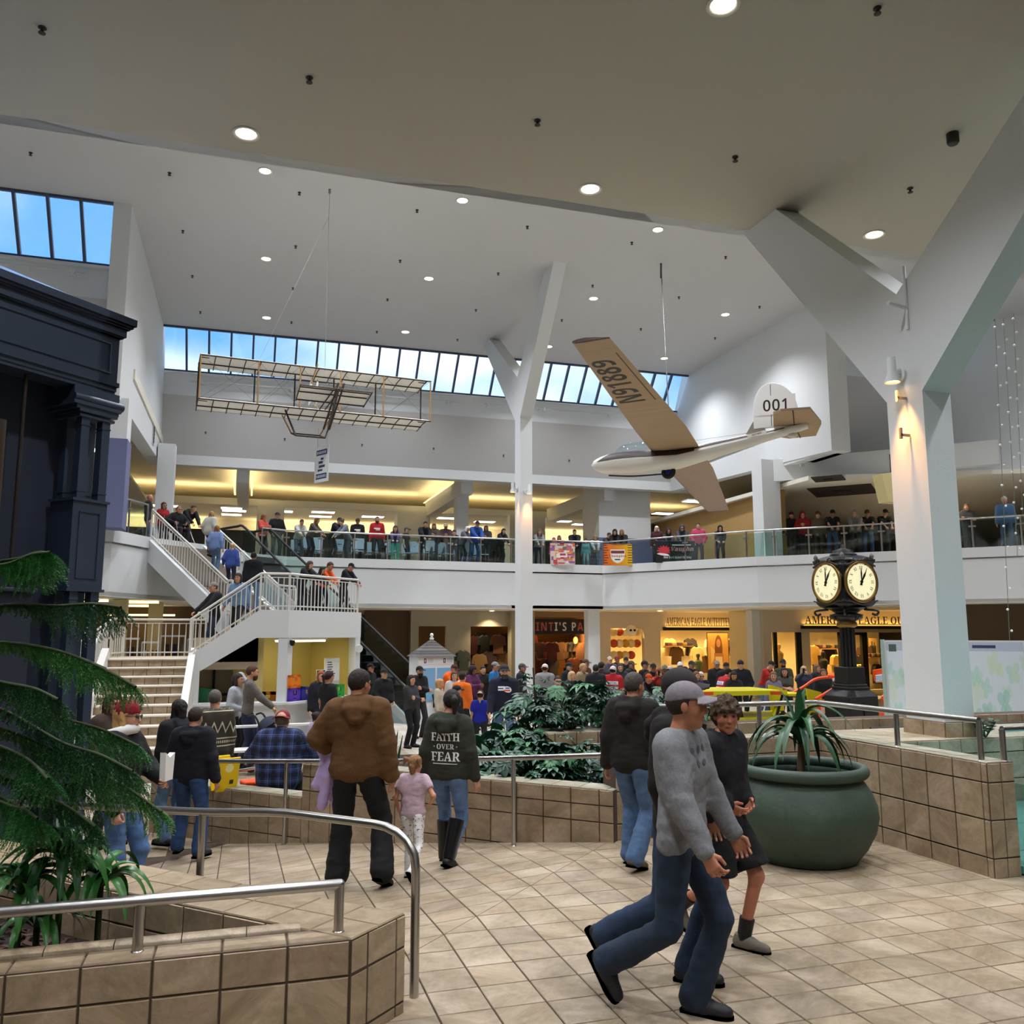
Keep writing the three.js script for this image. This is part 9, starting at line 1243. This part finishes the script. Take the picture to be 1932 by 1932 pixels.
// ================================================================ PEOPLE NEAR THE CAMERA
function hero(px, py, foot, o) { // px, py: crown; foot: [px, py, floor height] or [D, floor height]
  let D, fl; if (foot.length === 3) { fl = foot[2]; D = atY(foot[0], foot[1], fl).sub(EYE).dot(camF); } else [D, fl] = foot;
  const hd = atD(px, py, D), pos = hd.clone().setY(fl), H = (hd.y - fl) / crown(o.pose, o); if (o.shift) pos.add(camF.clone().multiplyScalar(o.shift));
  return person({ fine: 2, ...o, H, pos });
}
const denim = noiseTex(256, (u, v) => { const a = pnoise(u, v, 9, 3) - 0.5, b = pnoise(u, v, 80, 5) - 0.5, k = 205 + 70 * a + 40 * b; return [k, k, Math.min(255, k + 6)]; }, true, 2), denimMat = (c) => std(c, 0.88, { map: denim });
const walkA = { lean: 0.04, dy: -0.02, hands: [[0.27, 0.8, 0.14], [-0.28, 0.8, -0.1]], feet: [F(0.08, 0.02, 0.1, 0, -0.02), F(-0.08, -0.4, -0.05, 0.06, 0.95)] };
{ // boy in grey sweatshirt with the backwards-fitted cap
  const p = hero(1278, 1288, [1250, 1922, 0], { pose: { ...walkA, hands: [[0.27, 0.86, 0.2], [-0.25, 0.8, 0.26]], headYaw: 0.35, headPitch: 0.0, curl: 0.8 }, face: 68, top: 'sweater', topX: { t: 0.024, hem: -0.17 }, tc: 0x8d8e91, bottomMat: denimMat(0x25384e), bottomX: { t: 0.013, flare: 0.024 }, hair: 'short', hc: 0x2e2018, hat: 'cap', hatc: 0x8e868c, skin: 0xb87a5a, label: 'boy in grey sweatshirt and grey cap striding right, nearest the camera', shoe: 0x17161a, sole: 0x1b1a1c });
  printOn(p.top, 1, -0.13, 0.12, 1.22, 1.4, textTex(128, 96, null, (c) => { c.clearRect(0, 0, 128, 96); c.fillStyle = '#55585e'; for (let i = 0; i < 5; i++) { c.beginPath(); c.ellipse(24 + i * 20, 26 + (i % 2) * 36, 12, 8, i, 0, 7); c.fill(); } }));
}
hero(1268, 1263, [1300, 1862, 0], { pose: { ...walkA, hands: [[0.26, 0.85, 0.12], [-0.26, 0.85, 0.05]], headYaw: 0.2 }, face: 72, top: 'hoodie', tc: 0x17120f, bottomMat: denimMat(0x2c4360), bottomX: { t: 0.012, flare: 0.018 }, hair: 'short', hc: 0x1e1510, hat: 'cap', hatc: 0x34302e, beard: 1, skin: 0xa8704e, label: 'man in black hoodie and dark embroidered cap walking behind the boy in grey', shoe: 0x1d1b1a });
hero(1358, 1318, [1372, 1790, 0], { pose: { lean: 0.03, dy: -0.02, hands: [[0.13, 0.99, 0.11], [-0.13, 0.99, 0.11]], pole: [[1, -0.3, -0.9], [-1, -0.3, -0.9]], feet: [F(0.07, 0.08, 0.1), F(-0.08, -0.34, 0, 0.1, 0.8)], headYaw: -0.75, headPitch: 0.05 }, face: 58, top: 'hoodie', topX: { t: 0.03, hem: -0.12 }, tc: 0x0d0f17, bottom: 'shorts', bc: 0x0b0b0d, hair: 'mop', hc: 0x4a3826, skin: 0xb9765a, label: 'curly-haired boy in black hoodie and black shorts looking back at the camera', shoe: 0x6b6657, sole: 0xd8cfb8 });
{ person.last.g.legs.forEach((l) => mesh('sock', bar(l.ankle.clone().add(W3(0, -0.03, 0)), l.ankle.clone().lerp(l.knee, 0.3), 0.047, 16, 0.052), M.black, person.last.t)); }
{ // man in dark brown hoodie seen from behind
  const p = hero(1190, 1270, [1165, 1636, 0], { pose: { hands: [[0.29, 0.84, 0.02], [-0.29, 0.86, 0.04]], feet: [F(0.1, 0.1, 0.1), F(-0.1, -0.16, -0.1, 0.02, 0.25)], lean: 0.06, headYaw: -0.15 }, face: 150, top: 'hoodie', topX: { t: 0.036, hem: -0.12 }, tc: 0x1f1815, bottomMat: denimMat(0x5d7da3), bottomX: { t: 0.018, flare: 0.025 }, hair: 'short', hc: 0x453d38, skin: 0xb8805f, fat: 1.14, label: 'grey-haired man in dark brown hoodie and light blue jeans seen from behind', shoe: 0x5a4c30, sole: 0x2c2418 });
}
{ // man in tan work jacket
  const p = hero(678, 1264, [7.85, -0.16], { pose: { hands: [[0.22, 1.02, 0.2], [-0.29, 0.8, 0.0]], pole: [[1, -0.2, -0.6], [-0.4, 0, -1]], feet: [F(0.15, 0.06, 0.1), F(-0.24, -0.1, -0.35, 0.02, 0.45)], lean: 0.02, headYaw: -0.5, headPitch: 0.12 }, face: 170, top: 'jacket', topX: { t: 0.04, hem: -0.11, hood: 1, cuff: 0.01 }, tc: 0x6b4822, bc: 0x0b0b0d, bottomX: { t: 0.026, flare: 0.03 }, hair: 'short', hc: 0x231811, skin: 0xbd8163, glasses: 1, label: 'tall man in tan brown hooded work jacket seen from behind', shoe: 0x141312 });
  const a = p.g.arms[0], w = p.t.localToWorld(a[0].clone().lerp(a[1], 0.6)), L = [], r = rng(6); for (let i = 0; i < 6; i++) L.push(cap(W3((r() - 0.5) * 0.14, 0.04, (r() - 0.5) * 0.1), W3((r() - 0.5) * 0.2, -0.32 - r() * 0.18, (r() - 0.5) * 0.14), 0.055, 0.045)); L.push(cap(W3(-0.05, 0.05, 0), W3(0.05, 0.05, 0), 0.08)); const c = capsField(L, 0.03), n = wr(0.014, 3);
  const o = one('childs_coat', surfaceNet((x, y, z) => c(x, y, z) + n(x, y, z), [-0.24, -0.62, -0.2], [0.24, 0.2, 0.2], 0.014), std(0xb79fce, 0.7), 'lilac child coat hanging over the left arm of the man in the tan jacket', 'coat'); o.position.copy(w);
}
{ // woman in green hoodie
  const p = hero(848, 1303, [8.55, -0.2], { pose: { hands: [[0.3, 0.8, 0.0], [-0.28, 0.84, 0.04]], feet: [F(0.09, 0.14, 0.1), F(-0.1, -0.2, -0.2, 0.04, 0.4)], lean: 0.05, headYaw: 0.6 }, face: 158, fem: 1, top: 'hoodie', topX: { t: 0.028, hem: -0.08 }, tc: 0x33362b, bottomMat: denimMat(0x6f8fb8), bottom: 'slim', hair: 'ponytail', hc: 0x1a120f, fat: 1.12, label: 'woman in dark green hoodie with white back print and tall black boots', shoe: 0x0d0d0e });
  for (const m of p.t.children.filter((c) => c.name === 'shoe')) mesh('boot_shaft', new THREE.CylinderGeometry(0.075, 0.056, 0.36, 20).translate(0, 0.26, -0.04), std(0x0c0c0d, 0.3), m);
  printOn(p.top, -1, 0.165, -0.165, 1.0, 1.33, textTex(256, 256, null, (c) => { c.clearRect(0, 0, 256, 256); c.fillStyle = '#e9e9e4'; c.textAlign = 'center'; c.textBaseline = 'middle'; c.font = 'bold 84px serif'; c.fillText('FAITH', 128, 46, 236); c.font = 'bold 52px serif'; c.fillText('· OVER ·', 128, 118, 200); c.font = 'bold 92px serif'; c.fillText('FEAR', 128, 192, 236); c.fillRect(30, 240, 196, 6); }));
  const b = mesh('headband', new THREE.TorusGeometry(0.085, 0.016, 6, 24, Math.PI).rotateY(Math.PI / 2).rotateX(-0.3), std(0xe0a020, 0.8), p.t); b.position.copy(p.g.hc).add(W3(0, 0.03, 0)); b.quaternion.copy(p.g.HQ);
}
{ // little girl
  const speck = canvasTex(128, 128, (c) => { c.fillStyle = '#eceaea'; c.fillRect(0, 0, 128, 128); const r = rng(3); for (let i = 0; i < 22; i++) { c.fillStyle = ['#6a6a78', '#a88', '#4a4a58'][i % 3]; c.save(); c.translate(r() * 128, r() * 128); c.rotate(r() * 6); c.fillRect(-3, -7, 6, 14); c.restore(); } }, 4);
  hero(780, 1424, [8.05, -0.14], { pose: { hands: [[0.25, 0.92, 0.12], [-0.24, 1.05, 0.16]], pole: [[0.6, 0, -1], [-0.8, -0.2, -1]], feet: [F(0.08, 0.06, 0.1), F(-0.12, -0.4, -0.2, 0.05, 0.8)], lean: 0.12, headYaw: -0.2 }, face: 163, kid: 1, top: 'tee', topX: { t: 0.016, hem: -0.1, sleeve: 0.4 }, tc: 0xd9bcc8, bottomMat: std(0xffffff, 0.85, { map: speck }), bottom: 'slim', hair: 'pigtails', hc: 0x8a6440, skin: 0xc98c70, label: 'little girl in pink t-shirt and white patterned leggings running with fair pigtails', shoe: 0xdedad6, sole: 0xf0eeea });
}
hero(366, 1336, [320, 1612, -0.46], { pose: { hands: [[0.33, 0.86, 0.06], [-0.32, 0.84, 0.02]], feet: [F(0.16, 0.08, 0.2), F(-0.2, -0.12, -0.4)], lean: 0.05, headPitch: 0.15 }, face: 155, top: 'hoodie', topX: { t: 0.036, hem: -0.14 }, tc: 0x0f121f, bottomMat: denimMat(0x30507e), bottomX: { t: 0.02, flare: 0.02 }, hair: 'short', hc: 0x2a1d16, fat: 1.3, label: 'heavy man in navy hoodie and blue jeans seen from behind at the left', shoe: 0x1b1b1f, sole: 0xd0cdc8 });
hero(340, 1321, [10.9, -0.5], { pose: { ...POSES.stand, headYaw: 0.0 }, face: 215, fine: 1, top: 'jacket', tc: 0x15161b, bottomMat: denimMat(0x6f8fb0), hair: 'bob', hc: 0x1d1411, label: 'dark-haired person in black jacket left of the heavy man in navy', topX: { hood: 1, hem: -0.2 } });
{ const tx = canvasTex(256, 256, (c) => { c.fillStyle = '#3a362c'; c.fillRect(0, 0, 256, 256); c.fillStyle = '#c9c2a8'; for (const y of [150, 206]) c.fillRect(0, y, 256, 9); for (let i = 0; i < 16; i++) c.fillRect(i * 16, 172, 9, 18); c.strokeStyle = '#c9c2a8'; c.lineWidth = 10; c.beginPath(); for (let i = 0; i <= 4; i++) { c.lineTo(i * 64, 110); c.lineTo(i * 64 + 32, 40); } c.stroke(); }, 2.2);
  hero(408, 1302, [12.3, -0.55], { pose: { ...POSES.stand, headYaw: -0.6 }, face: 205, fine: 1, top: 'sweater', topMat: std(0xffffff, 0.95, { map: tx }), topX: { t: 0.03 }, bc: 0x20242c, hair: 'short', hc: 0x55504c, label: 'grey-haired man in patterned grey and cream sweater looking left' }); }
hero(238, 1326, [7.6, -0.32], { pose: { hands: [[0.16, 1.08, 0.26], [-0.26, 0.84, 0.1]], pole: [[1, -0.6, -0.4], [-0.4, 0, -1]], feet: [F(0.1, 0.06, 0.1), F(-0.1, -0.1, -0.1)], headYaw: 0.1, curl: 1.2, palm: [[-0.5, -0.2, -0.8], [1, 0, 0]] }, face: 62, fem: 1, top: 'coat', tc: 0x101115, bottomMat: denimMat(0x5b7fae), hair: 'bob', hc: 0xb08a54, hat: 'beanie', hatc: 0x8c0f20, skin: 0xd09a80, glasses: 1, label: 'blond woman in red knitted hat and black coat behind the conifer' });
{ const s = scene.children[scene.children.length - 1]; mesh('paper_bag', prism([W3(0.06, 1.06, 0.3), W3(0.2, 1.06, 0.3), W3(0.22, 1.28, 0.3), W3(0.13, 1.25, 0.3), W3(0.05, 1.3, 0.3)], W3(0, 0, 0.05)), std(0xe9e7e4, 0.8), s); mesh('white_hood', new THREE.TorusGeometry(0.12, 0.045, 10, 24).rotateX(1.3).translate(0, 1.47, -0.04), std(0xdedcda, 0.9), s); }
hero(212, 1309, [11.0, -0.55], { pose: { ...POSES.pocket }, face: 40, fine: 1, fem: 1, top: 'jacket', tc: 0x4a3a30, bc: 0x23262e, hair: 'long', hc: 0x4a2e1c, glasses: 2, label: 'woman with sunglasses and long brown hair behind the red hat' });
{ // seated man in plaid on the green tub
  const pl = canvasTex(128, 128, (c) => { c.fillStyle = '#1a2a58'; c.fillRect(0, 0, 128, 128); c.fillStyle = 'rgba(10,12,30,.75)'; c.fillRect(0, 0, 44, 128); c.fillRect(0, 0, 128, 44); c.fillStyle = 'rgba(150,160,190,.4)'; c.fillRect(80, 0, 8, 128); c.fillRect(0, 80, 128, 8); c.fillRect(100, 0, 4, 128); c.fillRect(0, 100, 128, 4); }, 8);
  hero(528, 1343, [11.35, -0.42], { pose: { ...POSES.sit, lean: 0.2, dy: -0.4 }, face: 168, fine: 1, top: 'jacket', topMat: std(0xffffff, 0.92, { map: pl }), topX: { t: 0.05, hem: -0.12 }, bc: 0x15161c, hair: 'short', hc: 0x7a6a5a, hat: 'capback', hatc: 0x8a2430, fat: 1.35, label: 'heavy man in blue plaid shirt and backwards red cap seated on the planter tub' }); }
hero(470, 1256, [16.9, -0.5], { pose: 'push', face: 92, fine: 1, top: 'sweater', tc: 0x6f6862, bottomMat: denimMat(0x1e2b4a), bottomX: { t: 0.02 }, hair: 'short', hc: 0x4a2e1c, beard: 1, label: 'man in taupe sweater and dark jeans pushing a stroller before the booth', shoe: 0x2a2a2e, sole: 0xd8d8d8 });
hero(447, 1271, [17.3, -0.5], { pose: { ...POSES.stand, hands: [[0.1, 1.5, 0.2], [-0.2, 1.05, 0.2]] }, face: 70, fine: 1, fem: 1, top: 'sweater', tc: 0xb9bcc2, bottom: 'slim', bc: 0x121216, hair: 'bob', hc: 0x2a1914, label: 'woman in grey and white sweatshirt and black leggings behind the man with the stroller', shoe: 0xc9c5c0, sole: 0xeeeeee });
hero(597, 1342, [15.2, -0.52], { pose: 'stand', face: 140, fine: 1, fem: 1, kid: 1, top: 'sweater', tc: 0xc9b6d4, bc: 0xb9a9c4, hair: 'bun', hc: 0x2a1914, label: 'girl in pale lilac with hair in a bun beside the tan jacket' });
hero(52, 1375, [9.8, -0.5], { pose: { ...POSES.sit }, face: 60, fine: 1, top: 'sweater', tc: 0xa89a8c, bottomMat: denimMat(0x25406e), hair: 'short', hc: 0x3a2a20, label: 'person in beige top and blue jeans sitting behind the conifer at the left edge' });
renderer.render(scene, camera);
